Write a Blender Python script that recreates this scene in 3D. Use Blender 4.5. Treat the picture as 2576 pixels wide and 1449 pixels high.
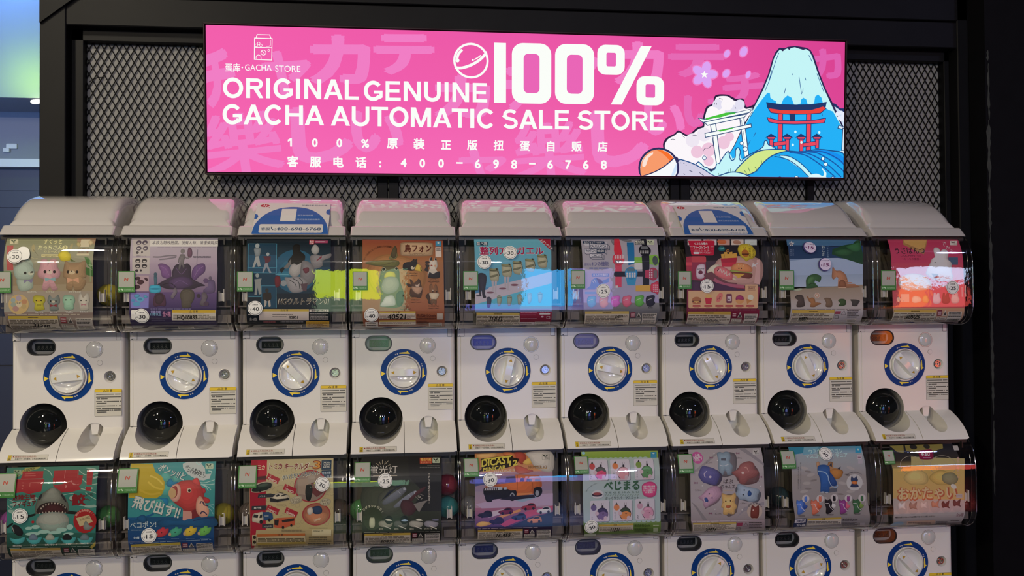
import bpy, bmesh, math, random
from mathutils import Vector, Matrix
from mathutils.geometry import tessellate_polygon

for o in list(bpy.data.objects): bpy.data.objects.remove(o)
sc = bpy.context.scene
COL = sc.collection
PI = math.pi

# ------------------------------------------------------------------ camera, world, exposure
cd = bpy.data.cameras.new('camera'); cam = bpy.data.objects.new('camera', cd); COL.objects.link(cam)
YAW, PITCH, ROLL = 0.1181, 0.0198, -0.0072
cd.sensor_width = 36.0; cd.lens = 2405.7 / 2576 * 36.0; cd.clip_start = 0.05; cd.clip_end = 60
fw = Vector((math.sin(YAW) * math.cos(PITCH), math.cos(YAW) * math.cos(PITCH), math.sin(PITCH)))
rt = Vector((math.cos(YAW), -math.sin(YAW), 0)); up = rt.cross(fw)
r2 = math.cos(ROLL) * rt + math.sin(ROLL) * up; u2 = -math.sin(ROLL) * rt + math.cos(ROLL) * up
m = Matrix((r2, u2, -fw)).transposed().to_4x4(); m.translation = Vector((0.9196, -2.8121, 0.188))
cam.matrix_world = m
sc.camera = cam
vs = sc.view_settings
vs.view_transform = 'Standard'; vs.look = 'None'; vs.exposure = 0.0; vs.gamma = 1.0; vs.use_curve_mapping = False
w = bpy.data.worlds.new('world'); sc.world = w; w.use_nodes = True
bg = w.node_tree.nodes['Background']; bg.inputs[0].default_value = (0.75, 0.8, 1.0, 1); bg.inputs[1].default_value = 0.03

def area(name, loc, target, size, power, color, size_y=None, shape='DISK'):
    l = bpy.data.lights.new(name, 'AREA'); l.energy = power; l.color = color; l.size = size
    l.shape = 'RECTANGLE' if size_y else shape
    if size_y: l.size_y = size_y
    o = bpy.data.objects.new(name, l); COL.objects.link(o); o.location = loc
    o.rotation_euler = (Vector(target) - Vector(loc)).to_track_quat('-Z', 'Y').to_euler()
    return o
# ceiling lamps of the hall in front of the machines
LAMPS = [((-1.8, -5.0, 1.8), (0.3, 0, -0.1), 70, (1.0, 0.85, 0.60)),
         ((0.4, -8.6, 1.9), (0.9, 0, -0.1), 108, (1.0, 0.89, 0.78)),
         ((2.0, -8.6, 1.9), (1.7, 0, -0.1), 50, (0.82, 0.80, 1.0)),
         ((3.6, -8.4, 1.9), (2.3, 0, -0.1), 38, (0.64, 0.62, 1.0)),
         ((-1.7, -1.9, 2.05), (-0.1, -0.05, 0.3), 3, (1.0, 0.84, 0.62)),
         ((4.3, -2.4, 2.05), (2.4, 0.2, 0.5), 6, (0.45, 0.52, 1.0))]
for i, (p, t, e, c) in enumerate(LAMPS):
    area('ceiling_downlight_lamp', p, t, 0.35 if i == 4 else 0.16, e, c)

# ------------------------------------------------------------------ helpers
def lin(h):
    h = h.lstrip('#')
    if len(h) == 3: h = ''.join(c * 2 for c in h)
    return tuple(((v / 12.92) if v <= 0.04045 else ((v + 0.055) / 1.055) ** 2.4) for v in (int(h[i:i + 2], 16) / 255 for i in (0, 2, 4)))

def mat(name, col, rough=0.5, metal=0.0, noise=0.0, nscale=30, bump=0.0, coat=0.0, spec=0.5, emit=None, estr=0):
    mt = bpy.data.materials.new(name); mt.use_nodes = True
    nt = mt.node_tree; b = nt.nodes['Principled BSDF']
    c = lin(col) if isinstance(col, str) else col
    b.inputs['Base Color'].default_value = (*c, 1); b.inputs['Roughness'].default_value = rough
    b.inputs['Metallic'].default_value = metal; b.inputs['Coat Weight'].default_value = coat
    b.inputs['Coat Roughness'].default_value = 0.04; b.inputs['Specular IOR Level'].default_value = spec
    if emit:
        b.inputs['Emission Color'].default_value = (*(lin(emit) if isinstance(emit, str) else emit), 1)
        b.inputs['Emission Strength'].default_value = estr
    if noise or bump:
        tc = nt.nodes.new('ShaderNodeTexCoord'); n = nt.nodes.new('ShaderNodeTexNoise')
        n.inputs['Scale'].default_value = nscale; n.inputs['Detail'].default_value = 4
        nt.links.new(tc.outputs['Object'], n.inputs['Vector'])
        if noise:
            mx = nt.nodes.new('ShaderNodeMix'); mx.data_type = 'RGBA'
            mx.inputs['A'].default_value = (*[v * (1 - noise) for v in c], 1)
            mx.inputs['B'].default_value = (*[min(1, v * (1 + noise)) for v in c], 1)
            nt.links.new(n.outputs['Fac'], mx.inputs['Factor']); nt.links.new(mx.outputs['Result'], b.inputs['Base Color'])
        if bump:
            bp = nt.nodes.new('ShaderNodeBump'); bp.inputs['Strength'].default_value = bump; bp.inputs['Distance'].default_value = 0.002
            nt.links.new(n.outputs['Fac'], bp.inputs['Height']); nt.links.new(bp.outputs['Normal'], b.inputs['Normal'])
    return mt

def clear_mat(name, tint, refl=0.06, rough=0.02, bump=0.0):
    """thin clear plastic: see-through with a Fresnel mirror coat"""
    mt = bpy.data.materials.new(name); mt.use_nodes = True; nt = mt.node_tree; nt.nodes.clear()
    out = nt.nodes.new('ShaderNodeOutputMaterial'); tr = nt.nodes.new('ShaderNodeBsdfTransparent'); gl = nt.nodes.new('ShaderNodeBsdfGlossy')
    tr.inputs[0].default_value = (*tint, 1); gl.inputs['Roughness'].default_value = rough; gl.inputs[0].default_value = (1, 1, 1, 1)
    lw = nt.nodes.new('ShaderNodeLayerWeight'); lw.inputs[0].default_value = 0.5
    pw = nt.nodes.new('ShaderNodeMath'); pw.operation = 'POWER'; pw.inputs[1].default_value = 5
    ma = nt.nodes.new('ShaderNodeMath'); ma.operation = 'MULTIPLY_ADD'; ma.inputs[1].default_value = 0.85; ma.inputs[2].default_value = refl
    mx = nt.nodes.new('ShaderNodeMixShader')
    nt.links.new(lw.outputs['Facing'], pw.inputs[0]); nt.links.new(pw.outputs[0], ma.inputs[0]); nt.links.new(ma.outputs[0], mx.inputs[0])
    nt.links.new(tr.outputs[0], mx.inputs[1]); nt.links.new(gl.outputs[0], mx.inputs[2]); nt.links.new(mx.outputs[0], out.inputs[0])
    if bump:
        tc = nt.nodes.new('ShaderNodeTexCoord'); n = nt.nodes.new('ShaderNodeTexNoise'); n.inputs['Scale'].default_value = 9
        n.inputs['Detail'].default_value = 6
        bp = nt.nodes.new('ShaderNodeBump'); bp.inputs['Strength'].default_value = bump; bp.inputs['Distance'].default_value = 0.004
        nt.links.new(tc.outputs['Object'], n.inputs['Vector']); nt.links.new(n.outputs['Fac'], bp.inputs['Height'])
        nt.links.new(bp.outputs['Normal'], gl.inputs['Normal'])
    return mt

def ink_mat(name, emit=0.0, rough=0.45, spec=0.3):
    mt = bpy.data.materials.new(name); mt.use_nodes = True; nt = mt.node_tree
    at = nt.nodes.new('ShaderNodeAttribute'); at.attribute_name = 'ink'; b = nt.nodes['Principled BSDF']
    b.inputs['Roughness'].default_value = rough; b.inputs['Specular IOR Level'].default_value = spec
    if emit:
        b.inputs['Base Color'].default_value = (0.01, 0.01, 0.01, 1); b.inputs['Specular IOR Level'].default_value = 0.0
        nt.links.new(at.outputs['Color'], b.inputs['Emission Color']); b.inputs['Emission Strength'].default_value = emit
    else:
        nt.links.new(at.outputs['Color'], b.inputs['Base Color'])
    return mt

WHITE = mat('white_plastic', (0.735, 0.70, 0.635), 0.18, noise=0.015, nscale=8, bump=0.02, spec=0.3)
LIDW = mat('lid_plastic', (0.53, 0.50, 0.475), 0.08, coat=1.0)
GREYW = mat('grey_plastic', (0.50, 0.48, 0.46), 0.4)
DOME = mat('black_dome_plastic', (0.006, 0.007, 0.007), 0.02, spec=0.6)
DARK = mat('dark_plastic', (0.03, 0.028, 0.027), 0.35)
BIN = mat('bin_plastic', (0.20, 0.175, 0.15), 0.5)
BINF = mat('bin_floor_plastic', (0.20, 0.17, 0.15), 0.5)
GASKET = mat('black_gasket', (0.02, 0.02, 0.02), 0.4)
LCDB = mat('display_backing', (0.30, 0.30, 0.29), 0.5)
LCD = mat('display_glass', (0.010, 0.014, 0.013), 0.15)
SEG = mat('display_segments', (0.022, 0.028, 0.026), 0.4)
YEL = mat('yellow_print', 'e8c93a', 0.4)
YELD = mat('ochre_arrow', 'c9a640', 0.4)
CREAM = mat('cream_dot', 'e6e2d0', 0.4)
METAL = mat('lock_metal', (0.45, 0.44, 0.42), 0.25, metal=1.0)
METALD = mat('lock_metal_dark', (0.05, 0.05, 0.05), 0.3)
COVER = clear_mat('clear_cover', (0.84, 0.83, 0.82), 0.075, 0.015, bump=0.12)
COVEDGE = clear_mat('clear_cover_edge', (0.75, 0.73, 0.71), 0.32, 0.10)
GLASS = clear_mat('display_window_glass', (0.85, 0.85, 0.85), 0.042, 0.05)
INK = ink_mat('printed_ink')
SIGNINK = ink_mat('backlit_print', emit=1.0)
FRAME = mat('black_steel', (0.0042, 0.0042, 0.005), 0.5, noise=0.3, nscale=12, spec=0.12)
MESHM = mat('black_mesh_steel', (0.004, 0.004, 0.005), 0.6, spec=0.06)
ALU = mat('sign_frame_metal', (0.02, 0.01, 0.013), 0.45, spec=0.15)
PLASTER = mat('plaster_wall', (0.22, 0.215, 0.205), 0.8, noise=0.14, nscale=14, bump=0.25)
BLACKW = mat('black_wall_paint', (0.003, 0.003, 0.004), 0.75, noise=0.3, nscale=20, spec=0.1)

def new_obj(name, me, mats, parent=None, smooth=None):
    o = bpy.data.objects.new(name, me); COL.objects.link(o)
    for x in (mats if isinstance(mats, (list, tuple)) else [mats]):
        if x: me.materials.append(x)
    if parent: o.parent = parent
    if smooth is not None:
        me.shade_smooth()
        me.set_sharp_from_angle(angle=math.radians(smooth))
    return o

def bm_obj(name, bm, mats, parent=None, smooth=None):
    bmesh.ops.recalc_face_normals(bm, faces=bm.faces)
    me = bpy.data.meshes.new(name); bm.to_mesh(me); bm.free()
    return new_obj(name, me, mats, parent, smooth)

def tag(o, label=None, cat=None, group=None, kind=None):
    if label: o['label'] = label
    if cat: o['category'] = cat
    if group: o['group'] = group
    if kind: o['kind'] = kind
    return o

def empty(name, loc, label, cat, group=None):
    o = bpy.data.objects.new(name, None); COL.objects.link(o); o.location = loc; o.empty_display_size = 0.05
    return tag(o, label, cat, group)

def box(bm, x0, x1, y0, y1, z0, z1, mi=0, bev=0, seg=2):
    vs_ = [bm.verts.new((x, y, z)) for x in (x0, x1) for y in (y0, y1) for z in (z0, z1)]
    fs = [bm.faces.new([vs_[i] for i in f]) for f in ((0, 1, 3, 2), (4, 6, 7, 5), (0, 4, 5, 1), (2, 3, 7, 6), (0, 2, 6, 4), (1, 5, 7, 3))]
    for f in fs: f.material_index = mi
    if bev:
        es = list({e for f in fs for e in f.edges})
        r = bmesh.ops.bevel(bm, geom=es, offset=bev, segments=seg, affect='EDGES', profile=0.5)
        for f in r['faces']: f.material_index = mi
    return fs

def prism(bm, pts, axis, a, b, mi=0):
    """extrude closed outline pts (2d) between a and b; axis 'x': pts=(y,z); 'y': pts=(x,z); 'z': pts=(x,y)"""
    def P(p, t): return {'x': (t, p[0], p[1]), 'y': (p[0], t, p[1]), 'z': (p[0], p[1], t)}[axis]
    A = [bm.verts.new(P(p, a)) for p in pts]; B = [bm.verts.new(P(p, b)) for p in pts]
    n = len(pts); fs = [bm.faces.new(A), bm.faces.new(B[::-1])]
    for i in range(n): fs.append(bm.faces.new((A[i], B[i], B[(i + 1) % n], A[(i + 1) % n])))
    for f in fs: f.material_index = mi
    return fs

def lathe(bm, prof, cx, cz, seg=48, mi=0):
    """revolve profile [(r, y)] about the y axis through (cx, cz)"""
    rings = []
    for r, y in prof:
        if r < 1e-6: rings.append([bm.verts.new((cx, y, cz))])
        else: rings.append([bm.verts.new((cx + r * math.cos(2 * PI * k / seg), y, cz + r * math.sin(2 * PI * k / seg))) for k in range(seg)])
    for a, b in zip(rings, rings[1:]):
        for k in range(seg):
            k2 = (k + 1) % seg
            if len(a) == 1 and len(b) == 1: continue
            if len(a) == 1: f = bm.faces.new((a[0], b[k], b[k2]))
            elif len(b) == 1: f = bm.faces.new((a[k], a[k2], b[0]))
            else: f = bm.faces.new((a[k], a[k2], b[k2], b[k]))
            f.material_index = mi

def circ(cx, cz, r, n=48, a0=0, a1=2 * PI):
    return [(cx + r * math.cos(a0 + (a1 - a0) * k / n), cz + r * math.sin(a0 + (a1 - a0) * k / n)) for k in range(n + (0 if abs(a1 - a0 - 2 * PI) < 1e-6 else 1))]

def stadium(x0, x1, z0, z1, n=16):
    """rounded capsule outline filling the rectangle"""
    wd, ht = x1 - x0, z1 - z0; r = min(wd, ht) / 2
    if wd >= ht:
        cz = (z0 + z1) / 2
        return circ(x1 - r, cz, r, n, -PI / 2, PI / 2) + circ(x0 + r, cz, r, n, PI / 2, 3 * PI / 2)
    cx = (x0 + x1) / 2
    return circ(cx, z1 - r, r, n, 0, PI) + circ(cx, z0 + r, r, n, PI, 2 * PI)

def rrect(x0, x1, z0, z1, r, n=5):
    return (circ(x1 - r, z1 - r, r, n, 0, PI / 2) + circ(x0 + r, z1 - r, r, n, PI / 2, PI) +
            circ(x0 + r, z0 + r, r, n, PI, 1.5 * PI) + circ(x1 - r, z0 + r, r, n, 1.5 * PI, 2 * PI))

def boolean_cut(o, cutters):
    """cut meshes out of o and bake the result"""
    for c in cutters:
        md = o.modifiers.new('cut', 'BOOLEAN'); md.object = c; md.operation = 'DIFFERENCE'; md.solver = 'EXACT'
    dg = bpy.context.evaluated_depsgraph_get(); dg.update()
    me = bpy.data.meshes.new_from_object(o.evaluated_get(dg)); old = o.data
    o.modifiers.clear(); o.data = me; bpy.data.meshes.remove(old)
    for c in cutters:
        cm = c.data; bpy.data.objects.remove(c); bpy.data.meshes.remove(cm)

def cutter(pts, y0, y1, taper=None):
    bm = bmesh.new(); prism(bm, pts, 'y', y0, y1)
    return bm_obj('cut', bm, [])

def add_tube(bm, pts, r, seg=8, mi=0):
    rings = []
    for i, p in enumerate(pts):
        p = Vector(p); d = (Vector(pts[min(i + 1, len(pts) - 1)]) - Vector(pts[max(i - 1, 0)])).normalized()
        a = d.orthogonal().normalized() if abs(d.x) > 0.9 else d.cross(Vector((1, 0, 0))).normalized(); b = d.cross(a)
        rings.append([bm.verts.new(p + r * (math.cos(2 * PI * k / seg) * a + math.sin(2 * PI * k / seg) * b)) for k in range(seg)])
    for A, B in zip(rings, rings[1:]):
        for k in range(seg):
            f = bm.faces.new((A[k], A[(k + 1) % seg], B[(k + 1) % seg], B[k])); f.material_index = mi

# ------------------------------------------------------------------ printed artwork: flat coloured shapes on a surface
def cat_rom(pts, closed=True, n=6):
    out = []; N = len(pts)
    rng = range(N) if closed else range(N - 1)
    for i in rng:
        g = (lambda k: pts[k % N]) if closed else (lambda k: pts[max(0, min(N - 1, k))])
        p0, p1, p2, p3 = g(i - 1), g(i), g(i + 1), g(i + 2)
        for k in range(n):
            t = k / n
            out.append(tuple(0.5 * (2 * b + (c - a) * t + (2 * a - 5 * b + 4 * c - d) * t * t + (3 * b - a - 3 * c + d) * t ** 3) for a, b, c, d in zip(p0, p1, p2, p3)))
    if not closed: out.append(tuple(pts[-1]))
    return out

_tc = {}
def text_geom(s, bold):
    """triangles of a string in em units, from Blender's built-in font"""
    k = s
    if k not in _tc:
        c = bpy.data.curves.new('t', 'FONT'); c.body = s; c.size = 1.0; c.resolution_u = 3
        o = bpy.data.objects.new('t', c); COL.objects.link(o)
        dg = bpy.context.evaluated_depsgraph_get(); dg.update()
        me = bpy.data.meshes.new_from_object(o.evaluated_get(dg))
        V = [(v.co.x, v.co.y) for v in me.vertices]; F = [tuple(p.vertices) for p in me.polygons]
        bpy.data.objects.remove(o); bpy.data.curves.remove(c); bpy.data.meshes.remove(me)
        xs = [v[0] for v in V] or [0]
        _tc[k] = (V, F, min(xs), max(xs))
    return _tc[k]

class Ink:
    """collects coloured polygons; y up, any unit (scaled by mapping)"""
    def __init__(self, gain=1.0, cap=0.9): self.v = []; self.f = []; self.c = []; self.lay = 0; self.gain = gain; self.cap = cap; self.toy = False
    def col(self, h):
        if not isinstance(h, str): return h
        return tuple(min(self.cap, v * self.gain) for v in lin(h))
    def add(self, pts, faces, colour, cols=None):
        b = len(self.v); self.lay += 1
        self.v += [(p[0], p[1], self.lay) for p in pts]
        for f in faces:
            self.f.append([b + i for i in f]); self.c.append([cols[i] for i in f] if cols else colour)
    def poly(self, h, pts):
        if len(pts) < 3: return
        t = tessellate_polygon([[Vector((p[0], p[1], 0)) for p in pts]])
        self.add(pts, t, self.col(h))
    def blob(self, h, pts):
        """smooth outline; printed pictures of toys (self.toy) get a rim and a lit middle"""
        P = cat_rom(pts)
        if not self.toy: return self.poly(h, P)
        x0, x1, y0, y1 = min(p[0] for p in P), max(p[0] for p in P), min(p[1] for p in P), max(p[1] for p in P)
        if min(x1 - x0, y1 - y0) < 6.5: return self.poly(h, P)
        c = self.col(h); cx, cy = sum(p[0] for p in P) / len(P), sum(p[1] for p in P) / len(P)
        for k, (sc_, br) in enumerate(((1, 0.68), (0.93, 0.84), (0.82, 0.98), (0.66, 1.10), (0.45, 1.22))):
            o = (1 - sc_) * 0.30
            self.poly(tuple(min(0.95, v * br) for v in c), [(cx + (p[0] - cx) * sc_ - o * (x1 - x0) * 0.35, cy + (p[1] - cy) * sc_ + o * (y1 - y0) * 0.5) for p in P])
    def rect(self, h, x0, y0, x1, y1, r=0):
        if r: self.poly(h, rrect(min(x0, x1), max(x0, x1), min(y0, y1), max(y0, y1), r))
        else: self.poly(h, [(x0, y0), (x1, y0), (x1, y1), (x0, y1)])
    def grad(self, h0, h1, pts):
        """quad TL TR BR BL printed in a colour ramp from top to bottom"""
        a, b = self.col(h0), self.col(h1)
        self.add(pts, [(0, 1, 2, 3)], None, [a, a, b, b])
    def ell(self, h, cx, cy, rx, ry, rot=0, n=28):
        c, s = math.cos(rot), math.sin(rot)
        P = [(cx + rx * math.cos(2 * PI * k / n) * c - ry * math.sin(2 * PI * k / n) * s, cy + rx * math.cos(2 * PI * k / n) * s + ry * math.sin(2 * PI * k / n) * c) for k in range(n)]
        self.add(P, [tuple(range(n))], self.col(h))
    def ring(self, h, cx, cy, rx, ry, wd, n=36):
        P = []
        for k in range(n):
            c, s = math.cos(2 * PI * k / n), math.sin(2 * PI * k / n)
            P += [(cx + rx * c, cy + ry * s), (cx + (rx - wd) * c, cy + (ry - wd) * s)]
        self.add(P, [(2 * k, 2 * k + 1, (2 * k + 3) % (2 * n), (2 * k + 2) % (2 * n)) for k in range(n)], self.col(h))
    def line(self, h, wd, pts, closed=False):
        P = [Vector(p) for p in pts]; N = len(P)
        if N < 2: return
        out = []
        for i in range(N):
            a = P[(i - 1) % N] if (closed or i > 0) else None; b = P[(i + 1) % N] if (closed or i < N - 1) else None
            d1 = (P[i] - a).normalized() if a is not None and (P[i] - a).length > 1e-9 else None
            d2 = (b - P[i]).normalized() if b is not None and (b - P[i]).length > 1e-9 else None
            d1 = d1 or d2; d2 = d2 or d1
            if d1 is None: d1 = d2 = Vector((1, 0))
            n1 = Vector((-d1.y, d1.x)); n2 = Vector((-d2.y, d2.x)); nn = n1 + n2
            nn = nn.normalized() if nn.length > 1e-6 else n1
            k = 1 / max(0.45, nn.dot(n1))
            out += [tuple(P[i] + nn * wd / 2 * k), tuple(P[i] - nn * wd / 2 * k)]
        F = [(2 * i, 2 * i + 1, 2 * i + 3, 2 * i + 2) for i in range(N - 1)]
        if closed: F.append((2 * N - 2, 2 * N - 1, 1, 0))
        self.add(out, F, self.col(h))
    def text(self, h, s, x, y, size, rot=0, bold=0, sx=1.0, al=0, width=None, skew=0):
        """x, y: baseline start (al=0), centre (1) or end (2); bold: stroke growth in em; width: fit to it"""
        V, F, x0, x1 = text_geom(s, bold)
        if not V: return
        if width: sx = width / ((x1 - x0) * size)
        off = -x0 if al == 0 else (-(x0 + x1) / 2 if al == 1 else -x1)
        c, sn = math.cos(rot), math.sin(rot)
        nst = 4 if bold < 0.03 else 6
        strikes = [(0, 0)] if not bold else [(bold * math.cos(a), bold * math.sin(a)) for a in [(k + .5) * 2 * PI / nst for k in range(nst)]]
        for dx, dy in strikes:
            P = []; b = 0; G = []
            for vx, vy in V:
                X = (vx + off + dx) * size * sx + skew * vy * size; Y = (vy + dy) * size
                P.append((x + X * c - Y * sn, y + X * sn + Y * c))
            G += [tuple(b + i for i in f) for f in F]
            self.add(P, G, self.col(h))
    def mesh(self, name, place, cuts=(), step=5e-6, mat_=None, parent=None):
        """place(x, y, h) -> 3d; cuts: y values where the sheet bends"""
        bm = bmesh.new(); lc = bm.loops.layers.float_color.new('ink')
        V = [bm.verts.new((x, y, l)) for x, y, l in self.v]
        for f, c in zip(self.f, self.c):
            if len(set(f)) < 3: continue
            try: fc = bm.faces.new([V[i] for i in f])
            except ValueError: continue
            if isinstance(c, list):
                for lp, cc in zip(fc.loops, c): lp[lc] = (*cc, 1)
            else:
                for lp in fc.loops: lp[lc] = (*c, 1)
        for y in cuts:
            bmesh.ops.bisect_plane(bm, geom=bm.verts[:] + bm.edges[:] + bm.faces[:], plane_co=(0, y, 0), plane_no=(0, 1, 0), dist=1e-7)
        for f in bm.faces:
            f.normal_update()
            if f.normal.z < 0: f.normal_flip()
        for v in bm.verts: v.co = place(v.co.x, v.co.y, v.co.z * step)
        me = bpy.data.meshes.new(name); bm.to_mesh(me); bm.free()
        return new_obj(name, me, mat_ or INK, parent)

class Sheet:
    """profile in (y, z) swept along x; s = arc length from its first point"""
    def __init__(self, prof):
        self.p = [Vector(q) for q in prof]; self.s = [0]
        for a, b in zip(self.p, self.p[1:]): self.s.append(self.s[-1] + (b - a).length)
        self.L = self.s[-1]
    def at(self, s):
        i = 0
        while i < len(self.s) - 2 and s > self.s[i + 1]: i += 1
        t = (s - self.s[i]) / (self.s[i + 1] - self.s[i])
        d = (self.p[i + 1] - self.p[i]).normalized()
        return self.p[i] + (self.p[i + 1] - self.p[i]) * t, Vector((d.y, -d.x))     # normal towards -y for a top-to-bottom profile
    def place(self, x0=0.0, off=0.0, unit=0.001):
        def f(x, y, h):
            q, n = self.at(-y * unit)
            q = q + n * (h + off)
            return (x0 + x * unit, q.x, q.y)
        return f
    def cuts(self, unit=0.001): return [-s / unit for s in self.s[1:-1]]

COVPROF = cat_rom([(-0.088, 0.392), (-0.106, 0.372), (-0.1185, 0.349), (-0.1255, 0.323), (-0.127, 0.305), (-0.127, 0.25), (-0.127, 0.188), (-0.1245, 0.171),
                   (-0.117, 0.153), (-0.103, 0.1385), (-0.083, 0.129), (-0.06, 0.1256), (-0.005, 0.1252)], closed=False, n=4)
CARDPROF = cat_rom([(-0.0915, 0.384), (-0.1065, 0.361), (-0.116, 0.338), (-0.1208, 0.318), (-0.1218, 0.303), (-0.1218, 0.25), (-0.1218, 0.190), (-0.1195, 0.1735),
                    (-0.112, 0.158), (-0.099, 0.144), (-0.081, 0.1355), (-0.062, 0.1325)], closed=False, n=4)
def fix_flat(pr):
    # keep the middle stretch exactly flat
    ymin = -max(-p[0] for p in pr); return [(max(p[0], ymin), p[1]) for p in pr]
CARD = Sheet(CARDPROF); COVS = Sheet(COVPROF)
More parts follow.
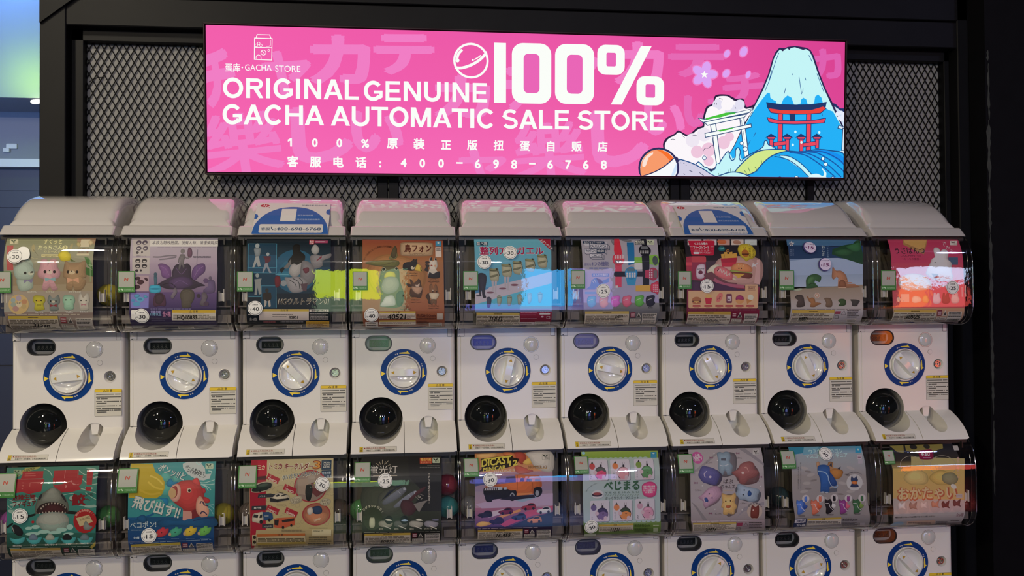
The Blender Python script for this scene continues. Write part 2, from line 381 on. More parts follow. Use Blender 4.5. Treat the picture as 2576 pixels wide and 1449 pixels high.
SIGN_ART = [
('T','f07cc4','チ',-13,2179,1972,9.2,0.05,1046,0),
('T','f07cc4','ヤ',1749,2638,1499,-5.0,0.05,1370,0),
('T','f07cc4','カ',3319,2955,1717,1.2,0.05,1713,0),
('T','f07cc4','テ',5303,3320,1441,1.2,0.05,1739,0),
('T','f07cc4','し',2802,508,1938,4.7,0.05,1678,0),
('T','f07cc4','い',4515,853,1593,-3.3,0.05,1514,0),
('T','f07cc4','樂',99,87,1989,6.7,0.025,2316,0),
('T','f07cc4','カ',7201,1943,1530,0.9,0.05,1620,0),
('T','f07cc4','チ',9377,2236,1725,1.0,0.05,1120,0),
('T','f07cc4','ヤ',11210,2895,1478,-2.8,0.05,1134,0),
('T','f07cc4','樂',9750,31,1921,4.5,0.025,2264,0),
('T','f07cc4','ヤ',7893,-4,1103,-5.5,0.05,1407,0),
('T','f07cc4','カ',13030,3117,1559,1.2,0.05,1498,0),
('T','f07cc4','し',12354,502,2013,4.5,0.05,1688,0),
('T','f07cc4','い',13959,1493,1348,-3.1,0.05,1277,0),
('T','e568b4','テ',14839,3419,1233,1.2,0.05,1792,0),
('T','e568b4','い',15297,1779,1279,-3.0,0.05,1172,0),
('T','e568b4','チ',16699,2518,1131,4.9,0.05,1343,0),
('T','df5fb0','カ',19667,3332,1141,8.8,0.05,1047,0),
('Lc','fafdf8',24,[1549,4230,2083,4226,2063,3562,1535,3571]),
('L','fafdf8',24,[1591,4231,1630,4338,2008,4338,2048,4229]),
('L','fafdf8',21,[1549,3947,2077,3946]),
('O','fafdf8',1602,4005,49,50,14),
('O','fafdf8',1673,4067,45,46,14),
('O','fafdf8',1738,4008,45,46,14),
('O','fafdf8',1813,3787,84,85,17),
('L','fafdf8',17,[1761,3835,1865,3738]),
('O','fafdf8',1975,3862,35,36,14),
('S','fafdf8',17,[1587,3572,1595,3672,1662,3712,1731,3675,1741,3569]),
('L','fafdf8',18,[2027,4164,2025,4015,1990,3986,1895,3984]),
('E','fafdf8',2027,4172,11,11),
('T','fafdf8','蛋库',650,3204,269,0.2,0.02,452,0),
('E','fafdf8',1166,3314,24,25),
('T','fafdf8','GACHA',1248,3221,277,0.2,0,811,0),
('T','fafdf8','STORE',2164,3209,278,0.2,0,774,0),
('H','fafdf8','O',[571,2374,1183,2375,578,2987]),
('H','fafdf8','R',[1274,2375,1798,2377,1281,2990]),
('H','fafdf8','I',[1879,2377,2005,2377,1885,2994]),
('H','fafdf8','G',[2104,2377,2691,2378,2110,2995]),
('H','fafdf8','I',[2790,2379,2918,2379,2796,2999]),
('H','fafdf8','N',[3045,2379,3570,2380,3050,3000]),
('H','fafdf8','A',[3644,2380,4239,2382,3649,3003]),
('H','fafdf8','L',[4300,2382,4737,2383,4305,3007]),
('H','fafdf8','G',[4891,2364,5478,2366,4895,2976]),
('H','fafdf8','E',[5571,2367,6049,2369,5575,2983]),
('H','fafdf8','N',[6143,2370,6681,2372,6146,2989]),
('H','fafdf8','U',[6783,2372,7312,2375,6785,2995]),
('H','fafdf8','I',[7437,2374,7561,2373,7438,2985]),
('H','fafdf8','N',[7686,2373,8215,2373,7687,2984]),
('H','fafdf8','E',[8333,2373,8799,2372,8334,2984]),
('H','fafdf8','G',[551,1558,1139,1560,558,2168]),
('H','fafdf8','A',[1188,1560,1776,1562,1195,2171]),
('H','fafdf8','C',[1821,1562,2374,1564,1828,2173]),
('H','fafdf8','H',[2462,1565,3002,1567,2467,2175]),
('H','fafdf8','A',[3055,1567,3652,1569,3061,2178]),
('H','fafdf8','A',[3862,1565,4459,1564,3867,2169]),
('H','fafdf8','U',[4513,1564,5059,1562,4517,2171]),
('H','fafdf8','T',[5116,1562,5643,1561,5120,2172]),
('H','fafdf8','O',[5690,1561,6288,1560,5693,2174]),
('H','fafdf8','M',[6364,1559,7002,1558,6367,2175]),
('H','fafdf8','A',[7061,1555,7654,1554,7063,2159]),
('H','fafdf8','T',[7662,1554,8184,1553,7663,2161]),
('H','fafdf8','I',[8254,1553,8383,1553,8255,2162]),
('H','fafdf8','C',[8472,1552,9028,1551,8473,2163]),
('H','fafdf8','S',[9288,1548,9794,1549,9288,2161]),
('H','fafdf8','A',[9828,1549,10419,1551,9828,2164]),
('H','fafdf8','L',[10476,1551,10919,1552,10475,2167]),
('H','fafdf8','E',[10995,1553,11466,1554,10993,2170]),
('H','fafdf8','S',[11743,1550,12259,1554,11741,2166]),
('H','fafdf8','T',[12297,1554,12816,1558,12295,2169]),
('H','fafdf8','O',[12858,1558,13459,1562,12855,2173]),
('H','fafdf8','R',[13547,1563,14074,1566,13544,2178]),
('H','fafdf8','E',[14144,1567,14615,1570,14140,2181]),
('P','fafdf8',[9015,4273,9404,4272,9403,2369,9013,2369]),
('F','fafdf8',9593,2361,10871,4285,353),
('F','e964b6',9973,2696,10492,3948,149),
('F','fafdf8',10995,2371,12279,4294,357),
('F','e964b6',11379,2701,11897,3952,151),
('F','fafdf8',12380,3336,13287,4298,266),
('F','e964b6',12680,3606,12997,4047,53),
('F','fafdf8',13683,2375,14607,3311,269),
('F','e964b6',13986,2625,14306,3054,54),
('P','fafdf8',[13828,4290,14182,4287,13190,2380,12831,2378]),
('O','fafdf8',8281,3686,567,564,70),
('S','fafdf8',88,[7762,3457,7993,3451,8306,3560,8582,3738,8778,3950]),
('S','fafdf8',81,[7836,3731,7880,3885,7998,4026]),
('E','fafdf8',7850,3684,62,62),
('S','fafdf8',37,[8387,3722,8490,3783,8601,3865]),
('E','fafdf8',8339,3710,33,33),
('P','fafdf8',[8719,4014,8793,3987,8785,3833,8693,3875]),
('T','fafdf8','1',2628,901,352,-0.3,0.035,0,1),
('T','fafdf8','0',3362,900,353,-0.3,0.035,0,1),
('T','fafdf8','0',4121,902,354,-0.3,0.035,0,1),
('T','fafdf8','%',4925,894,355,-0.3,0.035,0,1),
('T','fafdf8','原',5777,897,356,-0.3,0.035,0,1),
('T','fafdf8','装',6620,893,357,-0.3,0.035,0,1),
('P','fafdf8',[2631,1160,2630,1081,2531,1036,2531,1101]),
('T','fafdf8','正',7480,878,336,-0.3,0.03,0,1),
('T','fafdf8','版',8316,877,338,-0.3,0.03,0,1),
('T','fafdf8','扭',9165,880,339,-0.3,0.03,0,1),
('T','fafdf8','蛋',10011,876,340,-0.3,0.03,0,1),
('T','fafdf8','自',10856,875,341,-0.3,0.03,0,1),
('T','fafdf8','贩',11707,882,342,-0.3,0.03,0,1),
('T','fafdf8','店',12562,884,343,-0.3,0.03,0,1),
('T','fafdf8','客',2676,292,352,-0.4,0.035,0,1),
('T','fafdf8','服',3378,288,353,-0.4,0.035,0,1),
('T','fafdf8','电',4088,288,354,-0.4,0.035,0,1),
('T','fafdf8','话',4788,284,355,-0.4,0.035,0,1),
('T','fafdf8',':',5394,283,356,-0.4,0.035,0,1),
('T','fafdf8','4',6130,298,357,-0.4,0.035,0,1),
('T','fafdf8','0',6720,292,358,-0.4,0.035,0,1),
('T','fafdf8','0',7317,291,359,-0.4,0.035,0,1),
('P','fafdf8',[7802,461,8009,459,8008,408,7802,410]),
('T','fafdf8','6',8489,277,382,-0.4,0.035,0,1),
('T','fafdf8','9',9079,276,383,-0.4,0.035,0,1),
('T','fafdf8','8',9664,274,384,-0.4,0.035,0,1),
('P','fafdf8',[10150,464,10360,462,10360,410,10150,412]),
('T','fafdf8','6',10838,285,386,-0.4,0.035,0,1),
('T','fafdf8','7',11428,284,387,-0.4,0.035,0,1),
('T','fafdf8','6',12012,286,388,-0.4,0.035,0,1),
('T','fafdf8','8',12607,288,388,-0.4,0.035,0,1),
('E','f07cc4',16723,4106,118,158,-30),
('E','dba2f2',16723,4106,92,126,-30),
('E','f07cc4',17288,4187,150,211,-28),
('E','dba2f2',17288,4187,117,169,-28),
('E','f07cc4',16702,3459,133,181,-40),
('E','dba2f2',16702,3459,104,144,-40),
('E','f07cc4',17449,3437,95,151,-25),
('E','dba2f2',17449,3437,74,121,-25),
('E','f07cc4',16018,3624,250,180,75),
('E','f07cc4',16193,3422,250,180,3),
('E','f07cc4',16044,3197,250,180,-69),
('E','f07cc4',15778,3260,249,180,-141),
('E','f07cc4',15762,3524,249,180,-213),
('E','dba2f2',16017,3624,211,142,75),
('E','dba2f2',16193,3423,211,143,3),
('E','dba2f2',16044,3197,211,143,-69),
('E','dba2f2',15778,3260,210,143,-141),
('E','dba2f2',15761,3524,210,142,-213),
('P','fafdf8',[15957,3533,15993,3452,16084,3448,16014,3390,16037,3304,15959,3349,15881,3301,15903,3387,15832,3442,15924,3451]),
('B','1d2f66',[20080,2502,20443,2546,20647,2397,20892,2286,20857,1365,20252,1740]),
('P','cfe0f4',[20162,2427,20403,2488,20628,2339,20844,2228,20855,903,20344,974]),
('P','2a2450',[16800,894,17142,1466,17626,2383,17917,2956,18130,3452,18282,3985,18379,4195,18516,4349,18696,4335,18814,4383,19053,4419,19253,4394,19433,4372,19594,4300,19717,4094,19905,3566,20133,3037,20402,2546,20611,2128,20819,1748,20855,942]),
('P','c4f4f6',[16863,895,17201,1486,17686,2403,17977,2957,18181,3453,18334,3986,18427,4158,18537,4293,18637,4227,18696,4289,18795,4330,18855,4278,18914,4348,19054,4374,19214,4325,19334,4294,19434,4322,19555,4257,19657,4074,19845,3565,20073,3036,20342,2506,20550,2108,20746,1747,20814,941]),
('P','1fb0f6',[16680,324,16856,887,17201,1475,17609,2193,17921,2615,18117,2854,18204,2848,18222,2696,18326,2623,18418,2586,18423,2169,18598,2476,18676,2667,18814,2783,18954,2710,19058,2446,19277,2526,19275,2640,19362,2718,19467,2662,19526,2473,19738,2534,19775,2763,19875,2834,19997,2729,20081,2425,20244,2333,20406,2278,20613,1937,20746,1728,20814,934,20823,364]),
('S','2b5c9a',20,[18421,3988,18210,3340,18037,2920]),
('S','2b5c9a',20,[18499,4179,18383,3874]),
('S','2b5c9a',20,[19536,4128,19659,3903]),
('S','2b5c9a',20,[19825,3526,20075,2921]),
('S','2b5c9a',20,[19206,3399,19270,3020,19305,2831]),
('S','2b5c9a',20,[18694,2838,18759,3048]),
('S','2b5c9a',20,[18985,3508,18985,3451]),
('S','2b5c9a',20,[19414,3384,19447,3290]),
('S','2b5c9a',20,[19350,3022,19332,2869]),
('S','2b5c9a',20,[18267,3606,18172,3264]),
('S','2b5c9a',20,[17648,2232,17531,2040]),
('S','2b5c9a',20,[17734,1551,17657,1398]),
('S','2b5c9a',20,[18244,2090,18226,1976]),
('S','2b5c9a',20,[20003,2271,20045,2119]),
('S','2b5c9a',20,[17462,1091,17547,1282]),
('B','2a1c40',[14604,943,14660,1282,14950,1455,15104,1569,15417,1442,15727,1673,15921,1751,15920,1977,16034,2355,16248,2472,16344,2737,16696,2774,16893,2710,17051,2637,17288,2641,17409,2379,17685,2422,17297,1696,16910,933,16365,321,15740,50,15037,44]),
('B','fbf6fa',[14662,925,14718,1245,14969,1406,15124,1506,15417,1375,15766,1617,15961,1695,15978,1959,16081,2299,16276,2435,16383,2678,16697,2721,16862,2652,17013,2568,17249,2588,17362,2321,17627,2326,17297,1772,16910,971,16364,397,15739,126,15076,157]),
('E','e3e0f2',16425,2437,180,173),
('E','e3e0f2',16898,2219,236,227),
('E','e3e0f2',17172,2450,173,166),
('E','fbf6fa',16739,2443,204,196),
('E','fbf6fa',16270,2171,196,188),
('E','eee6f2',15574,1256,234,226),
('E','eee6f2',15963,1450,235,226),
('E','eec6dc',15733,881,211,204),
('E','eec6dc',16124,961,235,227),
('E','eec6dc',16632,1194,220,212),
('E','eec6dc',16127,583,173,166),
('E','eec6dc',16827,1386,157,151),
('E','fbf6fa',15265,838,187,181),
('S','3a3a5c',16,[14835,1265,14912,1285,14990,1260]),
('S','3a3a5c',16,[15222,1402,15281,1365,15308,1328]),
('S','3a3a5c',16,[15553,1388,15631,1415,15729,1428]),
('S','3a3a5c',16,[16462,2645,16541,2628,16580,2591]),
('S','3a3a5c',16,[17015,2372,17039,2316]),
('S','3a3a5c',16,[16314,2503,16315,2435]),
('S','3a3a5c',16,[16377,2497,16378,2429]),
('S','3a3a5c',16,[15929,902,16006,998,16123,1007,16201,1076,16299,1115]),
('P','f6fcfa',[16176,1792,16352,1833,16540,512,16395,503]),
('Lc','2a4a78',27,[16176,1792,16352,1833,16540,512,16395,503]),
('P','f6fcfa',[17176,2016,17314,2044,17505,750,17355,711]),
('Lc','2a4a78',28,[17176,2016,17314,2044,17505,750,17355,711]),
('P','f6fcfa',[15994,1488,17565,1821,17582,1715,16011,1356]),
('Lc','2a4a78',27,[15994,1488,17565,1821,17582,1715,16011,1356]),
('P','f6fcfa',[15940,1872,17372,2132,17509,2248,17334,2037,16078,1753]),
('Lc','2a4a78',27,[15940,1872,17372,2132,17509,2248,17334,2037,16078,1753]),
('P','f6fcfa',[15763,1982,16037,1941,17627,2326,17490,2191,15921,1845]),
('Lc','2a4a78',27,[15763,1982,16037,1941,17627,2326,17490,2191,15921,1845]),
('P','46c23c',[15990,1978,16349,2078,16702,2178,17056,2214,17017,2153,16781,2104,16507,2016,16272,2001,16076,1934]),
('P','46c23c',[16393,1588,16707,1642,17001,1699,16904,1645,16511,1552]),
('S','2a4a78',12,[16277,1379,16311,1039]),
('S','2a4a78',12,[17236,1960,17257,1771]),
('S','2a4a78',12,[17299,1582,17349,1280]),
('S','2a4a78',12,[16820,2161,17135,2204]),
('P','e8485e',[18502,2170,18654,2173,18656,954,18496,952]),
('Lc','14356e',24,[18502,2170,18654,2173,18656,954,18496,952]),
('P','e8485e',[19481,2186,19642,2189,19642,966,19477,964]),
('Lc','14356e',24,[19481,2186,19642,2189,19642,966,19477,964]),
('P','e8485e',[18118,2042,18485,1961,19124,1944,19765,1981,20151,2052,20105,1898,19687,1861,19085,1837,18486,1843,18175,1899]),
('Lc','14356e',24,[18118,2042,18485,1961,19124,1944,19765,1981,20151,2052,20105,1898,19687,1861,19085,1837,18486,1843,18175,1899]),
('P','e8413a',[18142,2361,18600,2305,19119,2302,19680,2334,20081,2456,20155,2369,19963,2213,19522,2179,18961,2159,18482,2177,18243,2204]),
('Lc','14356e',24,[18142,2361,18600,2305,19119,2302,19680,2334,20081,2456,20155,2369,19963,2213,19522,2179,18961,2159,18482,2177,18243,2204]),
('P','1c3568',[18092,2535,18598,2476,19117,2470,19678,2495,20168,2580,20130,2407,20041,2455,19680,2342,19119,2302,18600,2308,18130,2361]),
('Lc','14356e',24,[18092,2535,18598,2476,19117,2470,19678,2495,20168,2580,20130,2407,20041,2455,19680,2342,19119,2302,18600,2308,18130,2361]),
('P','1c3568',[18881,2184,19089,2187,19092,1932,18916,1926]),
('P','e8485e',[18201,1367,18336,1369,18332,1026,18213,1025]),
('Lc','14356e',24,[18201,1367,18336,1369,18332,1026,18213,1025]),
('P','e8485e',[18129,1404,18407,1408,18376,1331,18154,1328]),
('Lc','14356e',24,[18129,1404,18407,1408,18376,1331,18154,1328]),
('P','1c3568',[18081,1384,18255,1501,18456,1390,18344,1415,18184,1413]),
('Lc','14356e',24,[18081,1384,18255,1501,18456,1390,18344,1415,18184,1413]),
('P','e8485e',[18755,1375,18891,1376,18888,938,18768,936]),
('Lc','14356e',24,[18755,1375,18891,1376,18888,938,18768,936]),
('P','e8485e',[18683,1412,18962,1416,18931,1339,18708,1336]),
('Lc','14356e',24,[18683,1412,18962,1416,18931,1339,18708,1336]),
('P','1c3568',[18635,1392,18809,1509,19011,1397,18898,1422,18738,1420]),
('Lc','14356e',24,[18635,1392,18809,1509,19011,1397,18898,1422,18738,1420]),
('P','e8485e',[19239,1381,19375,1383,19373,943,19253,942]),
('Lc','14356e',24,[19239,1381,19375,1383,19373,943,19253,942]),
('P','e8485e',[19167,1418,19447,1422,19416,1345,19192,1342]),
('Lc','14356e',24,[19167,1418,19447,1422,19416,1345,19192,1342]),
('P','1c3568',[19119,1399,19294,1516,19496,1404,19383,1429,19223,1427]),
('Lc','14356e',24,[19119,1399,19294,1516,19496,1404,19383,1429,19223,1427]),
('P','e8485e',[19789,1389,19926,1390,19923,1046,19802,1044]),
('Lc','14356e',24,[19789,1389,19926,1390,19923,1046,19802,1044]),
('P','e8485e',[19716,1426,19998,1430,19967,1353,19742,1350]),
('Lc','14356e',24,[19716,1426,19998,1430,19967,1353,19742,1350]),
('P','1c3568',[19668,1406,19844,1523,20047,1411,19934,1437,19773,1434]),
('Lc','14356e',24,[19668,1406,19844,1523,20047,1411,19934,1437,19773,1434]),
('P','e8485e',[18342,1217,18772,1280,18782,1146,18355,1095]),
('Lc','14356e',24,[18342,1217,18772,1280,18782,1146,18355,1095]),
('P','e8485e',[19366,1211,19815,1282,19825,1140,19375,1085]),
('Lc','14356e',24,[19366,1211,19815,1282,19825,1140,19375,1085]),
('E','d8fbff',19100,1582,40,46),
('E','d8fbff',19932,1574,40,46),
('E','d8fbff',19014,1149,40,46),
('E','d8fbff',19313,1237,40,46),
('P','dbe8f4',[20615,1822,20859,1776,20860,1672,20584,1725]),
('Lc','2a4a78',28,[20615,1822,20859,1776,20860,1672,20584,1725]),
('P','dbe8f4',[20758,1728,20859,1729,20846,980,20729,979]),
('Lc','2a4a78',28,[20758,1728,20859,1729,20846,980,20729,979]),
('E','e8ecfa',20569,2204,81,65),
('E','e8ecfa',20690,2244,81,65),
('E','e8ecfa',20772,2131,81,65),
('E','e8ecfa',20632,2071,81,65),
('E','e8ecfa',20713,2015,81,65),
('E','e8ecfa',20812,2208,81,65),
('P','e2f4f8',[20466,937,20854,980,20860,596,20510,669]),
('P','c4f4f8',[16289,17,16404,321,16481,511,16636,740,16792,894,16912,743,16933,668,17031,707,17029,934,17126,1030,17206,937,17209,709,17308,634,17544,789,17781,905,17977,1098,18035,1270,18114,1271,18176,1139,18376,1027,18497,914,18507,36]),
('S','1a4c8a',31,[16481,493,16636,740,16792,913,16853,705,16933,611,17031,707,17048,973,17138,1031,17207,899,17169,708,17249,595,17347,710,17623,866,17859,982,17997,1098,18035,1251,18115,1267,18176,1139,18375,1084,18457,952]),
('B','d2cfe4',[15038,-13,15092,572,15345,575,15737,428,16130,205,16368,-1]),
('Sc','1a4c8a',35,[15038,-13,15092,572,15345,575,15737,428,16130,205,16368,-1]),
('S','444a70',19,[15170,517,15198,509]),
('S','444a70',19,[15268,499,15307,492]),
('S','444a70',19,[15346,443,15377,432]),
('S','444a70',19,[15270,159,15329,130]),
('S','444a70',20,[15464,274,15582,219]),
('S','444a70',20,[15817,202,15974,90]),
('P','c4f4f8',[15736,541,15893,505,15972,393,16129,319,16365,321,16402,548,16521,398,17311,330,17354,7,16407,-1,16209,168,15933,354]),
('S','1a4c8a',31,[15678,446,15775,549,15893,467,15972,393,16090,356,16189,262,16326,313,16403,492]),
('P','1c3060',[16090,337,16326,313,16209,225]),
('P','1c3060',[15893,486,15992,393,15933,392]),
('B','d2e88c',[16919,4,17035,251,17348,596,17781,905,18257,987,18816,956,18581,572,18029,13]),
('Sc','1a4c8a',36,[16919,4,17035,251,17348,596,17781,905,18257,987,18816,956,18581,572,18029,13]),
('B','19a8f0',[17473,-11,17748,258,18023,566,18339,798,18816,937,19297,923,19859,1007,20344,974,20857,827,20893,18]),
('Sc','1a4c8a',36,[17473,-11,17748,258,18023,566,18339,798,18816,937,19297,923,19859,1007,20344,974,20857,827,20893,18]),
('B','0d8ff0',[19538,926,20020,990,20507,899,20858,711,20862,480,20428,745,20022,894]),
('S','1458a8',40,[18897,900,19459,811,20028,472,20518,92]),
('S','1458a8',40,[19057,913,19619,851,20188,550,20721,94]),
('S','1458a8',40,[19257,923,19861,892,20430,591,20865,249]),
('S','1458a8',40,[19458,933,20062,933,20591,708,20862,480]),
('P','c4f4f8',[18538,800,18898,766,19302,541,19668,200,19792,28,19630,27,19304,350,18900,613]),
('S','1a4c8a',28,[18538,800,18898,766,19302,541,19668,200,19872,29]),
('S','1a4c8a',28,[18379,760,18819,670,19223,425,19630,46]),
('B','dff8fb',[19610,27,19669,161,19870,202,20073,127,20112,242,20029,395,20192,243,20194,89,20296,32]),
('E','1a4c8a',20073,703,69,65),
('E','eefcff',20073,703,48,46),
('E','1a4c8a',20172,519,77,73),
('E','eefcff',20172,519,57,54),
('E','1a4c8a',18579,37,64,61),
('E','eefcff',18579,37,44,42),
('E','1a4c8a',19156,61,76,73),
('E','eefcff',19156,61,56,54),
('E','1a4c8a',20426,45,73,69),
('E','eefcff',20426,45,53,50),
('E','1a4c8a',17247,1180,71,68),
('E','eefcff',17247,1180,51,49),
('E','1a4c8a',17376,992,87,83),
('E','eefcff',17376,992,67,65),
('E','1a4c8a',15977,684,74,72),
('E','eefcff',15977,684,55,53),
('B','c4f4f8',[16368,-1,16681,172,16996,232,17313,178,17552,66,17513,-10]),
('Sc','1a4c8a',35,[16368,-1,16681,172,16996,232,17313,178,17552,66,17513,-10]),
('S','3a6a50',16,[16799,230,16790,317]),
('S','3a6a50',16,[16877,242,16873,345]),
('S','3a6a50',16,[16956,243,16964,308]),
('S','3a6a50',16,[17351,292,17432,179]),
('S','3a6a50',16,[17469,408,17558,218]),
('S','3a6a50',16,[17707,410,17808,259]),
('S','3a6a50',16,[17923,641,17964,508]),
('S','3a6a50',16,[16485,133,16464,189]),
('E','2a2a5a',14439,332,686,677),
('E','f6f8fa',14439,324,620,617),
('P','f79a6a',[13820,289,13842,465,13910,635,14025,786,14179,893,14372,940,14565,920,14740,851,14857,758,14947,665,14839,551,14608,379,14338,226,14068,111,13867,53,13828,165]),
('P','f7702a',[14333,932,14565,920,14740,851,14857,758,14947,665,14839,551,14683,718,14488,866]),
('B','fbe2d6',[13892,391,13911,560,14045,749,14237,845,14226,769,14103,674,14046,523,13989,392]),
('B','cfe4fa',[14881,156,15034,496,15051,346,14998,157,14882,43]),
('S','2a2a5a',35,[14947,665,14685,436,14338,226,13867,49]),
('S','2a2a5a',54,[14924,721,15052,666,15080,572,15050,496]),
]
CARDS = {}
CARDS[0,0] = [
('G','848768','8f8a7c',[-1283,0,1012,0,1023,-1525,-1245,-1513]),
('G','94897a','8c8a80',[-1245,-1495,1023,-1489,1023,-2092,-1245,-2074]),
('G','7d6e66','6f6159',[-1245,-2071,1023,-2089,966,-2771,-1167,-2692]),
('P','8a7a60',[-1034,-986,1023,-992,1023,-1525,-1032,-1514]),
('P','93866c',[-1049,-1373,1023,-1312,1023,-1525,-1049,-1514]),
('P','a8504e',[-1233,-252,-1073,-252,-1009,-960,-1167,-960]),
('P','9a8066',[514,0,1012,0,1014,-218,570,-219]),
('Y','c5c0a0','54604a',[-1211,-36,-995,-36,-960,-205,-1175,-205]),
('T','c9c48f','すくっと',-315,-186,176,0.0,0.03,466,0),
('T','d0cb96','たっちさん',-431,-374,168,-0.0,0.03,617,0),
('E','c9c48f',256,-326,71,77),
('T','84805c','2',261,-368,124,-0.0,0.02,0,1),
('T','bdb888','りたーんす',-249,-481,89,-0.0,0.02,405,0),
('P','bdb684',[-323,-519,161,-520,168,-599,-315,-598]),
('T','5c5a3a','〜ほかほか〜',-296,-591,71,-0.1,0,441,0),
('F','c0b89c',635,-299,874,-49,10),
('T','7c5a48','公式HP',597,-408,91,-0.0,0.02,298,0),
('T','7c5a48','あそねー♥',619,-482,66,-0.0,0.02,264,0),
('F','beb494',585,-558,913,-501,17),
('B','a09468',[536,-219,550,-152,620,-163,656,-272,602,-314]),
('B','b0a280',[837,-129,897,-84,960,-152,939,-229,891,-251]),
('S','b4ac80',10,[-626,-649,-563,-613,-492,-649,-410,-635]),
('E','9a9068',-553,-341,44,121,8),
('E','9a9068',415,-309,37,124,-6),
('S','625a44',10,[-547,-384,-478,-462,-408,-557]),
('S','625a44',10,[422,-364,385,-481]),
('P','3c6a32',[786,-595,889,-614,982,-743,1019,-957,883,-832]),
('P','3a6430',[832,-867,1022,-957,1023,-1134,850,-1080]),
('L','8aa87a',14,[946,-651,955,-1276]),
('L','9ab48a',17,[908,-818,1015,-832]),
('B','b6a81e',[154,-632,104,-539,192,-423,310,-423,423,-520,444,-669,321,-723,201,-705]),
('P','4a5a28',[416,-632,574,-727,456,-724]),
('E','8a9a8c',-617,-827,104,178,14),
('B','97a79a',[-1009,-986,-993,-881,-869,-775,-722,-722,-567,-794,-482,-953,-499,-1129,-599,-1217,-800,-1233,-950,-1162]),
('B','93a294',[-933,-1215,-766,-1198,-532,-1217,-515,-1411,-632,-1498,-849,-1497]),
('E','2a2622',-710,-1031,33,39),
('E','b4b8a4',-566,-1041,74,49),
('E','2a2622',-536,-1005,20,25),
('E','2a2622',-566,-1023,15,16),
('P','7a7490',[-741,-1216,-649,-1216,-499,-1182,-549,-1305,-649,-1234,-733,-1304]),
('B','b48a90',[-349,-882,-321,-704,-274,-650,-172,-659,-132,-759,-82,-759,-63,-659,63,-650,103,-759,122,-883,190,-1025,140,-1166,22,-1219,90,-1396,123,-1467,-11,-1501,-79,-1413,-179,-1501,-280,-1465,-264,-1341,-213,-1218,-365,-1147,-398,-1023]),
('E','2a2020',-210,-999,37,41),
('E','2a2020',32,-1000,37,41),
('E','c8b4a8',-89,-1010,74,53),
('E','2a2020',-93,-971,20,12),
('P','7ea2a6',[-222,-1147,-79,-1187,55,-1140,64,-1255,-79,-1219,-197,-1253]),
('B','93795a',[257,-990,290,-777,320,-705,424,-751,694,-742,793,-697,847,-760,832,-992,850,-1134,731,-1186,841,-1240,816,-1364,731,-1488,562,-1504,511,-1398,478,-1504,343,-1468,342,-1309,325,-1185,258,-1131]),
('E','2a2018',382,-1004,37,41),
('E','2a2018',612,-1005,37,41),
('E','c0b090',480,-1019,81,53),
('E','2a2018',474,-983,20,12),
('P','c8987a',[351,-1158,503,-1203,655,-1159,663,-1301,511,-1230,368,-1300]),
('T','d8d2b8','ぱんださん',-648,-1555,56,-0.3,0.02,226,0),
('T','d8d2b8','うさぎさん',-187,-1557,56,-0.3,0.02,210,0),
('T','d8d2b8','かわうそさん?',407,-1557,57,-0.3,0.02,304,0),
('E','b49c6c',-872,-1866,259,264),
('E','9a90a0',-873,-1699,67,77),
('E','8a9a98',-1014,-1760,60,63),
('E','a87c5c',-731,-1797,73,63),
('E','8a9488',-1006,-1874,70,63),
('E','9c7c78',-948,-1980,80,74),
('E','a89468',-747,-1920,70,67),
('E','bcb094',-864,-1866,73,81),
('T','4a4438','ぬい撮り',-867,-1852,60,-0.4,0.02,110,1),
('B','a09a30',[-513,-1763,-481,-1640,-346,-1632,-229,-1659,-198,-1783,-245,-1871,-212,-1994,-279,-2029,-413,-2046,-480,-1992,-463,-1869]),
('E','2a2416',-426,-1769,18,19),
('E','2a2416',-301,-1770,18,19),
('E','b0902c',-363,-1778,44,25),
('P','8a8428',[-413,-1852,-362,-1873,-295,-1849,-295,-1923,-362,-1896,-409,-1926]),
('B','6c7470',[-145,-1801,-111,-1642,-78,-1616,-27,-1696,74,-1696,124,-1612,166,-1697,175,-1820,125,-1891,141,-2014,40,-2049,-78,-2030,-94,-1889]),
('E','1e1c1a',-61,-1785,20,21),
('E','1e1c1a',74,-1786,20,21),
('E','b4ac98',7,-1802,47,28),
('P','7c2c34',[-74,-1863,10,-1899,94,-1859,98,-1944,10,-1916,-71,-1942]),
('B','84a890',[242,-1786,276,-1644,411,-1619,529,-1655,563,-1788,529,-1876,529,-1982,461,-2026,326,-2025,276,-1962,276,-1874]),
('E','241e1a',330,-1756,19,19),
('E','241e1a',455,-1753,19,19),
('B','a8a498',[639,-1788,664,-1611,715,-1576,749,-1683,834,-1683,867,-1577,918,-1622,936,-1790,902,-1878,919,-2003,816,-2046,698,-2028,665,-1877]),
('E','241e1a',719,-1773,19,19),
('E','241e1a',847,-1774,19,19),
('P','a07078',[719,-1851,783,-1878,859,-1852,854,-1914,783,-1895,722,-1916]),
('T','e0dac4','ひよこさん',-448,-2098,50,-0.5,0.02,201,0),
('T','e0dac4','ねこさん',-71,-2101,50,-0.5,0.02,177,0),
('T','e0dac4','ぺんぎん',300,-2094,50,-0.5,0.02,211,0),
('T','e0dac4','うさぎさん',697,-2093,50,-0.5,0.02,203,0),
('M','c8c0ac',[-1150,-2121,966,-2139,965,-2157,-1152,-2139],1),
('W',[-1159,-2174,117,-2180,110,-2734,-1167,-2692],'b09a3a'),
('V',[158,-2186,535,-2217,482,-2748,127,-2735],'7c3038'),
('K',[564,-2256,987,-2260,977,-2703,534,-2690]),
('T','15130f','31210',-570,-2515,168,-8.6,0.025,409,0,0.15),
]
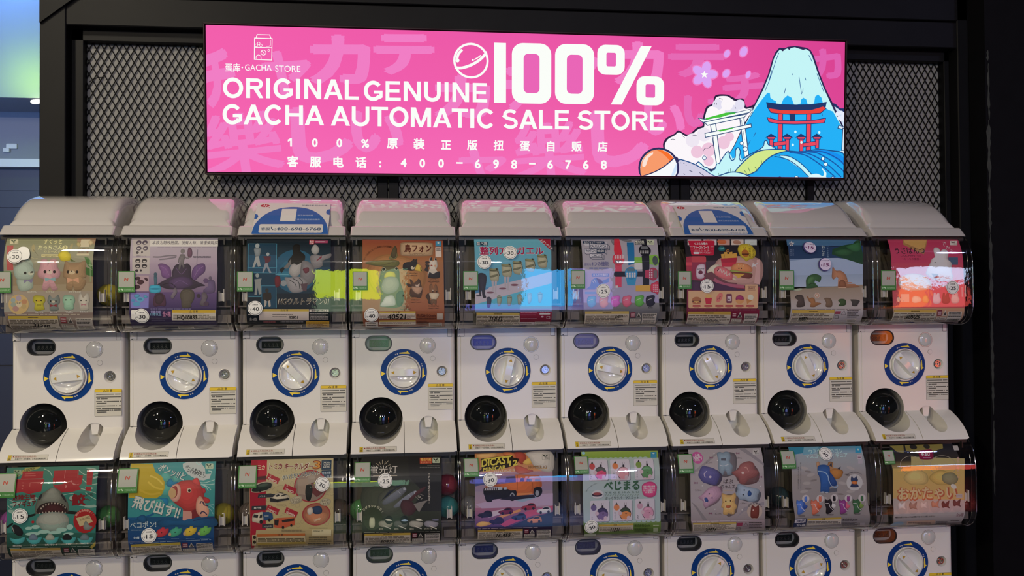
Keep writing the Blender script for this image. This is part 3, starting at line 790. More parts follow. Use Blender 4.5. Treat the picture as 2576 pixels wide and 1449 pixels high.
CARDS[0,1] = [
('G','a09aa4','9a8a9c',[-1193,0,1107,0,1147,-929,-1153,-923]),
('G','9a8c9c','6e5a78',[-1153,-915,1147,-920,1125,-1578,-1176,-1565]),
('G','5c4872','3c2f58',[-1176,-1556,1125,-1569,1116,-2027,-1176,-2010]),
('G','33284e','242038',[-1176,-2001,1116,-2018,1061,-2871,-1180,-2735]),
('P','c4c0bc',[-842,-59,1109,-56,1131,-286,-811,-286]),
('T','4a4652','注:  本款为特效扭蛋，没有人物，请谨慎购买',-795,-207,134,0.0,0.01,1905,0),
('M','6c6474',[-472,-299,1083,-298,1084,-311,-471,-311],1),
('P','a8a2a0',[-1156,-13,-701,-13,-638,-579,-1089,-578]),
('P','aca6a2',[-1100,-619,-652,-620,-644,-1068,-1091,-1066]),
('P','a8929a',[-1105,-1111,-665,-1112,-665,-1532,-1104,-1530]),
('G','7a74b0','7878b8',[-1139,-1574,-661,-1577,-672,-1993,-1138,-1989]),
('E','4a4250',-979,-154,69,77),
('E','4a4250',-820,-154,69,77),
('E','4a4250',-955,-343,69,69),
('E','4a4250',-782,-343,69,69),
('E','a8a2a0',-978,-184,38,31),
('E','a8a2a0',-812,-184,38,31),
('E','a8a2a0',-964,-354,38,28),
('E','a8a2a0',-792,-354,38,28),
('E','2c282e',-954,-708,69,59),
('E','2c282e',-782,-708,69,59),
('E','2c282e',-954,-849,69,57),
('E','2c282e',-779,-849,69,57),
('E','aca6a2',-953,-730,38,22),
('E','aca6a2',-781,-730,38,22),
('E','aca6a2',-954,-867,38,21),
('E','aca6a2',-779,-867,38,21),
('E','342c36',-982,-473,38,39),
('E','342c36',-862,-463,24,35),
('E','2c282e',-980,-974,41,36),
('E','2c282e',-871,-969,27,29),
('T','6c6474','表情フェイス',-999,-589,41,-0.1,0.02,258,0),
('B','3c2430',[-1022,-1174,-954,-1138,-882,-1165,-919,-1227,-988,-1236]),
('B','3c2430',[-782,-1183,-730,-1166,-679,-1228,-730,-1255]),
('B','40262e',[-971,-1299,-919,-1227,-816,-1237,-785,-1299,-868,-1353,-945,-1334]),
('B','3c2430',[-1022,-1370,-937,-1361,-882,-1424,-954,-1477,-1022,-1477]),
('B','4a8aa8',[-1056,-1664,-988,-1611,-902,-1629,-919,-1691,-1005,-1709]),
('B','4a8aa8',[-807,-1665,-747,-1639,-692,-1693,-764,-1719]),
('E','5a9ab8',-888,-1754,103,64),
('E','5290b4',-979,-1878,99,64),
('E','3c7aa0',-891,-1754,58,32),
('E','4a88b0',-1073,-1780,51,39),
('S','6c6670',38,[-568,-597,-378,-598,-138,-560,54,-570]),
('S','6c6670',35,[-391,-672,-219,-654,39,-607]),
('M','605a66',[489,-570,960,-571,963,-637,492,-636],2),
('B','6a4a78',[-421,-818,-300,-782,-144,-854,-75,-998,-92,-1177,-144,-1248,-230,-1176,-317,-1140,-351,-997]),
('B','5e4470',[811,-811,706,-784,567,-838,480,-963,463,-1143,498,-1287,654,-1144,811,-1000]),
('S','8a6a96',10,[-369,-854,-230,-926,-127,-1105]),
('S','8a6a96',10,[776,-856,637,-964,532,-1143]),
('B','3a3040',[-57,-1034,12,-855,98,-801,220,-819,358,-783,446,-892,446,-1053,498,-1215,811,-1378,671,-1413,463,-1484,185,-1483,-127,-1481,-369,-1409,-438,-1355,-230,-1230,-58,-1231]),
('B','4c3a5a',[-127,-1248,133,-1142,393,-1179,480,-1359,220,-1465,-92,-1428]),
('S','5e4a6c',17,[46,-891,185,-1070,324,-927]),
('S','66507a',17,[-23,-1356,150,-1250,358,-1358]),
('S','2a2230',21,[-300,-1355,-92,-1320,46,-1428]),
('E','6c686a',206,-433,56,75),
('B','605c60',[139,-541,207,-522,278,-541,275,-636,252,-728,272,-873,228,-891,210,-747,168,-891,116,-963,133,-783,161,-710,147,-617]),
('S','605c60',28,[154,-560,120,-673,118,-765]),
('S','605c60',24,[271,-560,309,-627,387,-627]),
('B','5a3e52',[335,-483,350,-344,419,-334,466,-483,439,-608,360,-598]),
('L','6c6874',12,[602,-385,593,-1054]),
('E','3c5462',-489,-1077,45,54),
('B','3c5a68',[-527,-1122,-455,-1140,-446,-1247,-472,-1408,-515,-1426,-524,-1283]),
('B','3c9ab4',[-644,-1407,-576,-1372,-403,-1373,-351,-1426,-351,-1534,-437,-1587,-593,-1577,-653,-1514]),
('E','2c7c98',-498,-1470,138,29),
('B','4a2f42',[-541,-1747,-472,-1587,-351,-1578,-248,-1660,-213,-1857,-248,-1946,-368,-1927,-524,-1944]),
('B','3c2c36',[-472,-1640,-334,-1605,-265,-1749,-368,-1891,-489,-1837]),
('B','4e4840',[150,-1662,202,-1519,341,-1466,497,-1520,541,-1664,497,-1807,445,-1897,445,-1969,219,-1985,185,-1788]),
('S','5c5648',14,[220,-1555,341,-1519,480,-1592]),
('B','68606a',[-23,-1482,46,-1446,81,-1554,29,-1661,-40,-1750,-92,-1678,-23,-1589]),
('E','5a4668',837,-1252,70,61),
('E','5c5264',954,-1181,42,47),
('B','5a4c6c',[898,-1253,1003,-1235,1073,-1289,1073,-1541,950,-1595,793,-1576,776,-1504,898,-1432]),
('B','585058',[732,-1593,828,-1576,881,-1684,846,-1828,898,-1918,776,-1944,671,-1898,724,-1755]),
('E','3a3038',645,-1665,56,54),
('E','4a3a4c',846,-1882,70,65),
('T','8a86b0','対象年齢',-612,-2122,73,-0.5,0.04,258,0),
('T','7ea8cc','15才以上',-625,-2193,84,-0.5,0.04,284,0),
('T','b07a9a','全4種',-308,-2209,153,-0.5,0.03,216,0),
('M','8a86b0',[-618,-2006,462,-2014,462,-2032,-619,-2023],1),
('P','c4bcae',[-58,-2051,1110,-2060,1091,-2356,-79,-2343]),
('P','b8992a',[-55,-2051,1089,-2060,1088,-2128,-56,-2119]),
('T','3c3420','⚠ 注 意',510,-2113,62,-0.5,0.02,0,1),
('M','5c564c',[217,-2132,791,-2137,790,-2152,216,-2147],1),
('M','5c564c',[-28,-2168,1085,-2177,1073,-2334,-42,-2322],3),
('T','15130f','HQ10833',63,-2312,161,-0.6,0.025,521,0,0.15),
('M','6c6880',[-615,-2337,-252,-2341,-256,-2368,-619,-2364],1),
('K',[42,-2572,461,-2579,452,-2765,33,-2746]),
]
CARDS[0,2] = [
('G','10181f','14303f',[-1227,-20,1077,-17,1077,-900,-1184,-895]),
('G','15394e','122a3a',[-1184,-886,1086,-891,1083,-1631,-1185,-1618]),
('G','101c28','0c0e12',[-1185,-1609,1083,-1622,1057,-2935,-1212,-2789]),
('E','1c4c66',120,-996,588,611),
('E','20566e',83,-1078,410,420),
('E','2c6a80',-166,-1079,213,73),
('S','5c93a6',18,[-981,-1031,-592,-1078,-60,-1098]),
('P','123246',[-1168,-193,-402,-193,-379,-897,-1140,-895]),
('P','17415a',[-1156,-543,-394,-543,-388,-1051,-1149,-1049]),
('P','123246',[-1149,-1040,-415,-1042,-417,-1704,-1150,-1700]),
('P','143a50',[-797,-1394,-389,-1396,-391,-2021,-798,-2018]),
('Lc','3f7f98',11,[-1168,-193,-402,-193,-379,-897,-1140,-895]),
('L','4a8aa2',11,[-1149,-895,-1149,-1040,-388,-1051,-394,-543]),
('L','4a8aa2',11,[-1141,-1700,-797,-1702,-797,-1403,-398,-1405,-391,-2021]),
('E','8a9294',-923,-258,57,78),
('B','6c7478',[-1006,-354,-919,-334,-820,-354,-830,-504,-862,-591,-951,-591,-981,-504]),
('E','8a9294',-626,-523,43,51),
('E','86908e',-902,-1113,49,58),
('E','2a2826',-643,-1530,46,62),
('B','2a2624',[-735,-1602,-647,-1585,-549,-1603,-523,-1730,-567,-1803,-718,-1802,-753,-1729]),
('P','8a8e8e',[-951,-591,-863,-581,-832,-750,-804,-860,-884,-878,-920,-750,-981,-895,-1034,-895,-991,-750]),
('P','4e2430',[-756,-582,-544,-582,-549,-714,-619,-769,-690,-769,-701,-676]),
('P','7c8088',[-698,-787,-628,-769,-592,-896,-521,-1042,-575,-1051,-654,-878,-734,-1041,-769,-1032]),
('P','7e8280',[-982,-1221,-787,-1195,-814,-1312,-788,-1620,-859,-1638,-894,-1439,-912,-1638,-982,-1646,-956,-1402]),
('P','26201c',[-717,-1584,-540,-1585,-523,-1694,-559,-1821,-647,-1820,-700,-1729]),
('P','9a948c',[-709,-1784,-647,-1829,-665,-1947,-718,-1992]),
('P','9a948c',[-620,-1829,-558,-1785,-541,-1966,-594,-1983]),
('B','0f0e0e',[44,-582,35,-323,101,-215,228,-237,254,-425,383,-563,351,-752,208,-844,12,-843,-78,-714]),
('P','62605e',[1,-658,-60,-752,-202,-915,-95,-934,12,-807]),
('P','141214',[-308,-951,-202,-879,-166,-934,-255,-1061]),
('B','8a8a88',[548,-365,641,-215,763,-344,740,-485,660,-525,578,-485]),
('B','706e70',[527,-583,669,-525,832,-564,1083,-505,1066,-622,870,-716,852,-863,637,-936,548,-771]),
('P','6e2434',[690,-715,832,-564,842,-621,690,-734]),
('B','8e8c8a',[-60,-1007,12,-825,101,-789,172,-825,297,-771,315,-935,243,-1080,118,-1171,11,-1134]),
('B','6a686a',[297,-752,404,-715,548,-790,637,-936,654,-1154,546,-1336,403,-1372,261,-1153]),
('B','5a2c36',[333,-935,476,-899,493,-1008,404,-1063,350,-1008]),
('B','807e80',[-167,-1188,-24,-1170,225,-1153,403,-1245,457,-1372,331,-1554,46,-1589,-79,-1443]),
('S','24282c',18,[-60,-1225,100,-1334,153,-1444]),
('S','24282c',18,[47,-1198,207,-1298,242,-1480]),
('S','24282c',18,[225,-1189,314,-1299,296,-1481]),
('B','5a1c24',[-433,-1187,-362,-1115,-291,-1169,-274,-1333,-345,-1441,-416,-1423]),
('E','7e8488',-194,-1333,82,80),
('P','4e3c44',[260,-1353,457,-1336,420,-1554,331,-1554]),
('T','b8b0a0','HGウルトラマン01',-346,-1904,199,-0.4,0.035,1356,0,0.18),
('T','2c241c','HGウルトラマン01',-335,-1898,189,-0.4,0.01,1335,0,0.18),
('F','9c3844',484,-215,620,-53,14),
('T','d8c0bc','BAN',504,-142,79,0.1,0.02,98,0),
('T','d8c0bc','DAI',514,-204,72,0.0,0.02,83,0),
('F','8a3a58',637,-174,990,-80,7),
('M','d0b8c4',[655,-109,972,-108,973,-146,656,-146],1),
('P','b8aea6',[-851,-2040,487,-2050,475,-2379,-867,-2364]),
('P','a8923c',[-846,-2043,483,-2053,482,-2112,-846,-2101]),
('T','2c2618','⚠ 注 意',-177,-2095,55,-0.4,0.02,0,1),
('M','6c6660',[-501,-2179,166,-2185,165,-2223,-502,-2217],1),
('M','6c6660',[-503,-2241,-122,-2245,-123,-2273,-505,-2269],1),
('T','15130f','30901',-64,-2337,140,-0.6,0.025,232,0,0.15),
('P','b8b2aa',[499,-2055,1028,-2059,1027,-2131,498,-2126]),
('T','1c1a18','适合年龄15岁以上',552,-2112,55,-0.4,0.03,430,0),
('M','8e8a88',[506,-2157,1017,-2161,1009,-2380,497,-2374],5),
('M','8a4a50',[-755,-2404,-328,-2409,-332,-2458,-759,-2453],1),
('M','7c7a7c',[-292,-2410,351,-2417,348,-2459,-296,-2451],1),
('P','b08a2c',[396,-2410,1031,-2418,1010,-2761,371,-2735]),
('M','6a4a18',[429,-2455,978,-2462,964,-2693,412,-2679],4),
('K',[-139,-2544,278,-2552,259,-2770,-161,-2751]),
('T','8a8a88','全4款',-1132,-2365,99,-0.6,0.02,212,0),
('M','a4a09c',[-1154,-2171,-934,-2173,-935,-2206,-1156,-2204],1),
]
CARDS[0,3] = [
('G','7c4030','8c5c36',[-1141,-32,1121,-76,1118,-759,-1134,-755]),
('G','8a5c38','8a5a3a',[-1134,-746,1118,-749,1127,-1833,-1138,-1819]),
('G','8a563a','744030',[-1138,-1810,1127,-1824,1160,-2935,-1125,-2811]),
('B','96693e',[-919,-755,-464,-526,268,-682,633,-1091,446,-1644,-104,-1825,-741,-1638,-1012,-1159]),
('T','4c2c1c','捕',-1063,-681,58,66.0,0.02,0,1),
('T','4c2c1c','っ',-1038,-630,59,61.1,0.02,0,1),
('T','4c2c1c','て',-1008,-581,59,56.3,0.02,0,1),
('T','4c2c1c','伝',-974,-534,60,51.5,0.02,0,1),
('T','4c2c1c','説',-936,-490,61,46.6,0.02,0,1),
('T','4c2c1c','と',-895,-450,62,41.6,0.02,0,1),
('T','4c2c1c','な',-850,-414,63,36.3,0.02,0,1),
('T','4c2c1c','っ',-803,-383,64,31.1,0.02,0,1),
('T','4c2c1c','た',-753,-356,65,25.5,0.02,0,1),
('T','4c2c1c','鳥',-701,-334,66,20.0,0.02,0,1),
('T','4c2c1c','獣',-647,-318,68,14.2,0.02,0,1),
('T','4c2c1c','た',-592,-307,68,8.1,0.02,0,1),
('T','4c2c1c','ち',-537,-302,68,1.9,0.02,0,1),
('T','4c2c1c','の',-481,-303,68,-4.2,0.02,0,1),
('T','4c2c1c','図',-426,-310,68,-10.3,0.02,0,1),
('T','4c2c1c','鑑',-371,-323,67,-16.3,0.02,0,1),
('T','4c2c1c','と',-318,-342,66,-22.0,0.02,0,1),
('T','4c2c1c','共',-266,-365,65,-27.5,0.02,0,1),
('T','4c2c1c','に',-217,-394,64,-33.0,0.02,0,1),
('B','9c8468',[-87,-258,15,-144,737,-155,836,-269,833,-467,729,-576,12,-576,-83,-487]),
('Sc','6c4a34',9,[-75,-262,24,-162,729,-171,823,-276,820,-463,722,-563,21,-562,-68,-483]),
('T','4c2018','鳥フォン',31,-442,263,-0.0,0.03,747,0),
('T','3c2018','マスコットフィギュア',144,-531,63,-0.0,0.02,460,0),
('P','3a7c9c',[906,-100,1066,-100,1061,-284,901,-284]),
('E','a8c4cc',984,-161,28,33),
('F','b8aea6',894,-615,1064,-306,9),
('M','4a4040',[922,-333,1045,-333,1043,-427,920,-427],3),
('B','6a6440',[-354,-526,-281,-323,-235,-280,-189,-406,-172,-605,-282,-681,-409,-662]),
('B','5c5c30',[-1065,-774,-829,-718,-190,-700,-136,-849,-356,-904,-829,-848]),
('B','47402e',[-354,-546,-244,-280,-180,-365,-208,-585,-282,-643]),
('S','54502c',25,[-1028,-774,-647,-848,-172,-719]),
('B','5c5a34',[-611,-940,-501,-867,-209,-886,-119,-1015,-102,-1273,6,-1642,-32,-1936,-215,-2027,-543,-2006,-652,-1969,-614,-1638,-686,-1381,-648,-1124]),
('B','c8a828',[-502,-1069,-393,-1014,-247,-1052,-247,-1199,-521,-1198]),
('E','9a9a80',-547,-955,58,59),
('E','1c1c10',-547,-955,44,44),
('E','8c8c74',-201,-941,48,52),
('E','1c1c10',-195,-938,33,37),
('B','8e8c78',[-521,-1198,-211,-1181,-120,-1383,-213,-1567,-468,-1639,-613,-1491]),
('B','a8a49c',[-487,-1713,-286,-1695,-223,-1898,-288,-1971,-634,-1987,-579,-1841]),
('B','35351e',[-195,-1641,-12,-1568,-32,-1936,-178,-1972]),
('B','1c1818',[-8,-813,84,-757,231,-738,296,-659,332,-757,378,-644,386,-795,450,-943,229,-998,119,-979,-9,-969]),
('B','b89a3c',[321,-943,377,-813,469,-851,514,-1008,449,-1017,303,-979]),
('P','1c1818',[469,-888,514,-1017,468,-998]),
('E','aea48c',257,-915,55,48),
('E','141010',281,-887,17,17),
('B','aaa296',[717,-870,728,-644,784,-625,801,-711,857,-711,895,-615,934,-721,948,-870,910,-981,965,-1055,946,-1166,706,-1165,670,-1073,726,-981]),
('P','2c2624',[756,-629,793,-615,805,-711,737,-711]),
('P','2c2624',[866,-702,895,-615,931,-705]),
('B','2a2422',[607,-758,709,-739,727,-777,625,-814,616,-851,717,-842,708,-888,578,-980,707,-1008]),
('B','221e20',[688,-1165,725,-1036,780,-1092,872,-1101,984,-1018,1011,-1055,983,-1203,706,-1206]),
('E','8a3c30',782,-851,29,19),
('E','b08868',883,-861,26,30),
('B','4a362a',[173,-1237,228,-1256,283,-1330,375,-1275,412,-1220,466,-1275,484,-1386,520,-1552,482,-1737,409,-1755,317,-1736,189,-1717,171,-1569,209,-1422]),
('B','9a7c66',[227,-1440,374,-1459,511,-1460,502,-1552,428,-1644,336,-1625,245,-1533]),
('P','3a2a24',[35,-1338,191,-1366,209,-1459,117,-1440]),
('B','a89484',[319,-1385,392,-1404,448,-1349,429,-1441,355,-1459]),
('B','6c4c34',[722,-1590,723,-1406,788,-1369,815,-1499,861,-1499,889,-1369,935,-1444,962,-1592,943,-1647,722,-1646]),
('B','a89a84',[722,-1627,962,-1629,970,-1721,841,-1850,731,-1738]),
('B','3c2c22',[611,-1719,685,-1627,722,-1701,739,-1886,776,-1942,684,-1904,666,-1812]),
('B','5c4430',[758,-1812,905,-1813,905,-1943,868,-1942,850,-1850,803,-1942,761,-1942]),
('E','aea08c',815,-1554,18,22),
('E','241814',814,-1587,17,18),
('E','241814',921,-1588,17,18),
('T','30241a','オニオオハシフォン',73,-1086,48,-0.2,0.02,321,0),
('T','30241a','ヘビワシフォン',678,-1269,48,-0.2,0.02,313,0),
('T','30241a','イヌワシフォン',207,-1827,48,-0.4,0.02,238,0),
('T','30241a','ワシミミズクフォン',683,-2004,48,-0.4,0.02,304,0),
('T','30241a','メジロフォン',-69,-2021,48,-0.4,0.02,210,0),
('S','4c3220',13,[78,-1123,161,-1138,243,-1123,317,-1135,381,-1124]),
('S','4c3220',13,[687,-1302,770,-1317,853,-1303,927,-1314,991,-1303]),
('S','4c3220',13,[174,-1868,256,-1883,338,-1869,412,-1880,476,-1870]),
('S','4c3220',13,[679,-2041,762,-2056,845,-2042,919,-2054,983,-2043]),
('S','4c3220',13,[-113,-2057,-31,-2072,52,-2058,125,-2070,189,-2059]),
('P','b4a89a',[-680,-2125,324,-2133,338,-2369,-683,-2358]),
('F','a89040',-680,-2181,330,-2129,9),
('T','302818','⚠ 注 意',-207,-2173,51,-0.5,0.02,0,1),
('M','6a5e58',[-654,-2216,306,-2224,307,-2358,-655,-2347],4),
('F','b4a89a',-685,-2588,335,-2401,11),
('F','a89040',-684,-2455,335,-2401,9),
('M','6a5e58',[-657,-2475,307,-2488,308,-2554,-658,-2538],2),
('T','15130f','40521',-455,-2361,228,-0.6,0.025,495,0,0.15),
('T','4a2420','株式会社Qualia',367,-2282,88,-0.5,0.025,535,0),
('M','4c2a22',[367,-2320,906,-2326,907,-2387,368,-2381],2),
('M','4c2a22',[368,-2417,722,-2421,725,-2562,369,-2555],3),
('P','a49a90',[926,-2196,1089,-2197,1092,-2389,929,-2387]),
('K',[705,-2499,1067,-2504,1081,-2714,714,-2703]),
('F','b4aca4',-1069,-2713,-717,-2446,7),
('M','3c3630',[-1023,-2489,-786,-2492,-787,-2536,-1024,-2533],1),
('M','3c3630',[-1026,-2573,-760,-2578,-762,-2663,-1028,-2656],1),
]
CARDS[0,4] = [
('G','5c96a4','548ea4',[-1057,-18,1150,-14,1120,-1027,-1062,-1021]),
('G','508ca6','4a88b0',[-1062,-1012,1120,-1018,1127,-2164,-1055,-2146]),
('P','a09aa6',[-1058,-1560,176,-1268,1133,-1027,1130,-1365,193,-1604,-1055,-1950]),
('P','44789e',[-1058,-1653,-1058,-1542,-632,-1451,-707,-1525]),
('P','4f9cc0',[-1055,-1950,193,-1604,1130,-1365,1125,-2096,-1055,-2080]),
('G','7088b0','5a6a8a',[-1055,-2071,1125,-2087,1128,-2194,-1054,-2176]),
('P','8c1c30',[786,-8,1150,-14,1115,-407]),
('T','d8c0c4','キタンクラブ',827,-80,142,-50.4,0.02,429,0),
('P','1c3444',[-990,-113,-666,-113,-673,-246,-997,-246]),
('T','c0ccd0','並べ隊',-983,-225,127,0.0,0.02,297,0),
('T','d0ccd4','整列アマガエル',-908,-520,270,-0.0,0.055,1824,0),
('T','8a1e44','整列アマガエル',-900,-516,265,-0.0,0.03,1809,0),
('B','2c2c36',[-975,-1170,-946,-1077,-834,-1068,-742,-1134,-733,-1283,-762,-1469,-782,-1655,-746,-1757,-839,-1756,-875,-1561,-912,-1561,-895,-1691,-867,-1710,-932,-1691,-940,-1505,-963,-1393]),
('E','2a2a34',-954,-1709,82,19),
('B','8e8c74',[-648,-1060,-628,-966,-479,-986,-385,-1004,-377,-1172,-406,-1303,-537,-1311,-630,-1246]),
('B','6c6c4c',[-647,-1004,-637,-938,-516,-948,-441,-930,-394,-967,-423,-1014,-554,-1023]),
('B','5e5e48',[-630,-1153,-517,-1116,-414,-1107,-424,-1144,-518,-1181,-626,-1190]),
('E','1e1e18',-437,-958,22,22),
('S','2c3024',15,[-632,-1000,-535,-1008,-404,-1023,-368,-1154]),
('B','8e8c74',[-301,-930,-280,-837,-121,-856,-17,-875,-8,-1043,-40,-1173,-180,-1182,-283,-1117]),
('B','6c6c4c',[-301,-874,-290,-809,-159,-818,-83,-800,-27,-837,-65,-884,-197,-893]),
('B','5e5e48',[-273,-1023,-160,-986,-57,-977,-66,-1015,-161,-1052,-269,-1061]),
('E','1e1e18',-80,-828,23,22),
('S','2c3024',15,[-275,-870,-178,-878,-47,-893,-10,-1024]),
('B','8e8c74',[19,-856,39,-762,190,-781,284,-800,292,-969,262,-1100,130,-1109,37,-1043]),
('B','6c6c4c',[20,-800,31,-734,153,-743,229,-724,275,-763,246,-810,114,-819]),
('B','5e5e48',[38,-949,151,-912,254,-903,245,-941,150,-978,41,-987]),
('E','1e1e18',232,-753,23,23),
('S','2c3024',15,[35,-796,133,-804,265,-819,301,-950]),
('B','8e8c74',[378,-782,400,-686,550,-706,644,-725,651,-895,621,-1026,489,-1035,395,-969]),
('B','6c6c4c',[380,-725,391,-657,514,-667,590,-648,636,-686,606,-734,474,-744]),
('B','5e5e48',[396,-876,510,-838,614,-829,604,-867,509,-904,399,-913]),
('E','1e1e18',593,-677,23,23),
('S','2c3024',15,[395,-721,493,-729,625,-744,660,-876]),
('B','8e8c74',[731,-667,754,-569,905,-589,999,-609,1002,-783,973,-914,840,-923,746,-858]),
('B','6c6c4c',[734,-609,746,-539,869,-549,946,-530,992,-570,961,-619,828,-629]),
('B','5e5e48',[747,-763,862,-725,967,-716,956,-754,860,-792,750,-801]),
('E','1e1e18',949,-560,23,24),
('S','2c3024',15,[749,-605,847,-613,979,-629,1012,-764]),
('P','98949c',[-593,-1283,-528,-1283,-530,-1600,-614,-1600,-576,-1563]),
('P','98949c',[-499,-1284,-434,-1284,-465,-1638,-427,-1666,-521,-1665,-498,-1619]),
('E','6a4a56',-633,-1618,103,26),
('P','98949c',[-236,-1173,-171,-1173,-173,-1490,-257,-1490,-220,-1453]),
('P','98949c',[-143,-1173,-77,-1173,-108,-1528,-70,-1556,-164,-1555,-141,-1509]),
('E','6a4a56',-276,-1508,103,26),
('E','6a4450',62,-1407,113,30),
('B','3c3c4a',[-735,-1776,-667,-1739,-600,-1795,-609,-1925,-650,-2037,-714,-2036,-732,-1887]),
('B','7c8478',[-439,-1731,-371,-1694,-304,-1750,-313,-1881,-355,-1992,-418,-1992,-436,-1843]),
('B','7c8478',[-149,-1733,-81,-1696,-14,-1752,-22,-1883,-64,-1994,-128,-1994,-146,-1845]),
('B','7c8478',[143,-1697,211,-1660,278,-1716,270,-1847,228,-1959,164,-1959,146,-1809]),
('B','7c8478',[426,-1661,494,-1624,561,-1681,553,-1812,511,-1924,446,-1923,429,-1773]),
('B','7c8478',[728,-1644,796,-1607,864,-1664,855,-1795,813,-1907,749,-1906,731,-1757]),
('S','3c4c40',13,[-428,-1768,-372,-1754,-316,-1769]),
('S','3c4c40',13,[-138,-1770,-81,-1755,-25,-1771]),
('S','3c4c40',13,[154,-1734,210,-1720,267,-1735]),
('S','3c4c40',13,[437,-1699,493,-1684,550,-1699]),
('S','3c4c40',13,[739,-1682,796,-1667,853,-1682]),
('W',[-1030,-2176,211,-2196,251,-2697,-1013,-2664],'a08c48'),
('G','7a2038','60182c',[219,-2157,1127,-2164,1138,-2534,232,-2521]),
('M','b890a0',[239,-2186,701,-2190,702,-2210,239,-2206],1),
('M','b890a0',[242,-2257,705,-2261,706,-2276,242,-2271],1),
('M','b890a0',[249,-2378,732,-2383,734,-2407,250,-2402],1),
('F','c0b4b8',779,-2257,1083,-2216,8),
('T','c0b4b8','キタンクラブ',786,-2187,40,-0.5,0.02,275,0),
('Lc','c0b4b8',9,[989,-2313,1078,-2314,1085,-2392,995,-2391]),
('E','b8a0ac',864,-2325,38,27),
('P','aaa2a8',[232,-2521,660,-2527,680,-2691,249,-2681]),
('M','5c5458',[254,-2553,635,-2560,645,-2640,263,-2632],2),
('K',[668,-2506,1097,-2513,1120,-2687,688,-2676]),
('T','15130f','1HH3',-640,-2467,229,-0.7,0.025,339,0,0.15),
]
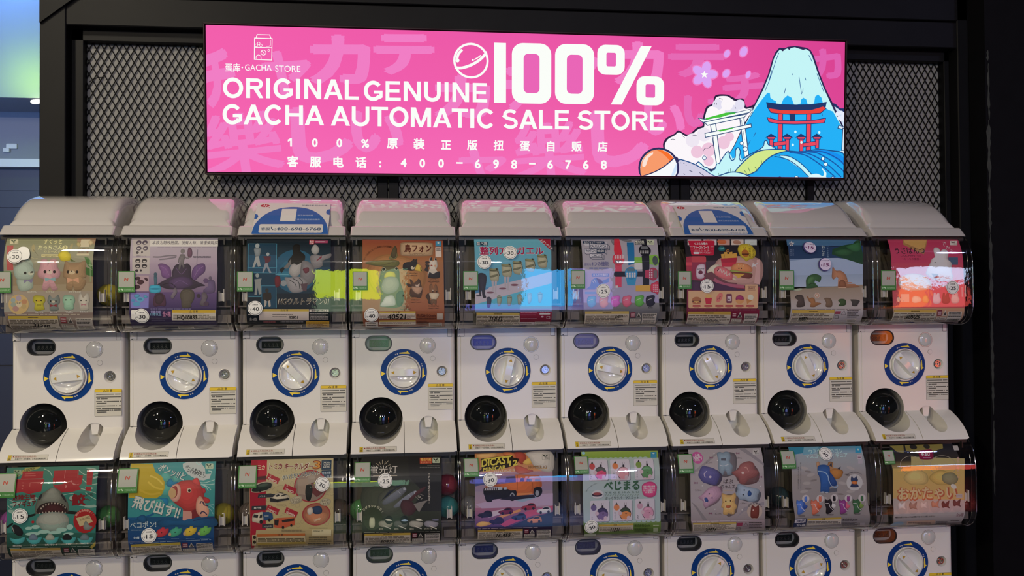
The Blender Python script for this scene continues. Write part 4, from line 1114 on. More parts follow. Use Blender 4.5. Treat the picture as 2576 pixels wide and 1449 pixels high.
CARDS[0,5] = [
('G','8e8a92','8c8a94',[-1043,-30,1214,-10,1176,-1036,-1051,-1030]),
('G','8a8896','8884a4',[-1051,-1020,1176,-1027,1180,-1949,-1030,-1934]),
('G','6c6c6e','56575a',[-1030,-1924,1180,-1939,1204,-2180,-1028,-2162]),
('G','58585c','4c4c50',[-1029,-2152,1194,-2169,1209,-2781,-963,-2704]),
('P','1c2c44',[-987,-83,-355,-95,-357,-186,-990,-177]),
('P','a4a4ac',[-990,-177,-357,-186,-302,-209,-293,-143,-355,-95,-307,-174,-346,-251,-935,-251]),
('T','c0c4cc','私のウォッチ〜circle〜',-955,-167,91,0.0,0.01,551,0),
('P','a8a8b0',[-807,-193,-282,-209,-297,-340,-822,-340]),
('Lc','1c2c44',14,[-807,-193,-282,-209,-297,-340,-822,-340]),
('T','1c2c44','CALCULATOR',-792,-305,110,-1.1,0.025,472,0),
('L','1c2c44',12,[-282,-209,-221,-260,-234,-391,-297,-340]),
('L','1c2c44',12,[-770,-340,-717,-390,-234,-391]),
('P','a8a8b0',[-969,-361,-608,-361,-619,-490,-979,-490]),
('Lc','1c2c44',13,[-969,-361,-608,-361,-619,-490,-979,-490]),
('T','1c2c44','WATCH',-940,-459,107,-0.0,0.02,279,0),
('P','1c2c44',[-608,-357,-374,-369,-385,-502,-620,-494]),
('T','b4bcc8','00:00',-598,-461,103,-0.0,0.02,193,0),
('L','1c2c44',12,[-374,-369,-320,-418,-329,-531,-385,-502]),
('L','1c2c44',12,[-966,-494,-912,-543,-815,-543]),
('P','a8a8b0',[-823,-514,-471,-515,-479,-631,-830,-630]),
('Lc','1c2c44',13,[-823,-514,-471,-515,-479,-631,-830,-630]),
('T','1c2c44','CIRCLE',-771,-607,99,-0.1,0.02,254,0),
('L','1c2c44',12,[-471,-515,-409,-567,-416,-685,-479,-631]),
('L','1c2c44',12,[-821,-630,-762,-685,-416,-685]),
('T','6c6a84','便利な',-1001,-860,75,-0.1,0.04,201,0),
('T','4c4a74','4つの機能',-790,-865,144,-0.1,0.02,500,0),
('F','6c7090',-858,-966,-738,-914,15),
('F','6c7090',-718,-967,-607,-914,15),
('F','6c7090',-584,-967,-299,-914,15),
('P','3c6ca0',[-783,-1087,-289,-1089,-290,-1183,-784,-1181]),
('T','b4c4d8','ベルト交換可!',-751,-1163,83,-0.2,0.02,432,0),
('P','3f6ea0',[-969,-1548,-834,-1445,-794,-1276,-659,-1201,-526,-1277,-468,-1296,-290,-1221,-291,-1334,-392,-1372,-546,-1447,-662,-1484,-701,-1550]),
('P','2c3c5c',[-660,-1220,-525,-1258,-459,-1353,-565,-1409]),
('S','a0acc4',15,[-775,-1295,-718,-1370]),
('S','a0acc4',15,[-717,-1257,-661,-1361]),
('P','5884b8',[-989,-1610,-679,-1612,-679,-1680,-990,-1678]),
('B','62636a',[-166,-65,-46,-36,-91,-232]),
('B','5c5e62',[111,-36,346,-28,455,-89,295,-113]),
('P','b02c3c',[-54,-11,95,-6,115,-408,131,-531,-102,-531,-110,-407]),
('P','b03c54',[-101,-805,92,-806,81,-1487,-100,-1486]),
('E','a8283c',0,-686,178,180),
('E','b83c4c',0,-683,155,156),
('F','605c60',-103,-806,113,-705,23),
('P','c8a8ac',[-104,-567,-54,-567,-57,-603,-107,-603]),
('P','c8a8ac',[-108,-623,-58,-623,-60,-659,-110,-658]),
('P','c8a8ac',[-31,-567,20,-567,17,-603,-33,-603]),
('P','c8a8ac',[-35,-623,16,-623,14,-659,-37,-659]),
('P','c8a8ac',[43,-568,93,-568,90,-603,40,-603]),
('P','c8a8ac',[39,-623,89,-623,87,-659,37,-659]),
('P','c8a8ac',[116,-568,167,-568,164,-604,114,-603]),
('P','c8a8ac',[112,-623,163,-623,160,-659,110,-659]),
('P','c8b0c0',[-94,-1439,-26,-1439,-27,-1502,-95,-1502]),
('F','1c1c28',-139,-1185,771,-1034,58),
('P','1f5f8c',[300,-142,510,-142,464,-806,288,-863,276,-531]),
('Lc','1a5078',12,[306,-173,491,-173,478,-267,293,-267]),
('P','2f7ca4',[208,-1204,529,-1186,476,-1432,254,-1431]),
('E','226c98',368,-1081,186,182),
('E','2f7cac',368,-1072,163,159),
('F','4a6878',248,-1034,485,-943,23),
('P','b4ccd4',[228,-1071,278,-1071,278,-1106,228,-1105]),
('P','b4ccd4',[228,-1121,278,-1121,278,-1155,227,-1155]),
('P','b4ccd4',[227,-1170,278,-1170,277,-1204,227,-1204]),
('P','b4ccd4',[302,-1072,352,-1072,352,-1106,301,-1106]),
('P','b4ccd4',[301,-1121,352,-1121,351,-1155,301,-1155]),
('P','b4ccd4',[301,-1170,351,-1170,351,-1204,300,-1204]),
('P','b4ccd4',[375,-1072,426,-1072,425,-1106,375,-1106]),
('P','b4ccd4',[375,-1121,425,-1121,425,-1155,374,-1155]),
('P','b4ccd4',[374,-1170,425,-1170,424,-1205,374,-1204]),
('P','b4ccd4',[449,-1072,499,-1072,499,-1106,449,-1106]),
('P','b4ccd4',[448,-1121,499,-1121,498,-1156,448,-1155]),
('P','b4ccd4',[448,-1171,498,-1171,498,-1205,448,-1205]),
('P','6c9a3c',[473,-622,706,-622,696,-807,464,-806]),
('P','6c9a3c',[914,-572,1043,-552,1027,-845,900,-826]),
('E','6c9a3c',1090,-708,109,166),
('E','3c4448',1085,-719,82,136),
('F','b4b8b4',463,-978,705,-788,39),
('P','1a1a22',[721,-10,898,-10,897,-278,741,-278]),
('P','1a1a22',[690,-572,918,-532,894,-1434,709,-1433]),
('E','15151c',802,-412,179,178),
('F','5c6064',695,-376,900,-278,23),
('P','b4b8bc',[656,-418,705,-418,701,-454,652,-454]),
('P','b4b8bc',[651,-472,699,-472,696,-507,647,-507]),
('P','b4b8bc',[726,-418,775,-418,771,-454,723,-454]),
('P','b4b8bc',[721,-472,769,-472,766,-507,717,-507]),
('P','b4b8bc',[796,-418,845,-418,842,-454,793,-454]),
('P','b4b8bc',[791,-472,840,-472,836,-507,787,-507]),
('P','b4b8bc',[867,-418,915,-418,912,-454,863,-454]),
('P','b4b8bc',[861,-472,910,-472,906,-507,858,-507]),
('P','16202c',[552,-69,840,-69,817,-220,530,-221]),
('T','c8c0a4','電池内蔵',563,-147,83,0.1,0.03,251,0),
('T','c8c0a4','電池交換不可',555,-209,57,0.0,0.02,258,0),
('Y','a8b098','3c4038',[910,-59,1127,-59,1100,-227,884,-227]),
('E','8e3048',1014,-1112,156,186),
('P','9a3450',[781,-1007,908,-978,905,-1244,779,-1215]),
('P','c8a0ac',[898,-978,939,-978,939,-1020,898,-1020]),
('P','c8a0ac',[898,-1047,939,-1047,938,-1089,897,-1089]),
('P','c8a0ac',[897,-1115,938,-1115,937,-1157,897,-1157]),
('P','c8a0ac',[896,-1183,937,-1184,937,-1225,896,-1225]),
('P','c8a0ac',[957,-978,998,-979,997,-1020,956,-1020]),
('P','c8a0ac',[956,-1047,997,-1047,996,-1089,956,-1089]),
('P','c8a0ac',[955,-1115,996,-1115,996,-1157,955,-1157]),
('P','c8a0ac',[955,-1184,996,-1184,995,-1226,954,-1225]),
('F','62585c',1024,-1216,1131,-1007,19),
('P','c48a40',[496,-1442,943,-1425,940,-1615,494,-1607]),
('B','a8344c',[943,-1415,1041,-1359,1167,-1331,1163,-1683,1037,-1644,940,-1605]),
('P','d0a8b4',[1011,-1416,1046,-1416,1045,-1450,1010,-1450]),
('P','d0a8b4',[1010,-1473,1045,-1473,1045,-1507,1010,-1507]),
('P','d0a8b4',[1009,-1530,1045,-1530,1044,-1564,1009,-1564]),
('P','d0a8b4',[1009,-1587,1044,-1587,1043,-1621,1008,-1621]),
('P','d0a8b4',[1061,-1416,1096,-1416,1096,-1450,1061,-1450]),
('P','d0a8b4',[1061,-1473,1096,-1473,1095,-1507,1060,-1507]),
('P','d0a8b4',[1060,-1530,1095,-1530,1095,-1564,1060,-1564]),
('P','d0a8b4',[1059,-1587,1094,-1587,1094,-1621,1059,-1621]),
('P','d0a8b4',[1112,-1416,1147,-1416,1147,-1451,1112,-1450]),
('P','d0a8b4',[1111,-1473,1146,-1473,1146,-1508,1111,-1507]),
('P','d0a8b4',[1111,-1530,1146,-1530,1145,-1565,1110,-1564]),
('P','d0a8b4',[1110,-1587,1145,-1587,1145,-1622,1110,-1621]),
('B','3c8cb8',[-934,-1887,-904,-1765,-799,-1738,-722,-1729,-665,-1757,-685,-1889,-666,-1965,-782,-2058,-897,-2019]),
('B','b07858',[-580,-1899,-550,-1777,-444,-1749,-367,-1740,-309,-1769,-330,-1901,-311,-1976,-427,-2070,-542,-2031]),
('B','c05ca8',[-239,-1882,-209,-1760,-103,-1732,-26,-1723,32,-1752,11,-1884,30,-1960,-86,-2054,-201,-2015]),
('B','c8546c',[94,-1885,125,-1762,231,-1734,309,-1725,366,-1754,346,-1886,365,-1962,248,-2056,132,-2017]),
('B','4c8a3c',[462,-1878,492,-1755,599,-1727,677,-1718,735,-1747,714,-1879,733,-1955,616,-2049,500,-2010]),
('B','1c1c28',[786,-1880,816,-1757,923,-1729,1001,-1720,1059,-1748,1039,-1881,1058,-1957,940,-2051,824,-2013]),
('S','c8c8d4',11,[-896,-1878,-819,-1841,-761,-1832]),
('S','c8c8d4',12,[-541,-1890,-464,-1853,-406,-1844]),
('S','c8c8d4',12,[-201,-1873,-123,-1836,-65,-1827]),
('S','c8c8d4',12,[133,-1875,211,-1838,269,-1829]),
('S','c8c8d4',12,[501,-1868,579,-1831,637,-1822]),
('S','c8c8d4',12,[825,-1870,903,-1833,961,-1824]),
('T','1c1c20','BLACK',863,-2095,50,-0.4,0.02,132,0),
('W',[-994,-2166,300,-2168,359,-2731,-964,-2676],'a08c4c'),
('V',[321,-2192,689,-2185,713,-2692,358,-2683],'6c2034'),
('K',[693,-2236,1122,-2240,1143,-2677,727,-2667]),
('T','15130f','31011',-104,-2388,160,-3.1,0.025,215,0,0.15),
]
CARDS[0,6] = [
('G','1c1c22','241c20',[-1076,-18,1169,-15,1111,-735,-1101,-732]),
('G','3a2c34','382a34',[-1100,-722,1111,-725,1113,-1507,-1092,-1496]),
('G','6a2438','5c1c30',[-1082,-1487,1113,-1497,1036,-2163,-1096,-2146]),
('G','641e32','54182a',[-1096,-2136,1095,-2153,1153,-2935,-1011,-2835]),
('P','b4acb0',[-957,-18,-539,-17,-579,-231,-995,-231]),
('P','b0a4a8',[-479,-17,-79,-17,-121,-231,-519,-231]),
('P','a08078',[-39,-17,322,-16,278,-231,-81,-231]),
('P','b0a098',[372,-16,745,-15,699,-230,328,-231]),
('P','a4b4b0',[785,-15,1149,-15,1101,-230,739,-230]),
('E','a05838',62,-110,140,83),
('E','8c6858',519,-129,120,78),
('E','b07870',-337,-110,120,98),
('P','8c2c3c',[-1092,-613,-923,-594,-943,-1306,-1090,-1306]),
('P','a83c48',[-1103,-771,-926,-771,-928,-867,-1105,-867]),
('P','2a5c60',[-944,-1440,-76,-1415,-118,-1578,-946,-1554]),
('T','7cb4c4','全6種',-876,-1513,76,-0.3,0.02,177,0),
('B','9c7c74',[-349,-1041,-17,-635,1115,-676,1109,-1391,440,-1446,-115,-1386,-548,-1193]),
('P','a88884',[1034,-696,1118,-696,1108,-1430,939,-1391]),
('P','7a2c40',[-931,-693,-515,-674,-509,-1231,-588,-1308,-923,-1287]),
('F','9c3c44',-930,-771,-496,-594,39),
('B','b49ca8',[-771,-886,-544,-849,-568,-1212,-785,-1221]),
('E','5a2838',-673,-1068,67,57),
('T','2c1c28','ketchup',-766,-992,65,5.7,0.02,207,0),
('B','b4a490',[-477,-1040,-347,-887,-148,-830,-71,-965,-270,-1117,-428,-1098]),
('P','a02838',[-55,-654,444,-635,377,-908,-30,-907]),
('P','c8843c',[-37,-533,61,-517,67,-694,-22,-714]),
('P','c8843c',[61,-471,158,-455,161,-635,72,-655]),
('P','c8843c',[132,-534,230,-517,236,-694,147,-714]),
('P','c8843c',[220,-471,318,-455,321,-635,231,-655]),
('P','c8843c',[292,-534,389,-517,395,-695,306,-714]),
('P','c8843c',[345,-503,443,-486,447,-665,358,-685]),
('P','c8843c',[71,-554,168,-538,175,-714,86,-734]),
('P','c8843c',[231,-544,328,-528,335,-704,246,-724]),
('O','b4743c',190,-425,48,42,14),
('P','8c2434',[-49,-664,440,-635,409,-773,-38,-792]),
('B','b47048',[246,-985,288,-869,468,-793,727,-832,865,-928,873,-1044,643,-1063,365,-1023]),
('B','74803c',[226,-994,445,-1024,843,-1082,822,-1130,444,-1100,245,-1061]),
('B','5a3028',[245,-1061,842,-1102,841,-1236,641,-1236,344,-1139]),
('P','c88c3c',[305,-1100,663,-1120,462,-1245]),
('E','2a1c18',482,-951,20,21),
('E','2a1c18',553,-955,20,21),
('E','c8a070',467,-854,16,10),
('E','c8a070',547,-841,16,10),
('E','c8a070',626,-861,16,10),
('E','c8a070',526,-885,16,10),
('E','c8a070',606,-889,16,10),
('P','5c3a40',[-587,-1136,-349,-1041,-153,-1194,143,-1349,440,-1389,400,-1427,-155,-1386,-509,-1231]),
('B','b45c60',[-269,-1002,-189,-907,9,-907,206,-1023,304,-1158,283,-1273,124,-1291,-113,-1214,-251,-1117]),
('S','d49c94',24,[-131,-1041,-71,-974,-32,-1080,28,-1013,46,-1118,107,-1042,105,-1157,205,-1100,185,-1176]),
('E','341820',-140,-974,18,17),
('E','341820',-160,-1018,16,15),
('P','c8b48c',[293,-1215,422,-1292,382,-1302,283,-1257]),
('S','8c4c60',99,[-272,-1271,43,-1425,638,-1485]),
('P','402a40',[-943,-1344,-155,-1386,438,-1542,657,-1562,657,-1601,-946,-1583]),
('B','1e5054',[-102,-354,-30,-277,88,-288,119,-365,66,-429,-53,-429]),
('T','6cc4b8','Yum!',-51,-387,89,8.5,0.02,134,0),
('B','a0902c',[491,-387,578,-230,726,-195,884,-207,982,-322,1029,-472,959,-636,814,-695,709,-754,654,-695,544,-595]),
('E','8c5424',705,-501,112,116),
('P','4c2818',[597,-513,809,-513,804,-555,592,-554]),
('S','6c4c28',12,[669,-277,703,-376,746,-299]),
('T','40300c','ぷ',967,-418,75,-0.0,0.02,0,1),
('T','40300c','っ',956,-492,74,-0.0,0.02,0,1),
('T','40300c','く',947,-564,72,-0.1,0.02,0,1),
('T','40300c','ら',939,-635,70,-0.1,0.02,0,1),
('T','40300c','立',861,-388,74,-0.0,0.01,0,1),
('T','40300c','体',850,-465,72,-0.0,0.01,0,1),
('T','40300c','成',840,-539,70,-0.0,0.01,0,1),
('T','40300c','形',832,-613,69,-0.1,0.01,0,1),
('T','40300c','!',825,-685,68,-0.1,0.01,0,1),
('P','c4b4b4',[907,-794,956,-842,1088,-775,985,-871,1024,-929,945,-890,865,-928]),
('P','9a1c34',[-957,-75,-180,-74,-158,-111,-257,-554,-289,-570,-901,-569,-927,-533]),
('T','dcc4c4','つぶらな瞳の',-795,-220,95,0.0,0.03,407,0),
('T','dcc4c4','ファーストフード',-842,-370,143,-0.0,0.03,475,0),
('T','d8bcc0','スペシャル',-825,-425,42,-0.0,0,455,0,0.2),
('F','c8a8ac',-857,-529,-686,-461,28),
('T','dcc4c4','ラバーマスコット',-674,-512,71,-0.0,0.02,356,0),
('L','d0b0b4',10,[-953,-278,-854,-278]),
('L','d0b0b4',10,[-951,-326,-856,-326]),
('L','d0b0b4',10,[-947,-374,-854,-374]),
('L','d0b0b4',10,[-313,-277,-219,-277]),
('L','d0b0b4',10,[-321,-326,-227,-326]),
('L','d0b0b4',10,[-327,-374,-240,-374]),
('Y',None,'a0a8a4',[882,-80,1124,-79,1085,-258,844,-258]),
('P','b08c6c',[-1045,-1596,661,-1605,663,-1447,699,-1428,1018,-1429,1054,-1468,1047,-2094,1012,-2122,-1019,-2107,-1049,-2069]),
('L','5c2c30',10,[738,-1476,974,-1477]),
('L','5c2c30',10,[737,-1586,972,-1587]),
('T','5c2c30','Bakers',767,-1555,65,3.6,0.02,184,0,0.15),
('E','8c5c40',-802,-1861,134,84),
('P','4c2c24',[-934,-1888,-665,-1890,-665,-1919,-934,-1917]),
('E','8c5c40',-803,-1947,128,38),
('P','c48c54',[-891,-1898,-724,-1899,-809,-1960]),
('P','9c2838',[-555,-1805,-338,-1806,-369,-1988,-527,-1987]),
('E','b08c54',-446,-1758,95,61),
('E','b0625c',-117,-1798,83,153,-28),
('S','78383c',14,[-181,-1884,-160,-1807,-121,-1846,-110,-1769,-71,-1789]),
('F','5c2c40',89,-1963,260,-1694,32),
('F','b09ca4',121,-1905,226,-1761,10),
('E','301420',172,-1857,24,23),
('E','a87c50',493,-1888,123,100),
('B','7c2c50',[374,-1868,395,-1772,495,-1734,594,-1773,617,-1860,533,-1869,454,-1859]),
('E','b4b09c',823,-1804,88,88),
('P','9c6c40',[693,-1841,872,-1890,712,-1995]),
('P','8c3038',[-931,-2013,-675,-2014,-701,-2033,-675,-2064,-931,-2062,-906,-2038]),
('P','8c3038',[-583,-2015,-326,-2017,-352,-2036,-326,-2066,-583,-2065,-557,-2040]),
('P','8c3038',[-251,-2017,6,-2019,-20,-2038,6,-2069,-251,-2067,-225,-2042]),
('P','8c3038',[42,-2019,300,-2021,274,-2040,300,-2071,42,-2069,68,-2044]),
('P','8c3038',[359,-2021,618,-2023,592,-2042,618,-2073,359,-2071,385,-2047]),
('P','8c3038',[678,-2024,937,-2026,911,-2045,937,-2076,678,-2074,704,-2049]),
('M','7c4c40',[-874,-2070,-732,-2071,-732,-2087,-874,-2085],1),
('M','7c4c40',[-525,-2073,-383,-2074,-383,-2089,-525,-2088],1),
('M','7c4c40',[-194,-2075,-51,-2076,-51,-2091,-193,-2090],1),
('M','7c4c40',[99,-2077,242,-2078,243,-2094,100,-2093],1),
('M','7c4c40',[417,-2079,560,-2081,561,-2096,417,-2095],1),
('M','7c4c40',[736,-2082,879,-2083,880,-2098,736,-2097],1),
('M','c49ca4',[-1056,-2142,996,-2158,997,-2175,-1055,-2158],1),
('W',[-1062,-2196,239,-2203,312,-2855,-1021,-2733],'9c823c'),
('V',[253,-2197,611,-2200,640,-2754,312,-2741],'64142a'),
('K',[652,-2285,1063,-2288,1077,-2732,709,-2721]),
('S','2a2024',12,[-532,-2522,-506,-2465,-459,-2539,-426,-2466,-364,-2558,-330,-2454,-244,-2560,-184,-2483,-89,-2544]),
]
CARDS[0,7] = [
('G','3a5c78','3a5a78',[-1012,-14,1310,-25,1255,-252,-1046,-253]),
('P','1f3350',[-1024,-230,414,-276,1310,-240,1229,-700,750,-719,-223,-658,-1050,-737]),
('G','62748e','8a98ac',[-1045,-677,1226,-680,1209,-1483,-1044,-1511]),
('P','8292a8',[-263,-658,451,-649,1220,-740,1210,-1132,-1046,-1163,-1044,-737]),
('P','1c3a24',[333,-365,735,-229,1016,-180,1131,-68,1288,-30,1238,-276,1251,-537,1215,-839,1113,-819,871,-740,554,-639,283,-536]),
('B','2c5434',[784,-276,1057,-180,1237,-131,1217,-366,1076,-452,899,-409]),
('B','27482c',[378,-452,703,-365,953,-452,767,-578,463,-557]),
('G','7c705e','8a7f76',[-1045,-1569,1205,-1444,1202,-1912,-1030,-1898]),
('G','8c847e','94908e',[-1030,-1879,1208,-1893,1225,-2230,-1019,-2212]),
('G','969294','8c888a',[-1020,-2201,1223,-2220,1303,-2935,-982,-2830]),
('P','c8bcd0',[-874,-71,-864,-138,-796,-145,-859,-201,-859,-272,-908,-230,-976,-272,-944,-201,-967,-145,-909,-138]),
('T','2c2a4a','G',-907,-225,106,0.0,0.03,0,1),
('T','6c7a90','自',-885,-395,48,-0.0,0,0,1),
('T','6c7a90','由',-892,-442,47,-0.0,0,0,1),
('T','6c7a90','に',-900,-489,47,-0.0,0,0,1),
('T','6c7a90','姿',-907,-534,46,-0.0,0,0,1),
('T','6c7a90','勢',-913,-580,45,-0.1,0,0,1),
('T','6c7a90','絵',-957,-405,52,-0.0,0,0,1),
('T','6c7a90','画',-967,-464,51,-0.0,0,0,1),
('T','6c7a90','の',-976,-521,50,-0.0,0,0,1),
('T','6c7a90','話',-983,-578,49,-0.1,0,0,1),
('T','9cb4c0','お',62,-340,128,0.0,0,0,1),
('T','9cb4c0','じ',39,-462,122,-0.0,0,0,1),
('T','9cb4c0','ぎ',21,-580,117,-0.1,0,0,1),
('T','6c8498','〜',205,-292,73,0.0,0,0,1),
('T','6c8498','2',191,-362,71,-0.0,0,0,1),
('T','6c8498','n',178,-431,69,-0.0,0,0,1),
('T','6c8498','d',166,-498,68,-0.0,0,0,1),
('T','6c8498','の',156,-564,66,-0.0,0,0,1),
('T','6c8498','巻',147,-629,65,-0.1,0,0,1),
('B','2c4c2c',[-549,-1494,-546,-1281,-443,-1165,-281,-1127,-139,-1157,-79,-1225,-121,-1351,-182,-1356,-263,-1302,-284,-1418,-184,-1496,-368,-1544,-570,-1543]),
('B','3c5e38',[-506,-1320,-403,-1204,-282,-1224,-365,-1359,-487,-1436]),
('S','1c301c',16,[-488,-1456,-365,-1398,-285,-1437]),
('E','8a947c',-793,-1580,141,31,8),
('B','8a6248',[247,-1226,259,-1051,271,-934,302,-925,372,-1022,535,-1032,677,-1149,736,-1325,754,-1461,1061,-1482,1081,-1521,712,-1539,446,-1538,448,-1402,470,-1304,390,-1207,307,-1284]),
('B','6c4832',[501,-1324,633,-1325,692,-1500,528,-1519,447,-1499]),
('P','b08c74',[426,-1518,692,-1510,691,-1543,446,-1542]),
('B','3c342e',[-898,-1821,-816,-1735,-655,-1765,-606,-1959,-617,-2075,-838,-2093,-839,-1977,-798,-1899]),
('B','7a5636',[-543,-1756,-453,-1844,-372,-1815,-291,-1864,-252,-2000,-110,-1981,-110,-2010,-232,-2058,-292,-2097,-434,-2086,-414,-1979,-474,-1921]),
('B','5c4c3c',[3,-1846,115,-1828,217,-1867,256,-2003,216,-2100,53,-2089,53,-1963]),
('B','2c4024',[430,-1907,543,-1859,665,-1899,674,-2026,562,-2073,440,-2063,501,-2005]),
('B','32322e',[808,-1890,890,-1881,1034,-1892,1105,-1931,1053,-2009,1012,-2077,869,-2066,859,-1968]),
('O','b09a8c',-217,-1758,81,78,16),
('E','94705e',-217,-1758,65,62),
('E','b8a494',-217,-1758,37,39),
('M','6c6866',[-986,-2147,1142,-2163,1147,-2192,-983,-2175],1),
('W',[-982,-2181,337,-2182,387,-2783,-961,-2731],'a48a40'),
('F','7c3848',361,-2322,535,-2224,6),
('Lc','6a6466',12,[625,-2200,709,-2341,561,-2340]),
('Lc','3c383a',12,[385,-2386,492,-2387,511,-2482,407,-2481]),
('M','5a5658',[715,-2185,1084,-2188,1156,-2473,784,-2469],5),
('K',[808,-2537,1098,-2542,1135,-2697,821,-2689]),
('T','15130f','30801',-711,-2585,204,6.6,0.025,275,0,0.15),
]
CARDS[0,8] = [
('G','8e3048','98344c',[-1001,-9,1263,-13,1237,-825,-1042,-821]),
('G','9a3a4c','a84e50',[-1041,-811,1237,-815,1268,-2172,-1013,-2155]),
('G','a07c60','8a807c',[-994,-2144,1266,-2162,1370,-2926,-908,-2769]),
('P','85643c',[-496,-23,276,-15,23,-538,-227,-431,-565,-204]),
('P','9c7c48',[-491,-41,250,-27,99,-298,-50,-388,-486,-154]),
('T','2c161c','うさぱんつ',-872,-506,238,-0.0,0.02,939,0),
('T','5c2030','USA-PANTSU',-719,-610,71,-0.1,0.01,635,0),
('T','5c2030','〜もっちり食感〜',-708,-712,77,-0.1,0.01,625,0),
('T','c0a4a4','で',668,-227,215,-25.5,0,114,0),
('T','c0a4a4','か',757,-355,171,-22.9,0,117,0),
('T','c0a4a4','っ…',873,-442,144,-28.1,0,155,0),
('Y','a8a098','52403e',[989,-65,1223,-64,1164,-232,931,-232]),
('P','3c4c60',[783,-633,1088,-633,1067,-864,762,-864]),
('B','a8a09e',[176,-823,251,-683,344,-622,354,-410,408,-321,514,-321,570,-432,532,-622,574,-622,576,-453,667,-377,786,-410,799,-539,755,-684,868,-824,863,-1061,902,-1220,837,-1338,543,-1356,334,-1316,127,-1217,45,-1099]),
('E','1c1616',340,-794,19,18),
('P','46565e',[212,-1119,442,-1139,351,-1336]),
('B','b49a8c',[-833,-1370,-748,-1214,-414,-1117,-40,-1177,146,-1315,227,-1493,120,-1591,-298,-1628,-713,-1587]),
('E','2c1c1c',-153,-1216,17,16),
('E','2c1c1c',-49,-1201,17,16),
('T','c8a4a0','お',-896,-1381,59,-0.2,0.02,0,1),
('T','c8a4a0','ま',-897,-1440,59,-0.3,0.02,0,1),
('T','c8a4a0','け',-898,-1499,59,-0.3,0.02,0,1),
('T','c8a4a0','付',-899,-1557,59,-0.3,0.02,0,1),
('B','b8aca4',[240,-1916,263,-1798,285,-1700,338,-1700,347,-1779,388,-1779,411,-1701,463,-1721,471,-1819,512,-1918,448,-2016,281,-2015]),
('B','4a2e22',[533,-1918,556,-1800,578,-1702,631,-1702,640,-1781,682,-1781,704,-1702,756,-1722,765,-1821,806,-1920,742,-2018,574,-2017]),
('B','b0968c',[827,-1910,850,-1792,873,-1693,925,-1694,934,-1773,976,-1773,999,-1694,1051,-1714,1060,-1813,1100,-1912,1036,-2010,868,-2009]),
('B','c0968c',[-406,-1844,-301,-1785,-135,-1845,-115,-1944,-303,-2001,-407,-1961]),
('B','c07a50',[-74,-1963,-51,-1806,75,-1787,114,-1984]),
('E','b89488',-836,-1890,62,71),
('F','b88c84',-763,-1970,-499,-1728,8),
('F','c4a09c',488,-1538,687,-1455,10),
('T','4a2a2c','全5種',515,-1524,71,-0.3,0.02,164,0),
('W',[-965,-2196,379,-2197,511,-2849,-929,-2729],'a88a44'),
('V',[389,-2197,755,-2189,853,-2798,493,-2782],'5c2430'),
('K',[771,-2264,1204,-2267,1306,-2769,836,-2749]),
('T','15130f','30925',-549,-2540,260,-0.9,0.025,453,0,0.15),
]
